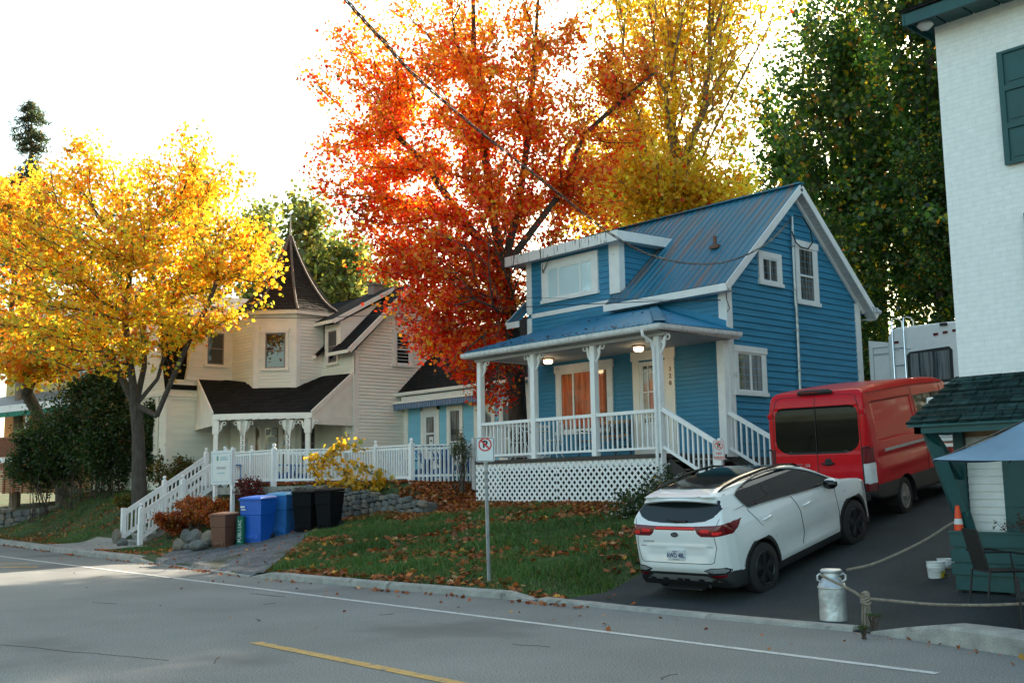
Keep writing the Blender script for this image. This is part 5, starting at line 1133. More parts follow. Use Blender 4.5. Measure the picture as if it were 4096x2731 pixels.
for i,(x,y,d,rx,ry,rd,lab) in enumerate([(170,1010,40.5,85,110,1.6,'largest dark cedar bush of the hedge, right of the yellow house verandah'),(255,985,39.5,75,120,1.5,'middle dark cedar bush of the hedge'),(240,900,41,60,60,1.2,'upper dark cedar top in front of the cream gable'),(95,1060,41,55,75,1.2,'lowest dark cedar bush at the left end of the hedge'),(360,1010,38.5,30,75,.8,'narrow dark evergreen right of the grey trunk')]):
    c=at(x,y,depth=d); shrub('cedar_bush',lab,'bush',c,(rx*d/2472,rd,ry*d/2472),15000,.10,HC,[4,4,2,.6],50+i,group='dark cedar hedge')
for i,(x,y,d,rx,ry,rd,lab) in enumerate([(455,1170,31.5,45,28,.7,'rust red bush spilling over the boulders beside the stairs'),(400,1200,31.8,30,25,.6,'reddest small bush at the foot of the stair rail'),(500,1180,30.8,35,30,.6,'orange bush behind the brown bin')]):
    c=at(x,y,depth=d); shrub('rust_bush',lab,'bush',c,(rx*d/2472,rd,ry*d/2472),4200,.07,[(.42,.09,.015),(.55,.16,.02),(.30,.05,.012),(.30,.24,.03)],[3,3,2 if i!=1 else 5,1],60+i,group='rust coloured bushes by the steps')
shrub('barberry','dark red leafed shrub right of the white town hall sign','bush',at(575,1125,30.5),(.42,.4,.36),1700,.06,[(.22,.015,.02),(.10,.02,.015),(.06,.04,.02)],[3,3,2],66,stems=10)
shrub('olive_shrub','olive green shrub between the grey trunk and the stair rail','bush',at(405,1085,37.5),(.9,.7,.7),2600,.10,[(.09,.11,.02),(.16,.13,.03),(.20,.08,.02)],[4,3,1],67)
shrub('small_shrub','small green and orange shrub at the foot of the grey trunk','bush',at(285,1150,36.0),(.35,.3,.25),600,.09,[(.12,.15,.02),(.35,.14,.03)],[3,1],68)
shrub('aster_clump','green clump with white asters and goldenrod at the lattice corner','flowers',(-14.75,17.2,1.55),(.55,.4,.55),2600,.055,[(.03,.065,.015),(.06,.1,.02),(.6,.62,.62),(.45,.30,.02)],[5,3,1.2,.5],69,stems=14)
shrub('aster_clump','lower leafy clump with pale flowers between the lattice and the white car','flowers',(-14.6,16.3,1.2),(.7,.4,.38),2200,.055,[(.03,.065,.015),(.07,.11,.02),(.55,.57,.57)],[5,3,.7],70,stems=14)
shrub('milkweed','tall leafy green weeds leaning on the old grey fence section','plant',at(1060,1035,28.2),(.22,.3,.55),600,.10,[(.05,.09,.03),(.16,.13,.04)],[3,1],71,shape=np.array([(-.1,-.5),(.1,-.5),(.05,.5),(-.05,.5)]))
rng=np.random.default_rng(5)
# grape vine over the fence
T=empty('grape_vine',(-26.2,16.5,1.85),'yellow leaved grape vine trailing over the white fence and the stone wall','vine')
mb=MB(); pos=[]; 
for s in [[(735,1080),(750,1050),(775,1030),(790,1008)],[(735,1050),(760,1060),(790,1080),(820,1100)],[(790,1080),(800,1110),(780,1120)],[(800,1060),(830,1075),(870,1095),(880,1115)],[(820,1100),(850,1115),(875,1120)],[(730,1050),(712,1060),(722,1085),(735,1105)],[(860,1090),(885,1100),(905,1110)],[(740,1100),(770,1112),(800,1118),(840,1112)],[(770,1025),(800,1020),(840,1035)]]:
    P3=[at(x,y,depth=29.7-.0022*(x-735))-np.array([-26.2,16.5,1.85]) for x,y in s]; mb.tube(P3,.012,5,cap=False)
    for a,b in zip(P3,P3[1:]):
        k=30; t=rng.random((k,1)); pos.append(a+(b-a)*t+rng.normal(size=(k,3))*np.array([.09,.09,.10]))
mb.build('stem','bark_dark',T); pos=np.concatenate(pos); cc=np.array([(.72,.42,.02),(.55,.45,.03),(.20,.26,.03)])[rng.choice(3,len(pos),p=[.7,.18,.12])]*(.8+.4*rng.random((len(pos),1)))
leaves_mesh('foliage',pos,.125,cc,rng,parent=T,up=.3)
# ------------------------------------------------------------------ grass blades and fallen leaves
def scatter(n,u0,u1,v0,v1,f,rng):
    u=rng.uniform(u0,u1,n*2); v=rng.uniform(v0,v1,n*2); k=rng.random(n*2)<f(u,v); u,v=u[k][:n],v[k][:n]; return u,v
def edge_v(u): return np.interp(u,[-60,-39.6,-31,-25.4,-19.9,-17.5,-14.5,-12.2],[13.4,12.1,11.55,11.4,10.85,11.0,11.2,11.45])
def lawnmask(u,v):
    gl=np.interp(v,[10.9,13,15,16.4],[-19.9,-22.2,-24.6,-25.6]); gL=np.interp(v,[10.9,13.5,16],[-25.3,-28.2,-28.6]); drl=np.interp(v,[10.9,11.4,13.7,16,30],[-11.7,-12.0,-12.35,-12.7,-14.2])
    m=(v>edge_v(u))&(u<drl-.03)&((u>gl+.05)|(u<gL-.05)); m&=~((u>-21.2)&(u<-15.1)&(v>17.6)); tb=np.interp(u,TB[:,0],TB[:,1])
    m&=~((v>tb-.4)&(u<-21.3)&(u>-33.4)); m&=~((u>-35)&(u<-30.9)&(v<13.35)&(v>11.5)); m&=~((u>-33.4)&(u<-31.5)&(v>13.2)); return m
def noise2(u,v,s,ph=0):
    return .5+.25*(np.sin(u*s+ph)*np.cos(v*s*1.3+ph*1.7)+np.sin((u+v)*s*.57+1.3+ph)*np.cos((u-v)*s*.83+ph))+.0
def litter_den(u,v):
    n=noise2(u,v,1.1,.4)*.6+noise2(u,v,3.1,2.)*.4
    near=np.exp(-((v-edge_v(u)-.1)/.25)**2)*.9
    up=sst(14.5,17.5,v)*.75*(u<-15.5); left=sst(-16,-22,u)*.35
    return np.clip((n-.44)*3.4*(.45+left)+up*.9*n*1.7+.03+near,0,1)
rng=np.random.default_rng(8)
def blades(name,n,u0,u1,v0,v1,h,seed,mask):
    rng=np.random.default_rng(seed); u,v=scatter(n,u0,u1,v0,v1,lambda a,b:mask(a,b)*(1-.75*litter_den(a,b)),rng); n=len(u); z=gz(u,v)
    k=3; a=rng.random(n)*6.28; w=.006+.006*rng.random(n); hh=h*(.5+.9*rng.random(n))*(.35+1.5*noise2(u,v,2.7,.9)**2+.5*noise2(u,v,7.,.3)**2); ln=rng.normal(size=(n,2))*.5
    P=np.zeros((n,3,3)); P[:,0]=np.stack([u-np.cos(a)*w,v-np.sin(a)*w,z-.02],1); P[:,1]=np.stack([u+np.cos(a)*w,v+np.sin(a)*w,z-.02],1); P[:,2]=np.stack([u+ln[:,0]*hh,v+ln[:,1]*hh,z+hh],1)
    c=np.array([(.045,.115,.022),(.08,.155,.025),(.17,.18,.045)])[rng.choice(3,n,p=[.5,.38,.12])]*(.6+.8*rng.random((n,1)))
    c=c*(.7+.6*noise2(u,v,.9,.2))[:,None]
    o=mesh_np(name,P.reshape(-1,3),np.arange(n*3).reshape(n,3),'leaf_litter',tint=np.repeat(c,3,axis=0)); return o
tag(blades('lawn_grass',80000,-24.5,-12,11,17.7,.085,3,lawnmask),'green lawn grass in front of the blue house','grass',kind='stuff')
tag(blades('bank_grass',34000,-48,-25.5,11,16,.07,4,lawnmask),'grass on the bank left of the gravel drive','grass',kind='stuff')
def litter(name,n,u0,u1,v0,v1,mask,seed,size=.085,lift=.025,den=litter_den,zf=gz):
    rng=np.random.default_rng(seed); u,v=scatter(n,u0,u1,v0,v1,lambda a,b:mask(a,b)*den(a,b),rng); n=len(u)
    pos=np.stack([u,v,zf(u,v)+lift+.02*rng.random(n)],1); nn=rnd_dirs(n,rng,2.2)
    c=np.array([(.33,.085,.025),(.42,.13,.03),(.22,.06,.02),(.46,.25,.13),(.60,.30,.04)])[rng.choice(5,n,p=[.36,.26,.24,.10,.04])]*(.6+.7*rng.random((n,1)))
    return leaves_mesh(name,pos,size,c,rng,m='leaf_litter',nrm=nn)
tag(litter('lawn_leaves',7500,-25,-12,11,17.7,lawnmask,21,.12),'brown and orange maple leaves lying on the lawn','leaves',kind='stuff')
tag(litter('bank_leaves',5000,-48,-25.5,11.2,16,lawnmask,22,.085),'fallen leaves on the left grass bank','leaves',kind='stuff')
def gut(u,v): return np.exp(-((v-(edge_v(u)-.47-.1*(u<-25)))/.09)**2)*(noise2(u,v*0,2.,.3)>.36)
tag(litter('gutter_leaves',3400,-47,-11,10.2,12.6,lambda u,v:(v<edge_v(u)-.25),23,.075,.01,den=gut,zf=lambda u,v:0*u),'brown leaves heaped in the gutter along the kerb','leaves',kind='stuff')
tag(litter('gutter_leaves',260,-7.2,-4,10.3,12,lambda u,v:(np.abs(v-np.interp(u,[-7,-6.75,-5.3,-3.6],[11.35,11.2,10.95,10.6]))<.12),24,.05,.012,den=lambda u,v:.5+0*u,zf=lambda u,v:0*u),'few brown leaves at the foot of the raised kerb','leaves',kind='stuff')
def bankm(u,v):
    tb=np.interp(u,TB[:,0],TB[:,1]); return ((u>-25)&(u<-21.0)&(v>15.6)&(v<18.5))|((u>-31)&(u<-21)&(v>tb-.1)&(v<tb+1.6))
tag(litter('terrace_leaves',9000,-31,-21,15.3,18.8,bankm,25,.11,.02,den=lambda u,v:.9+0*u),'thick carpet of brown leaves along the foot of the fence','leaves',kind='stuff')
tag(litter('drive_leaves',420,-27,-10,11,16,lambda u,v:~lawnmask(u,v)&(v>11.),26,.07,.045,den=lambda u,v:.25+.2*(u<-20)),'scattered leaves on the gravel drive','leaves',kind='stuff')
tag(litter('road_leaves',90,-30,-4,5,11,lambda u,v:v>0,27,.06,.012,den=lambda u,v:.2+.8*(v>9.5),zf=lambda u,v:0*u),'single leaves lying on the road','leaves',kind='stuff')
def ebank(u,v): return np.clip(1-np.abs(v-17.35)/.35,0,1)
tag(litter('lattice_leaves',900,-21.4,-15,16.9,17.65,lambda u,v:v<17.62,28,.11,.03,den=lambda u,v:.4+.6*ebank(u,v)),'orange leaves piled against the foot of the lattice','leaves',kind='stuff')
# ------------------------------------------------------------------ star-shaped body surfaces for vehicles
def poly_sdf(P,poly):
    """signed distance (negative inside) of 2D points to a closed polygon"""
    poly=np.asarray(poly,float); d=np.full(len(P),1e9); ins=np.zeros(len(P),bool); n=len(poly)
    for i in range(n):
        a=poly[i]; b=poly[(i+1)%n]; e=b-a; w=P-a; t=np.clip((w@e)/(e@e+1e-12),0,1); q=w-t[:,None]*e; d=np.minimum(d,(q**2).sum(1))
        c=((a[1]>P[:,1])!=(b[1]>P[:,1])); x=a[0]+(P[:,1]-a[1])*(b[0]-a[0])/(b[1]-a[1]+1e-12); ins^=c&(P[:,0]<x)
    return np.sqrt(d)*np.where(ins,-1,1)
def smooth_poly(pts,n=6):
    """Catmull-Rom through an open list of points"""
    P=np.array(pts,float); out=[]
    for i in range(len(P)-1):
        p0=P[max(i-1,0)];p1=P[i];p2=P[i+1];p3=P[min(i+2,len(P)-1)]
        for k in range(n):
            t=k/n; out.append(.5*((2*p1)+(-p0+p2)*t+(2*p0-5*p1+4*p2-p3)*t*t+(-p0+3*p1-3*p2+p3)*t**3))
    out.append(P[-1]); return np.array(out)
def smax(a,b,k):
    h=np.clip(.5+.5*(a-b)/k,0,1); return b*(1-h)+a*h+k*h*(1-h)
class Body:
    def __init__(s,side,hw_y,hw_z,center,box,k=.06,kt=.05):
        s.side=side; s.hy=np.array(hw_y,float); s.hz=np.array(hw_z,float); s.c=np.array(center,float); s.box=box; s.k=k; s.kt=kt
    def f(s,P):
        a=poly_sdf(P[:,1:3],s.side); x=np.abs(P[:,0]); wy=np.interp(P[:,1],s.hy[:,0],s.hy[:,1]); wz=np.interp(P[:,2],s.hz[:,0],s.hz[:,1])
        return smax(smax(a,(x-wy)*.9,s.k),(x-wz)*.93,s.kt)
    def project(s,D,n=15):
        """march along directions D from the centre"""
        lo=np.zeros(len(D)); hi=np.full(len(D),4.5)
        for _ in range(n):
            m=(lo+hi)/2; v=s.f(s.c+D*m[:,None]); ins=v<0; lo=np.where(ins,m,lo); hi=np.where(ins,hi,m)
        return s.c+D*((lo+hi)/2)[:,None]
    def mesh(s,nx,ny,nz):
        (x0,x1),(y0,y1),(z0,z1)=s.box; VV=[];FF=[];b=0
        X=np.linspace(x0,x1,nx+1);Y=np.linspace(y0,y1,ny+1);Z=np.linspace(z0,z1,nz+1)
        for ax,val,A,B,flip in ((0,x0,Y,Z,1),(0,x1,Y,Z,0),(1,y0,X,Z,0),(1,y1,X,Z,1),(2,z0,X,Y,1),(2,z1,X,Y,0)):
            a,b_=np.meshgrid(A,B,indexing='ij'); o=np.full(a.shape,val)
            P=np.stack({0:(o,a,b_),1:(a,o,b_),2:(a,b_,o)}[ax],-1).reshape(-1,3)
            D=P-s.c; D/=np.linalg.norm(D,axis=1,keepdims=True); VV.append(s.project(D))
            na,nb=len(A),len(B); i=np.arange(na-1)[:,None]*nb+np.arange(nb-1)[None]; F=np.stack([i,i+nb,i+nb+1,i+1],-1).reshape(-1,4)+b
            if flip: F=F[:,::-1]
            FF.append(F); b+=na*nb
        return np.concatenate(VV),np.concatenate(FF)
    def tables(s):
        y=np.linspace(s.box[1][0]+.03,s.box[1][1]-.03,140); z=np.linspace(s.box[2][0]+.04,s.box[2][1]-.02,70); Yg,Zg=np.meshgrid(y,z,indexing='ij'); q=np.stack([0*Yg,Yg,Zg],-1).reshape(-1,3); lo=np.zeros(len(q)); hi=lo+1.6
        for _ in range(13):
            m=(lo+hi)/2; q[:,0]=m; i=s.f(q)<0; lo=np.where(i,m,lo); hi=np.where(i,hi,m)
        s.tx=(y,z,lo.reshape(Yg.shape)); x=np.linspace(0,1.05,60); Xg,Zg=np.meshgrid(x,z,indexing='ij'); q=np.stack([Xg,0*Xg,Zg],-1).reshape(-1,3); lo=np.zeros(len(q))-.5; hi=lo+2
        for _ in range(13):
            m=(lo+hi)/2; q[:,1]=m; i=s.f(q)<0; hi=np.where(i,m,hi); lo=np.where(i,lo,m)
        s.ty=(x,z,hi.reshape(Xg.shape))
    def look(s,T,a,b):
        A,B,G=T; i=min(max((a-A[0])/(A[1]-A[0]),0),len(A)-1.001); j=min(max((b-B[0])/(B[1]-B[0]),0),len(B)-1.001); p,q=int(i),int(j); f,g=i-p,j-q
        return float(G[p,q]*(1-f)*(1-g)+G[p+1,q]*f*(1-g)+G[p,q+1]*(1-f)*g+G[p+1,q+1]*f*g)
    def sx(s,y,z,sgn=1): return s.look(s.tx,y,z)*sgn
    def sy(s,x,z): return s.look(s.ty,abs(x),z)
    def sx_old(s,y,z,sgn=1):
        """outermost x of the body at (y,z)"""
        lo,hi=0.,1.6
        for _ in range(24):
            m=(lo+hi)/2
            if s.f(np.array([[m,y,z]]))[0]<0: lo=m
            else: hi=m
        return sgn*lo
    def sy_old(s,x,z):
        lo,hi=-.5,1.5   # rear surface
        for _ in range(24):
            m=(lo+hi)/2
            if s.f(np.array([[x,m,z]]))[0]<0: hi=m
            else: lo=m
        return hi
def snap(V,dims,poly,mask,tol=.0095,absx=True,closed=True):
    """pull grid vertices close to an outline onto it so that the border runs cleanly"""
    poly=np.asarray(poly,float); idx=np.where(mask)[0]; P=V[idx][:,dims].copy()
    sg=np.ones(len(idx))
    if absx and dims[0]==0: sg=np.where(P[:,0]<0,-1,1.); P[:,0]*=sg
    best=np.full(len(P),1e9); Q=P.copy(); n=len(poly)
    for i in range(n if closed else n-1):
        a=poly[i]; e=poly[(i+1)%n]-a; w=P-a; t=np.clip((w@e)/(e@e+1e-12),0,1); q=a+t[:,None]*e; dd=((P-q)**2).sum(1); m=dd<best; best=np.where(m,dd,best); Q[m]=q[m]
    k=best<tol*tol; Q[:,0]*=sg if (absx and dims[0]==0) else 1
    for j,dm in enumerate(dims): V[idx[k],dm]=Q[k,j]
def circ(y,z,r,n=72): return np.array([(y+r*math.cos(a),z+r*math.sin(a)) for a in np.linspace(0,2*math.pi,n+1)[:-1]])
def weld(V,F):
    """drop duplicated border vertices so that shading is continuous"""
    key=np.round(V*4000).astype(np.int64); _,idx,inv=np.unique(key,axis=0,return_index=True,return_inverse=True); inv=inv.reshape(-1)
    F2=inv[F]; V2=V[idx]; ok=np.array([len(set(r))==4 for r in F2]); return V2,F2[ok]
def region_parts(T,V,F,regs,normals=True):
    """regs: list of (name, material, mask, parent, inset)"""
    n1=np.cross(V[F[:,1]]-V[F[:,0]],V[F[:,2]]-V[F[:,0]])+np.cross(V[F[:,2]]-V[F[:,0]],V[F[:,3]]-V[F[:,0]])
    vn=np.zeros_like(V)
    for k in range(4): np.add.at(vn,F[:,k],n1)
    vn/=np.linalg.norm(vn,axis=1,keepdims=True)+1e-12
    out={}
    xc=V[F].mean(1)[:,0]; R2=[]
    for name,m,mask,par,inset in regs:
        if name in ('body','lower_cladding','skid_plate','roof_glass','windscreen','light_bar','rear_window','light_strip'): R2.append((name,m,mask,par,inset))
        else: R2+=[(name,m,mask&(xc<0),par,inset),(name,m,mask&(xc>=0),par,inset)]
    for name,m,mask,par,inset in R2:
        if mask.sum()==0: continue
        f=F[mask]; u,inv=np.unique(f,return_inverse=True); P=V[u]; nn=vn[u]
        o=mesh_np(name,P-nn*inset,inv.reshape(-1,4),m,parent=out.get(par,T.e),smooth=True)
        try: o.data.normals_split_custom_set_from_vertices([tuple(x) for x in nn])
        except Exception: pass
        out.setdefault(name,o)
    return out
def line_side(mb,B,pts,sgn,w=.010,off=.003,closed=False):
    P=[]
    for (a,b),(c,d) in zip(pts,pts[1:]):
        n=max(2,int(math.dist((a,b),(c,d))/.05))
        for i in range(n): t=i/n; y=a+(c-a)*t; z=b+(d-b)*t; P.append((sgn*(B.sx(y,z)+off),y,z))
    y,z=pts[-1]; P.append((sgn*(B.sx(y,z)+off),y,z)); mb.tube(P,w/2,5,cap=False)
def line_rear(mb,B,pts,w=.007,off=.002):
    P=[]
    for (a,b),(c,d) in zip(pts,pts[1:]):
        n=max(2,int(math.dist((a,b),(c,d))/.04))
        for i in range(n+1): t=i/n; x=a+(c-a)*t; z=b+(d-b)*t; P.append((x,B.sy(x,z)-off,z))
    mb.tube(P,w/2,5,cap=False)
def wheel(T,sgn,y,z,R,w,x,rimm,spokes=5,name='wheel',steer=0,hub=False):
    """wheel centre (x,y,z), outer face towards sgn"""
    mb=MB(); c=(x,y,z); prof=[(R*.62,-w*.5),(R*.9,-w*.5),(R*.985,-w*.42),(R,-w*.25),(R,w*.25),(R*.985,w*.42),(R*.9,w*.5),(R*.68,w*.5),(R*.66,w*.42),(R*.66,-w*.3)]
    V=[];n=40
    t=MB(); t.lathe(c,[(r,a*sgn) for r,a in prof],n,ax=0); wh=T.part(name,t,'tyre',smooth=True,local=True)
    rm=MB()
    rm.lathe(c,[(R*.66,sgn*w*.44),(R*.63,sgn*w*.46),(R*.60,sgn*w*.40),(R*.60,-sgn*w*.2),(0,-sgn*w*.2)],n,ax=0)
    if hub:
        rm.lathe(c,[(R*.58,sgn*w*.30),(R*.46,sgn*w*.40),(R*.40,sgn*w*.36),(R*.26,sgn*w*.38),(R*.24,sgn*w*.5),(0,sgn*w*.52)],n,ax=0)
        T.part('rim',rm,rimm,smooth=True,local=True,parent=wh)
        hb=MB()
        for k in range(5): a=k*2*math.pi/5; cy,cz=y+R*.33*math.cos(a),z+R*.33*math.sin(a); hb.lathe((x+sgn*w*.375,cy,cz),[(.035,sgn*.0),(.03,sgn*.012),(0,sgn*.012)],8,ax=0)
        T.part('vent_hole',hb,'black',local=True,parent=wh)
    else:
        T.part('rim',rm,'black',smooth=True,local=True,parent=wh)
        sp=MB()
        for k in range(spokes):
            for dl in (-.16,.16):
                a=2*math.pi*k/spokes+.3; a2=a+dl; p=(x+sgn*w*.40,y+R*.1*math.cos(a),z+R*.1*math.sin(a)); q=(x+sgn*w*.46,y+R*.62*math.cos(a2),z+R*.62*math.sin(a2)); sp.beam(p,q,.035,.05)
        sp.lathe(c,[(R*.15,sgn*w*.36),(R*.14,sgn*w*.46),(0,sgn*w*.47)],16,ax=0)
        sp.lathe(c,[(R*.66,sgn*w*.46),(R*.62,sgn*w*.5),(R*.60,sgn*w*.46)],n,ax=0)
        T.part('spokes',sp,rimm,local=True,parent=wh)
    return wh
# ------------------------------------------------------------------ white SUV
side=smooth_poly([(.20,.24),(.10,.36),(.03,.46),(.0,.58),(.015,.72),(.05,.86),(.055,.98),(.07,1.10),(.12,1.19),(.24,1.36),(.34,1.49),(.24,1.535),(.27,1.56),(.42,1.60),(.75,1.635),(1.2,1.655),(1.7,1.655),(2.1,1.635),(2.45,1.57),(2.8,1.43),(3.15,1.24),(3.42,1.13),(3.6,1.095),(3.95,1.03),(4.22,.94),(4.4,.80),(4.46,.62),(4.46,.42),(4.38,.26),(4.1,.21),(3.,.2),(1.5,.2),(.5,.21)],3)
KB=Body(side,[(-.1,.35),(0,.60),(.03,.69),(.08,.77),(.16,.835),(.3,.885),(.6,.922),(1.0,.925),(1.6,.905),(2.4,.905),(3.2,.915),(3.7,.925),(4.0,.90),(4.2,.84),(4.35,.72),(4.46,.5)],
   [(.1,.82),(.25,.87),(.42,.90),(.6,.925),(.85,.93),(.98,.915),(1.08,.89),(1.2,.835),(1.35,.765),(1.5,.675),(1.58,.60),(1.64,.50),(1.7,.42)],(0,2.1,.78),((-.95,.95),(-.02,4.5),(.18,1.68)),k=.05,kt=.035)
KB.tables(); V,F=KB.mesh(110,290,95); V,F=weld(V,F)
# muscular rear haunch, tailgate crease and sill shading modelled as displacement
def bump(v,c,w): return np.exp(-((v-c)/w)**2)
sgn=np.sign(V[:,0]); sd_=np.abs(V[:,0])>.6
disp=.018*bump(V[:,1],.85,.5)*bump(V[:,2],.80,.16)+.018*bump(V[:,1],3.75,.45)*bump(V[:,2],.80,.15)-.016*bump(V[:,2],.58,.10)*bump(V[:,1],2.3,.9)+.012*bump(V[:,2],.38,.06)*bump(V[:,1],2.3,1.2)
V[:,0]+=sgn*disp*sd_
rear=(V[:,1]<.35)
V[:,1]+=rear*(1-sst(.46,.64,np.abs(V[:,0])))*(.020*bump(V[:,2],.73,.075)-.012*bump(V[:,2],.87,.03)-.008*bump(V[:,2],.55,.05))
dlo=smooth_poly([(.70,1.475),(.80,1.515),(1.05,1.565),(1.5,1.605),(1.95,1.60),(2.35,1.535),(2.75,1.40),(3.1,1.225),(3.22,1.15),(3.0,1.13),(2.4,1.155),(1.7,1.205),(1.1,1.24),(.88,1.25),(.80,1.28),(.72,1.40),(.70,1.475)],4)
rg=np.array([(0,1.188),(.30,1.195),(.52,1.215),(.66,1.265),(.755,1.36),(.775,1.43),(.745,1.475),(.6,1.49),(.3,1.50),(0,1.505)])
LAMP=np.array([(.34,1.155),(.5,1.158),(.66,1.165),(.80,1.175),(1.0,1.20),(1.0,1.03),(.84,1.02),(.66,1.01),(.47,1.01),(.42,1.04)]); LAMPS=np.array([(.2,1.165),(.54,1.195),(.575,1.17),(.42,1.08),(.25,1.01),(.2,1.0)])
sv=(np.abs(V[:,0])>.62)&(V[:,1]>.32); rv_=V[:,1]<.30
for cy in (.88,3.62):
    snap(V,[1,2],circ(cy,.36,.425),sv&(V[:,2]<.9)); snap(V,[1,2],circ(cy,.36,.48),sv&(V[:,2]<.9))
snap(V,[1,2],dlo,(V[:,1]>.5)&(np.abs(V[:,0])>.45)&(V[:,2]>1.05)); snap(V,[0,2],rg,rv_|((V[:,1]<.45)&(V[:,2]>1.2)),closed=False); snap(V,[0,2],LAMP,rv_); snap(V,[1,2],LAMPS,(np.abs(V[:,0])>.7)&(V[:,1]<.7)); snap(V,[1,2],[(.5,.33),(4.2,.33)],sv,closed=False)
C=V[F].mean(1); nr=np.cross(V[F[:,2]]-V[F[:,0]],V[F[:,3]]-V[F[:,1]]); nr/=np.linalg.norm(nr,axis=1,keepdims=True)+1e-12
ax_,ay,az_=np.abs(C[:,0]),C[:,1],C[:,2]
inp=lambda P,poly: poly_sdf(P,poly)<0
YZ=C[:,1:3]; XZ=np.stack([ax_,az_],1); XY=np.stack([ax_,ay],1)
sideF=(np.abs(nr[:,0])>.45)&(ay>.40)
dlo=smooth_poly([(.70,1.475),(.80,1.515),(1.05,1.565),(1.5,1.605),(1.95,1.60),(2.35,1.535),(2.75,1.40),(3.1,1.225),(3.22,1.15),(3.0,1.13),(2.4,1.155),(1.7,1.205),(1.1,1.24),(.88,1.25),(.80,1.28),(.72,1.40),(.70,1.475)],4)
dlo_in=np.array([(y,z) for y,z in dlo]); 
win=sideF&inp(YZ,dlo); 
wy1,wz1,wr=.88,.36,.425; wy2=3.62
arch=((ay-wy1)**2+(az_-wz1)**2<wr**2)|((ay-wy2)**2+(az_-wz1)**2<wr**2)
archc=(((ay-wy1)**2+(az_-wz1)**2<(wr+.055)**2)|((ay-wy2)**2+(az_-wz1)**2<(wr+.055)**2))&(ax_>.6)&(az_<.86)
arch&=(ax_>.62)
rearF=(ay<.55)&((nr[:,1]<-.25)|(ay<.3))
rwin=rearF&inp(XZ,np.concatenate([rg,[(-.1,1.505),(-.1,1.188)]]))
lamp=(ay<.75)&inp(XZ*np.array([1,1]),np.array([(.34,1.155),(.5,1.158),(.66,1.165),(.80,1.175),(1.0,1.20),(1.0,1.03),(.84,1.02),(.66,1.01),(.47,1.01),(.42,1.04)]))&((ay<.30)|inp(YZ,np.array([(.2,1.165),(.54,1.195),(.575,1.17),(.42,1.08),(.25,1.01),(.2,1.0)])))
glow=rearF&(((ax_<.36)&(np.abs(az_-1.127)<.013)))
glow2=lamp&(((np.abs(az_-1.085)<.022)&(ax_>.47)&(ax_<.62))|((np.abs(az_-1.06)<.018)&(ax_>.66)&(ax_<.80)))
bar=rearF&(ax_<.36)&(az_>1.10)&(az_<1.155)
clad=(az_<np.interp(ay,[0,.25,.4,.6],[.49,.49,.47,.36]))&(ay<.62)
sill=(az_<.33)&(ax_>.5)
skid=(ay<.3)&(az_<.44)&(az_>.335+0*ax_)&(ax_<np.interp(az_,[.33,.44],[.72,.50]))&(nr[:,1]<-.1)&~((az_<.375)&(np.abs(((ax_+.05)%.25)-.12)<.05))
fog=(ay<.5)&inp(XZ,np.array([(.50,.53),(.62,.56),(.83,.555),(.9,.50),(.83,.485),(.6,.49)])); refl=(ay<.5)&inp(XZ,np.array([(.56,.475),(.86,.478),(.88,.44),(.82,.415),(.58,.43)]))
pan=(nr[:,2]>.55)&(ay>.50)&(ay<2.75)&(az_>1.3)&inp(XY,np.array([(-.1,.50),(.50,.52),(.56,.75),(.585,1.4),(.58,2.1),(.60,2.55),(.2,2.68),(-.1,2.7)]))
wsh=(ay>2.40)&(ay<3.42)&(ax_<np.interp(ay,[2.4,3.4],[.56,.74]))&(nr[:,2]>.3)&~pan&(az_>1.12)
under=az_<.235
hl=(ay>4.0)&(az_>.80)&(az_<.95)&(ax_>.45)
T=Thing('parked_suv',(-10.48,12.61,-.04),'white SUV with black roof glass parked nose uphill, its tail towards the street','car',rot=(.206,0,.035))
assigned=np.zeros(len(F),bool); regs=[]
def take(name,m,mask,par=None,inset=0.):
    global assigned
    mk=mask&~assigned; assigned|=mk; regs.append((name,m,mk,par,inset))
take('_hole',None,arch)
take('rear_window','car_glass',rwin,inset=.004); take('light_strip','red_glow',glow|glow2); take('tail_lamp','red_lens',lamp); take('light_bar','red_lens',bar)
take('side_window','car_glass',win,inset=.006)
take('skid_plate','silver',skid); take('lower_cladding','car_black',clad|sill|archc&(az_<.80)|under,inset=-.004)
take('roof_glass','gloss_black',pan); take('windscreen','car_glass',wsh); take('headlamp','clear_lens',hl)
take('body','car_white',~assigned)
regs=[r for r in regs if r[0]!='_hole']; regs=[regs[-1]]+regs[:-1]
region_parts(T,V,F,regs)
mb=MB()
for s in (-1,1):
    for wy in (wy1,wy2):
        n=28; P=[(s*.56,wy+wr*math.cos(a),wz1+wr*math.sin(a)) for a in np.linspace(-.4,math.pi+.4,n)]; Q=[(s*(KB.sx(min(max(p[1],.1),4.2),max(p[2],.25))+.004),p[1],p[2]) for p in P]
        mb.add(P+Q,[(i,i+1,i+1+n,i+n) for i in range(n-1)]); mb.add(P,[tuple(range(n))])
T.part('wheel_arch',mb,'black',local=True,split=True)
mb=MB()
for s in (-1,1):
    line_side(mb,KB,[(3.18,1.12),(3.13,.95),(3.17,.65),(3.14,.34)],s); line_side(mb,KB,[(1.93,1.19),(2.06,.93),(2.08,.6),(1.97,.34)],s); line_side(mb,KB,[(.80,1.24),(.95,1.0),(1.18,.80),(1.30,.72)],s)
    line_side(mb,KB,[(.40,.50),(.46,.62)],s,.006)
line_rear(mb,KB,[(-.70,1.01),(-.72,.86),(-.665,.655),(-.62,.632),(0,.628),(.62,.632),(.665,.655),(.72,.86),(.70,1.01)],.009)
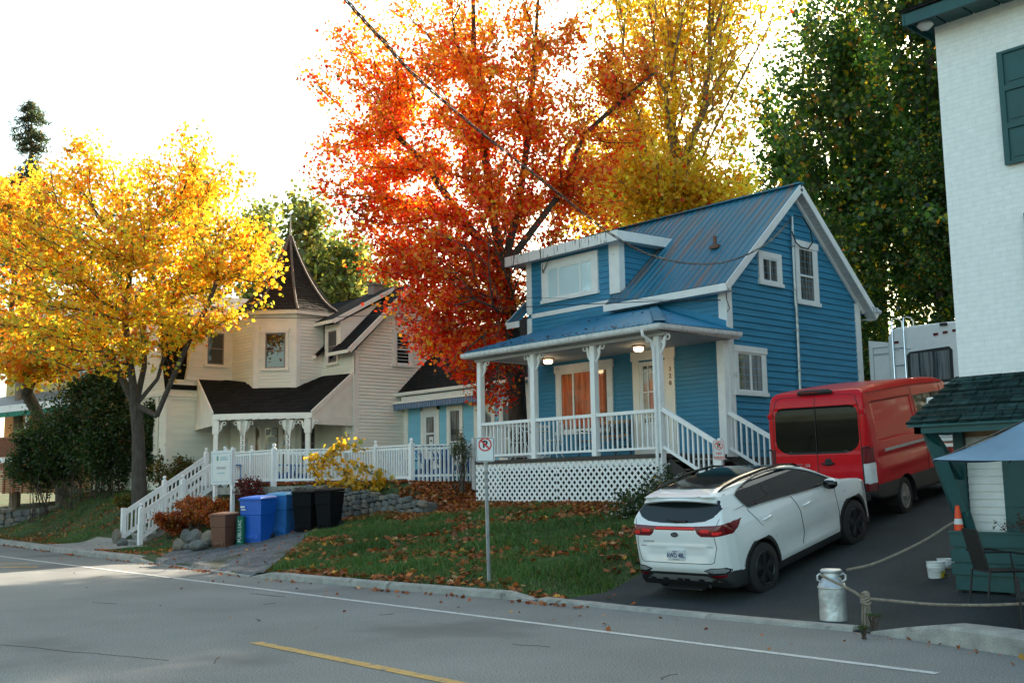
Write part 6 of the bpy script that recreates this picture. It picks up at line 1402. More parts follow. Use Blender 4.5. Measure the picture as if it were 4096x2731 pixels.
line_rear(mb,KB,[(-.66,.865),(0,.86),(.66,.865)],.009); line_rear(mb,KB,[(.74,1.17),(.80,1.33),(.79,1.45),(.72,1.50)],.008); line_rear(mb,KB,[(-.74,1.17),(-.80,1.33),(-.79,1.45),(-.72,1.50)],.008)
T.part('panel_gap',mb,'gap',local=True,split=True)
mb=MB()
for s in (-1,1):
    pts=[tuple(p) for p in dlo[::2]]+[tuple(dlo[0])]; P=[(s*(KB.sx(y,z)+.006),y,z) for y,z in pts]; mb.tube(P,.009,5,cap=False)
T.part('window_trim',mb,'silver',local=True,smooth=True,split=True)
mb=MB()
for s in (-1,1): mb.add([(s*(KB.sx(y,z)+.004),y,z) for y,z in ((1.84,1.60),(1.92,1.60),(2.02,1.19),(1.93,1.19))],[(0,1,2,3)]); mb.add([(s*(KB.sx(y,z)+.004),y,z) for y,z in ((.98,1.55),(1.01,1.555),(1.13,1.24),(1.08,1.24))],[(0,1,2,3)])
T.part('window_pillar',mb,'gloss_black',local=True,split=True)
for s in (-1,1):
    mb=MB(); P=[(s*np.interp(y,[.45,.8,2.2,2.7],[.60,.625,.645,.66]),y,KB_z) for y,KB_z in [(.46,1.575),(.6,1.615),(1.0,1.655),(1.6,1.667),(2.1,1.645),(2.45,1.575),(2.62,1.50)]]; mb.tube(P,[.012,.02,.02,.02,.02,.02,.012],6); T.part('roof_rail',mb,'gloss_black',local=True,smooth=True)
for s in (-1,1):
    for y,z in ((1.14,1.035),(2.26,.985)):
        x=KB.sx(y,z); mb=MB(); mb.tube([(s*(x-.01),y-.11,z-.005),(s*(x+.03),y-.08,z),(s*(x+.036),y,z+.008),(s*(x+.03),y+.08,z+.014),(s*(x-.01),y+.11,z+.018)],[.012,.018,.018,.018,.012],8); T.part('door_handle',mb,'car_white',local=True,smooth=True)
    mb=MB(); mb.lathe((s*.985,2.90,1.155),[(0,-.11),(.06,-.09),(.085,-.02),(.075,.06),(.04,.11),(0,.12)],14,ax=0); T.part('wing_mirror',mb,'gloss_black',local=True,smooth=True)
    mb=MB(); mb.lathe((s*.985,2.915,1.175),[(0,-.10),(.055,-.08),(.075,-.02),(.07,.05),(.04,.10),(0,.11)],14,ax=0); T.part('mirror_cap',mb,'car_white',local=True,smooth=True)
    mb=MB(); mb.add([(s*(.985+.07*math.cos(a)),2.858,1.155+.06*math.sin(a)) for a in np.linspace(0,6.283,13)[:-1]],[tuple(range(12))]); mb.tube([(s*.86,2.95,1.13),(s*.95,2.92,1.13)],.02,6); T.part('mirror_glass',mb,'car_glass',local=True)
    for wy in (wy1,wy2): wheel(T,s,wy,.355,.372,.235,s*.805,'rim_dark')
def rear_patch(name,top_,bot,m,off=.012,n=14,parent=None):
    for s in (-1,1):
        mb=MB(); A=lerp2(top_,n); B_=lerp2(bot,n); K=4; rows=[[(p[0]+(q[0]-p[0])*k/K,p[1]+(q[1]-p[1])*k/K) for k in range(K+1)] for p,q in zip(A,B_)]
        V_=[(s*x,KB.sy(x,z)-off,z) for r in rows for x,z in r]; Fq=[(i*(K+1)+k,(i+1)*(K+1)+k,(i+1)*(K+1)+k+1,i*(K+1)+k+1) for i in range(n-1) for k in range(K)]
        mb.add(V_,Fq); T.part(name,mb,m,local=True,smooth=True)
def lerp2(P,n):
    P=np.array(P,float); d=np.r_[0,np.cumsum(np.linalg.norm(np.diff(P,axis=0),axis=1))]; q=np.linspace(0,d[-1],n); return [(float(np.interp(x,d,P[:,0])),float(np.interp(x,d,P[:,1]))) for x in q]
rear_patch('fog_lamp_housing',[(.47,.532),(.60,.572),(.80,.566),(.845,.53)],[(.47,.528),(.57,.478),(.78,.470),(.845,.50)],'gloss_black',.008)
rear_patch('fog_lamp',[(.50,.532),(.61,.562),(.79,.556),(.825,.53)],[(.50,.529),(.60,.497),(.78,.492),(.825,.508)],'fog_lens',.016)
rear_patch('reflector',[(.56,.462),(.80,.462)],[(.60,.425),(.80,.432)],'red_lens',.014)
mb=MB(); pr_=[(.235,1.497),(.205,1.522),(.25,1.558),(.46,1.607),(.46,1.55)]; XS=np.linspace(-.66,.66,23); k=len(pr_)
for x in XS: mb.v+=[(x,y+.07*(x/.66)**2,z-.012-.055*(x/.66)**2) for y,z in pr_]
for i in range(len(XS)-1):
    for j in range(k): mb.f.append((i*k+j,i*k+(j+1)%k,(i+1)*k+(j+1)%k,(i+1)*k+j))
mb.f+=[tuple(range(k)),tuple(range(len(mb.v)-1,len(mb.v)-1-k,-1))]; T.part('rear_spoiler',mb,'car_white',local=True,smooth=True)
# plate, emblem, lettering on the tailgate
yy=KB.sy(0,.82)-.03; mb=MB(); mb.box(-.155,.155,yy-.006,yy+.03,.665,.82); pl=T.part('number_plate',mb,'sign_white',local=True,bevel=.003)
text('plate_number','AWD 48L',.105,(0,yy-.010,.738),(1,0,0),(0,0,1),'ink_blue',pl,ext=.001,sx=.74,bold=.0008); text('plate_text','Québec',.03,(0,yy-.009,.80),(1,0,0),(0,0,1),'ink_blue',pl,ext=.001); text('plate_text','Je me souviens',.02,(0,yy-.009,.68),(1,0,0),(0,0,1),'ink_blue',pl,ext=.001)
yy=KB.sy(0,1.03)-.002; mb=MB(Fr((0,yy,1.035),(1,0,0),(0,-1,0))); mb.prism([(.068*math.cos(a),.036*math.sin(a)) for a in np.linspace(0,6.283,25)[:-1]],-.02,.006); em=T.part('emblem',mb,'gloss_black',local=True)
text('emblem_letters','KIA',.05,(0,yy-.009,1.035),(1,0,0),(0,0,1),'chrome',em,ext=.002,bold=.001,sx=.95)
mb=MB(); mb.tube([(.066*math.cos(a),yy-.007,1.035+.034*math.sin(a)) for a in np.linspace(0,6.283,25)],.003,5); T.part('emblem_ring',mb,'chrome',local=True,parent=em)
text('badge_letters','SPORTAGE',.042,(-.50,KB.sy(-.5,.93)-.004,.93),(1,0,0),(0,0,1),'chrome',T.e,ext=.003)
text('badge_letters','AWD',.035,(KB.sx(3.42,.93)+.004,3.42,.93),(0,1,0),(0,0,1),'chrome',T.e,ext=.003)
mb=MB(); mb.tube([(-.18,KB.sy(-.18,1.24)-.01,1.235),(0,KB.sy(0,1.22)-.02,1.225),(.2,KB.sy(.2,1.22)-.012,1.215)],[.008,.016,.02],6); T.part('rear_wiper',mb,'black',local=True)
mb=MB(); mb.box(-.35,.35,.05,.3,.22,.24); mb.tube([(.45,.12,.27),(.45,.5,.27)],.03,10); T.part('exhaust',mb,'black',local=True)
# ------------------------------------------------------------------ red van
side=np.array(list(smooth_poly([(.10,.50),(.03,.56),(.015,.70),(.02,1.1),(.05,1.6),(.085,2.0),(.13,2.25),(.20,2.36),(.32,2.41),(1.,2.44),(2.4,2.46),(3.6,2.44),(4.1,2.38),(4.4,2.22),(4.7,1.85),(5.0,1.5),(5.2,1.30),(5.45,1.18),(5.52,1.0),(5.54,.7),(5.5,.4),(5.3,.32)],3))+[(4.5,.33),(2.5,.36),(.4,.42)])
VB=Body(side,[(-.1,.75),(0,.83),(.04,.89),(.1,.945),(.2,.985),(.5,1.005),(1.,1.01),(4.2,1.01),(4.8,.98),(5.2,.9),(5.5,.7)],[(.3,1.0),(.6,1.015),(1.0,1.015),(1.3,1.0),(1.8,.955),(2.2,.905),(2.33,.885),(2.42,.80),(2.5,.7)],(0,2.5,1.25),((-1.04,1.04),(-.02,5.56),(.3,2.48)),k=.06,kt=.05)
VB.tables(); V,F=VB.mesh(100,240,100); V,F=weld(V,F)
sv=(np.abs(V[:,0])>.7)&(V[:,1]>.3)
for cy in (1.47,4.72): snap(V,[1,2],circ(cy,.33,.42),sv&(V[:,2]<.9),tol=.012)
VW=np.array([(0,1.285),(.52,1.29),(.62,1.31),(.71,1.355),(.77,1.42),(.80,1.50),(.795,1.98),(.775,2.07),(.72,2.12),(.64,2.135),(0,2.135)]); snap(V,[0,2],VW,V[:,1]<.25,tol=.012,closed=False); snap(V,[1,2],[(.3,.70),(5.4,.70)],sv,tol=.012,closed=False)
sgn=np.sign(V[:,0]); sdm=(np.abs(V[:,0])>.7)&(V[:,1]>.35)
rec=((V[:,1]>.42)&(V[:,1]<2.25)&(V[:,2]>1.45)&(V[:,2]<2.15))
V[:,0]-=sgn*sdm*(rec*.014+.016*bump(V[:,2],1.16,.07)-.012*bump(V[:,2],.95,.08)*bump(V[:,1],1.47,.9))
V[:,1]+=(V[:,1]<.3)*(.012*(np.abs(V[:,0])<.8)*((V[:,2]>1.30)&(V[:,2]<2.12)))
C=V[F].mean(1); nr=np.cross(V[F[:,2]]-V[F[:,0]],V[F[:,3]]-V[F[:,1]]); nr/=np.linalg.norm(nr,axis=1,keepdims=True)+1e-12
ax_,ay,az_=np.abs(C[:,0]),C[:,1],C[:,2]; YZ=C[:,1:3]; XZ=np.stack([ax_,az_],1); XZs=np.stack([C[:,0],az_],1)
rearF=ay<.3; sideF=(ay>.3)&(ax_>.6)
rw=rearF&(nr[:,1]<-.5)&inp(XZ,np.array([(-.1,1.285),(.52,1.29),(.62,1.31),(.71,1.355),(.77,1.42),(.80,1.50),(.795,1.98),(.775,2.07),(.72,2.12),(.64,2.135),(-.1,2.135)]))
vy1,vy2,vz,vr=1.47,4.72,.33,.42
arch=(((ay-vy1)**2+(az_-vz)**2<vr**2)|((ay-vy2)**2+(az_-vz)**2<vr**2))&(ax_>.62)
slw=sideF&(ay>2.42)&(ay<3.85)&inp(YZ,np.array([(2.42,2.14),(2.66,1.39),(3.75,1.40),(3.85,1.5),(3.85,2.14)])); cabw=sideF&inp(YZ,np.array([(3.98,2.1),(4.3,2.05),(4.85,1.45),(3.98,1.42)]))
tl=(ax_>.84)&(ay<.22)&(az_<1.36)&(az_>.60)
tlc=tl&(az_<1.09)&(az_>.74); black=(az_<.70)&~tl
take2=[]; assigned[:]=False if len(assigned)==len(F) else False; assigned=np.zeros(len(F),bool); regs=[]
take('_hole',None,arch); take('reverse_lamp','clear_lens',tlc); take('tail_lamp','red_lens',tl); take('rear_window','van_glass',rw); take('side_window','van_glass',slw|cabw,inset=.005)
take('windscreen','car_glass',(ay>4.45)&(az_>1.38)&(ax_<.8)&(nr[:,1]>.3)); take('lower_cladding','car_black',black,inset=-.004); take('body','red_paint',~assigned)
regs=[r for r in regs if r[0]!='_hole']; regs=[regs[-1]]+regs[:-1]
T=Thing('parked_van',(-10.95,17.15,.93),'tall red van with tinted rear windows parked nose uphill ahead of the white SUV','van',rot=(.117,0,.128))
region_parts(T,V,F,regs)
mb=MB()
for s in (-1,1):
    for wy in (vy1,vy2):
        n=28; P=[(s*.60,wy+vr*math.cos(a),vz+vr*math.sin(a)) for a in np.linspace(-.3,math.pi+.3,n)]; Q=[(s*1.018,p[1],p[2]) for p in P]; mb.add(P+Q,[(i,i+1,i+1+n,i+n) for i in range(n-1)]); mb.add(P,[tuple(range(n))])
T.part('wheel_arch',mb,'black',local=True,split=True)
mb=MB(); line_rear(mb,VB,[(0,2.34),(0,.62)],.012); line_rear(mb,VB,[(-.82,.64),(-.83,1.5),(-.82,2.1),(-.76,2.28),(-.68,2.32),(0,2.34),(.68,2.32),(.76,2.28),(.82,2.1),(.83,1.5),(.82,.64)],.012); line_rear(mb,VB,[(-.8,.72),(.8,.72)],.010)
for s in (-1,1): line_side(mb,VB,[(.30,2.31),(2.3,2.34),(4.1,2.30)],s,.014); line_side(mb,VB,[(2.38,2.32),(2.40,1.5),(2.68,1.3),(2.70,.55)],s,.010); line_side(mb,VB,[(.34,2.14),(2.3,2.16)],s,.012); line_side(mb,VB,[(3.92,2.3),(3.92,.6)],s,.01)
T.part('panel_gap',mb,'black',local=True,split=True)
for s in (-1,1):
    mb=MB(); x=VB.sx(1.5,1.27); mb.beam((s*(x+.006),.66,1.265),(s*(VB.sx(2.6,1.27)+.006),2.64,1.27),.02,.05); T.part('door_track',mb,'silver',local=True)
    for z in (2.0,):
        mb=MB(); xs=.88 if z>1.5 else .93; yv=VB.sy(xs*.93,z); mb.box(s*xs-.05,s*xs+.05,yv-.02,yv+.08,z-.045,z+.045); T.part('hinge',mb,'red_paint',local=True,bevel=.012)
    for wy in (vy1,vy2): wheel(T,s,wy,.345,.345,.22,s*.86,'rim_silver',hub=True)
    mb=MB(); x=VB.sx(.1,1.)+.004; mb.tube([(s*.83,VB.sy(.83,1.35),1.37),(s*.95,.05,1.39),(s*(x+.0),.16,1.34),(s*x,.20,1.0),(s*x,.18,.66),(s*.90,.03,.58),(s*.83,VB.sy(.83,.7)-.004,.62),(s*.83,VB.sy(.83,1.35)-.004,1.37)],.012,6,cap=False); T.part('lamp_surround',mb,'black',local=True)
mb=MB(); yv=VB.sy(0,2.37); mb.tube([(-.33,yv-.02,2.375),(-.28,yv-.05,2.395),(.28,yv-.05,2.395),(.33,yv-.02,2.375)],[.03,.045,.045,.03],10); hs=T.part('high_stop_lamp',mb,'black',local=True,smooth=True)
mb=MB(); mb.box(-.24,.10,yv-.1,yv-.06,2.38,2.41); T.part('lamp_lens',mb,'red_lens',parent=hs,local=True)
mb=MB(); yv=VB.sy(.2,1.11); mb.tube([(.085,yv-.0,1.11),(.11,yv-.045,1.11),(.28,yv-.045,1.11),(.305,yv,1.11)],.018,8); mb.lathe((.2,yv-.004,1.135),[(0,-.004),(.07,-.003),(.075,.01)],12,ax=1); T.part('door_handle',mb,'black',local=True,smooth=True)
text('badge_letters','TRANSIT 150',.082,(-.375,VB.sy(-.4,1.087)-.006,1.087),(1,0,0),(0,0,1),'chrome',T.e,ext=.003,sx=.95)
mb=MB(); mb.box(-.9,.9,-.10,.1,.44,.60); T.part('rear_bumper',mb,'car_black',local=True,bevel=.03)
mb=MB(); mb.tube([(1.0,4.45,1.45),(1.16,4.42,1.5)],.03,6); mb.box(1.06,1.26,4.36,4.46,1.35,1.72); mb.box(-1.26,-1.06,4.36,4.46,1.35,1.72); T.part('wing_mirror',mb,'black',local=True,bevel=.03)
# ------------------------------------------------------------------ white travel trailer
T=Thing('travel_trailer',(-12.6,26,2.0),'white camping trailer with a rear ladder and dark window parked behind the red van','trailer')
rv=[(-1.85,.75),(-1.85,3.42),(-1.78,3.58),(-1.6,3.66),(1.5,3.62),(1.6,3.5),(1.6,.75)]
mb=MB(Fr((-12.55,26,2.0),(1,0,0),(0,-1,0))); mb.prism(rv,-7,0); T.part('body',mb,'rv',bevel=.05)
mb=MB(Fr((-12.55,26,2.0),(1,0,0),(0,-1,0))); mb.prism([(-2.42,1.1),(-2.42,3.40),(-2.3,3.38),(-1.85,3.30),(-1.85,1.1)],-4,-.02); so_=T.part('slide_out',mb,'rv')
mb=MB(Fr((-12.55,26,2.0),(1,0,0),(0,-1,0))); mb.box(-2.3,-1.86,-.02,-.005,2.98,3.03); mb.box(-2.3,-2.28,-.02,-.005,1.1,3.2); mb.box(-2.3,-1.86,-.02,0,3.17,3.2); T.part('slide_seal',mb,'soffit',parent=so_)
mb=MB(Fr((-12.55,26,2.0),(1,0,0),(0,-1,0))); mb.prism([(-1.33,2.2),(-1.25,2.12),(-.22,2.14),(-.13,2.22),(-.12,2.93),(-.2,3.02),(-1.25,2.98),(-1.33,2.9)],0,.03); rwi=T.part('rear_window',mb,'black')
mb=MB(Fr((-12.55,26,2.0),(1,0,0),(0,-1,0))); mb.box(-1.26,-.2,0,.036,2.2,2.93); T.part('pane',mb,'glass_curtain',parent=rwi)
for x,z in ((-1.6,3.27),(-.52,3.36),(-.27,3.38),(-.02,3.40)):
    mb=MB(Fr((-12.55,26,2.0),(1,0,0),(0,-1,0))); mb.box(x-.06,x+.06,0,.03,z-.03,z+.03); T.part('marker_lamp',mb,'red_lens')
mb=MB(Fr((-12.55,26,2.0),(1,0,0),(0,-1,0))); mb.box(-.38,-.2,0,.08,3.55,3.62); T.part('rear_camera',mb,'black',bevel=.01)
mb=MB(Fr((-12.55,26,2.0),(1,0,0),(0,-1,0)))
for s in (-1.66,-1.34): mb.tube([(s,.1,.9),(s,.1,3.75),(s,.06,3.88),(s,-.08,3.93),(s,-.3,3.92),(s,-.42,3.85),(s,-.44,3.6)],.02,8)
for z in (1.3,1.75,2.2,2.65,3.1): mb.tube([(-1.66,.1,z),(-1.34,.1,z)],.014,6)
for s in (-1.66,-1.34): mb.tube([(s,.1,3.08),(s+.12,.0,3.06)],.01,6)
T.part('ladder',mb,'chrome',smooth=True)
mb=MB(); mb.box(-14.3,-11.0,26.1,26.3,2.2,2.75); mb.lathe((-13.9,28.5,2.35),[(0,-.12),(.35,-.12),(.36,0),(.35,.12),(0,.12)],20,ax=0); T.part('chassis',mb,'black')
# ------------------------------------------------------------------ stairs, fence, walls in front of the cream house
ST=Thing('entrance_steps',(-32.4,14.5,.15),'flight of concrete steps with white wooden rails climbing from the street to the terrace','stairs')
su0,su1=-33.05,-31.75; sv0,sv1=13.25,15.95; nst=10; dz=(1.87-.10)/nst; dv=(sv1-sv0)/nst
mb=MB()
for i in range(nst): mb.box(su0+.05,su1-.05,sv0+i*dv-.03,sv0+(i+1)*dv+.02,.10+(i+1)*dz-.06,.10+(i+1)*dz); mb.box(su0+.08,su1-.08,sv0+i*dv,sv0+(i+1)*dv+.02,.0+i*dz-.1,.10+(i+1)*dz-.06)
mb.box(su0-.15,su1+.15,sv0-.35,sv0+.02,-.05,.13); ST.part('steps',mb,'conc')
def post_with_ball(Tn,x,y,z0,z1,w=.115,ball=True,m='white_rail'):
    mb=MB(); mb.box(x-w/2,x+w/2,y-w/2,y+w/2,z0,z1)
    if ball: mb.lathe((x,y,z1),[(w*.55,0),(w*.55,.02),(w*.28,.035),(w*.22,.05),(w*.40,.075),(w*.46,.105),(w*.36,.14),(0,.155)],14)
    return Tn.part('newel_post',mb,m,smooth=False)
for k,u in enumerate((su0,su1)):
    zb=lambda v:.12+(v-sv0)*(1.85-.12)/(sv1-sv0)
    pv=[sv0+.02,(sv0+sv1)/2-.05,sv1] if k==0 else [sv0+.02,(sv0+sv1)/2-.02,sv1]
    for j,v in enumerate(pv): post_with_ball(ST,u,v,zb(v)-(.0 if j else .0),zb(v)+1.10,ball=not(k==0 and j==0),w=.13)
    for a,b in zip(pv,pv[1:]):
        mb=MB(); mb.beam((u,a,zb(a)+.98),(u,b,zb(b)+.98),.06,.05); mb.beam((u,a,zb(a)+.90),(u,b,zb(b)+.90),.035,.12); mb.beam((u,a,zb(a)+.22),(u,b,zb(b)+.22),.04,.13)
        n=int((b-a)/.135)
        for i in range(1,n+1): t=i/(n+1); v=a+(b-a)*t; mb.box(u-.02,u+.02,v-.02,v+.02,zb(v)+.27,zb(v)+.86)
        ST.part('railing',mb,'white_rail')
FN=Thing('white_fence',(-27,16,1.87),'white picket balustrade with ball topped posts along the terrace of the cream house','fence')
fp=[(-31.7,15.95),(-30.6,15.62),(-28.0,15.6),(-26.6,17.1),(-25.7,17.15),(-23.7,17.33)]
Z0=1.87
pts=[(-30.6,15.62),(-28.0,15.6),(-26.55,17.08),(-25.5,17.15),(-23.65,17.33)]
names=[(p,True) for p in pts]
a=at(577,1100,u=None,v=15.61)
posts=[(-31.72,15.98),(-30.6,15.62),(float(a[0]),15.61),(-28.0,15.6),(at(797,1080,depth=31)[0],at(797,1080,depth=31)[1]),(at(863,1080,depth=30.2)[0],at(863,1080,depth=30.2)[1]),(-23.65,17.33)]
for i,(x,y) in enumerate(posts): 
    if i!=4: post_with_ball(FN,x,y,Z0-.12,Z0+1.02,w=.10 if i not in (3,6) else .13)
for (x0,y0),(x1,y1) in zip(posts,posts[1:]):
    mb=MB(); mb.beam((x0,y0,Z0+.98),(x1,y1,Z0+.98),.085,.04); mb.beam((x0,y0,Z0+.12),(x1,y1,Z0+.12),.05,.07); mb.beam((x0,y0,Z0+.90),(x1,y1,Z0+.90),.03,.06)
    L=math.hypot(x1-x0,y1-y0); n=max(1,int(L/.108)); ax_d=np.array([(x1-x0)/L,(y1-y0)/L])
    for k in range(1,n): t=k/n; x=x0+(x1-x0)*t; y=y0+(y1-y0)*t; mb.box(x-.021,x+.021,y-.021,y+.021,Z0+.10,Z0+.96)
    FN.part('railing',mb,'white_rail')
FO=Thing('old_fence',(-22.9,17.8,1.85),'older greyed picket fence between the white fence and the blue house lattice','fence')
(x0,y0),(x1,y1)=(-23.58,17.38),(-22.15,18.30); mb=MB(); mb.box(x1-.06,x1+.06,y1-.06,y1+.06,1.6,3.0); FO.part('end_post',mb,'oldwhite')
mb=MB(); mb.beam((x0,y0,Z0+.97),(x1,y1,Z0+.97),.11,.04); mb.beam((x0,y0,Z0+.16),(x1,y1,Z0+.16),.04,.06); mb.beam((x0,y0,Z0+.88),(x1,y1,Z0+.88),.04,.06)
for k in range(1,14): t=k/14; x=x0+(x1-x0)*t; y=y0+(y1-y0)*t; mb.box(x-.024,x+.024,y-.024,y+.024,Z0-.0,Z0+.95)
FO.part('pickets',mb,'oldwhite')
# concrete curb of the terrace
mb=MB(); 
for (a,b),(c,d) in (((-31.6,15.62),(-28.0,15.45)),((-28.0,15.45),(-26.75,16.75))): mb.beam((a,b,1.70),(c,d,1.70),.24,.22)
top('terrace_edge','pale concrete edging under the white fence above the blue bins','wall',mb,'conc',loc=(-29,15.5,1.6))
def stone_wall(name,label,p,q,zb0,zb1,zt0,zt1,seed,th=.35,cell=.21,hcell=.12):
    """dry stone wall: separate squashed stones standing proud of a dark core"""
    rng=np.random.default_rng(seed); p=np.array(p,float);q=np.array(q,float); L=np.linalg.norm(q-p); d=(q-p)/L; nrm=np.array([d[1],-d[0]])
    if nrm[1]>0: nrm=-nrm
    T=Thing(name,(float(p[0]),float(p[1]),float(zb0)),label,'wall'); core=MB()
    P0=np.array([*p,0]);  N3=np.array([*nrm,0])
    def W(s,n,z): w=p+d*s+nrm*n; return (w[0],w[1],z)
    core.add([W(0,-.02,zb0-.2),W(L,-.02,zb1-.2),W(L,-.02,zt1-.03),W(0,-.02,zt0-.03),W(0,-th,zb0-.2),W(L,-th,zb1-.2),W(L,-th,zt1-.03),W(0,-th,zt0-.03)],[(0,1,2,3),(4,5,6,7),(3,2,6,7),(0,3,7,4),(1,5,6,2)]); T.part('core',core,'conc_dark')
    st=[MB(),MB()]; z=-.1; H=max(zt0-zb0,zt1-zb1,.3)+.1; row=0
    while z<H:
        h=hcell*rng.uniform(.7,1.5); s=rng.uniform(-.1,.1)
        while s<L:
            w=cell*rng.uniform(.6,1.8); sc=s+w/2; t=min(max(sc/L,0),1); zb_=zb0+(zb1-zb0)*t; zt_=zt0+(zt1-zt0)*t; zc=zb_+z+h/2
            if zc<zt_+.02 and sc<L:
                c=np.array(W(sc,rng.uniform(-.02,.035),zc+rng.uniform(-.02,.02))); mb=st[int(rng.random()<.35)]; nth,nph=8,5; V=[];Fc=[]
                tl=rng.uniform(-.18,.18)
                for i in range(nph+1):
                    ph=-math.pi/2+math.pi*i/nph
                    for k in range(nth):
                        a=2*math.pi*k/nth; r=1+rng.uniform(-.13,.13); e=lambda x:math.copysign(abs(x)**.6,x)
                        lx=e(math.cos(ph)*math.cos(a))*w*.49*r; ly=e(math.cos(ph)*math.sin(a))*.11*r; lz=e(math.sin(ph))*h*.49*r+lx*tl
                        V.append(tuple(c+np.array([d[0]*lx+nrm[0]*ly,d[1]*lx+nrm[1]*ly,lz])))
                for i in range(nph):
                    for k in range(nth): Fc.append((i*nth+k,i*nth+(k+1)%nth,(i+1)*nth+(k+1)%nth,(i+1)*nth+k))
                mb.add(V,Fc)
            s+=w
        z+=h*.93
    T.part('stones',st[0],'stone'); T.part('stones',st[1],'stone2',label='browner stones')
    return T
stone_wall('stone_wall','grey dry stone retaining wall under the white fence behind the bins','(0,0)' and (-28.3,15.25),(-26.75,16.35),.62,.80,1.6,1.78,5)
stone_wall('stone_wall','grey dry stone wall running to the lawn right of the black bins',(-26.75,16.35),(-21.45,16.15),.78,1.22,1.80,1.36,6,cell=.24)
stone_wall('stone_wall','low dark stone wall on the grass bank at the left edge',(-46.5,13.2),(-42.5,14.9),.25,.7,1.0,1.25,7,cell=.4,hcell=.22)
def boulder(name,label,c,r,seed,group=None,m='stone'):
    rng=np.random.default_rng(seed); mb=MB(); n1,n2=12,8; V=[];Fc=[]; pl=[(rnd_dirs(1,rng)[0],rng.uniform(.62,.9)) for _ in range(9)]
    for i in range(n2+1):
        ph=-math.pi/2+math.pi*i/n2
        for k in range(n1):
            a=2*math.pi*k/n1; d=np.array([math.cos(ph)*math.cos(a),math.cos(ph)*math.sin(a),math.sin(ph)]); t=1.
            for nn,dd in pl:
                q=d@nn
                if q>1e-3: t=min(t,dd/q)
            V.append(tuple(np.array(c)+d*t*np.array(r)))
    for i in range(n2):
        for k in range(n1): Fc.append((i*n1+k,i*n1+(k+1)%n1,(i+1)*n1+(k+1)%n1,(i+1)*n1+k))
    mb.add(V,Fc); return top(name,label,'rock',mb,m,loc=(c[0],c[1],c[2]-r[2]*.7),group=group,smooth=False,bevel=.03)
bl=[(447,1236,31.6,24,22,'large upright grey boulder right of the reddest bush'),(478,1236,31.2,27,24,'largest flat faced boulder beside the brown bin'),(455,1253,30.6,26,14,'low wide boulder in front of the two largest ones'),(412,1250,31.2,18,16,'small rounded boulder at the foot of the stair rail'),(430,1255,31.0,14,9,'flat stone between two boulders below the rust bush'),(427,1232,32.,17,18,'half hidden grey boulder under the red bush'),(268,1232,35.5,14,18,'brownish upright stone left of the white stair post'),(280,1245,34.8,15,11,'pale low stone against the left stair post'),(290,1170,36.5,16,8,'flat pale stone at the foot of the maple trunk')]
for i,(x,y,d,rx,ry,lab) in enumerate(bl):
    gd,gp=ground_at(x,y+ry*.9); k=gd/2472*1.08; c=gp+np.array([0,0,ry*k*.75]); boulder('boulder',lab,c,(rx*k,rx*k*.8,ry*k),80+i,m='stone' if i not in (1,3,6) else 'stone2')
# ------------------------------------------------------------------ town hall sign
a=at(533,1100,depth=30.6); b=at(487,1100,depth=31.4); sx=np.array([a[0]-b[0],a[1]-b[1]]); sl=np.linalg.norm(sx); sx/=sl; Fg=Fr((b[0],b[1],0),(sx[0],sx[1],0),(sx[1],-sx[0],0))
T=Thing('town_hall_sign',(float((a[0]+b[0])/2),float((a[1]+b[1])/2),1.1),'white upright board reading HÔTEL DE VILLE on two white posts by the steps','sign')
zt,zb2=at(510,1034,depth=31)[2],at(510,1112,depth=31)[2]
mb=MB(Fg); mb.box(-.02,sl+.02,0,.03,zb2,zt); bd=T.part('board',mb,'sign_white')
for s in (.05,sl-.1):
    mb=MB(Fg); mb.box(s,s+.1,-.1,-.005,.9,zt+.06); T.part('post',mb,'white_rail')
def sg(s,z,n=.034): return tuple(Fg((s,n,z)))
text('sign_text','HÔTEL DE VILLE',.088,sg(sl/2,zb2+(zt-zb2)*.48),(sx[0],sx[1],0),(0,0,1),'ink_grey',bd,T.l,.001,sx=.80)
mb=MB(Fg); hS=zt-zb2
for s0_,s1_,z_,w_ in ((.46,.80,.80,.012),(.46,.72,.765,.012),(.44,.84,.715,.022),(.32,.68,.32,.016)): mb.box(sl*s0_,sl*s1_,.03,.033,zb2+hS*z_,zb2+hS*z_+w_)
T.part('faded_print',mb,'ink_teal',parent=bd)
mb=MB(Fg); h=zt-zb2; mb.box(sl*.27,sl*.34,.03,.034,zb2+h*.70,zb2+h*.84); T.part('crest',mb,'ink_teal',parent=bd); mb=MB(Fg); mb.prism([(sl*.30,zb2+h*.70),(sl*.36,zb2+h*.76),(sl*.34,zb2+h*.84),(sl*.31,zb2+h*.78)],.03,.036); T.part('crest',mb,'ink_green',parent=bd)
mb=MB(Fg)
for s0,s1,z0,z1 in ((.06,sl-.06,zt-.09,zt-.08),(.06,sl-.06,zb2+.07,zb2+.08),(.05,.06,zb2+.12,zt-.12),(sl-.06,sl-.05,zb2+.12,zt-.12)): mb.box(s0,s1,.03,.033,z0,z1)
T.part('border_line',mb,'bin_lid2',parent=bd)
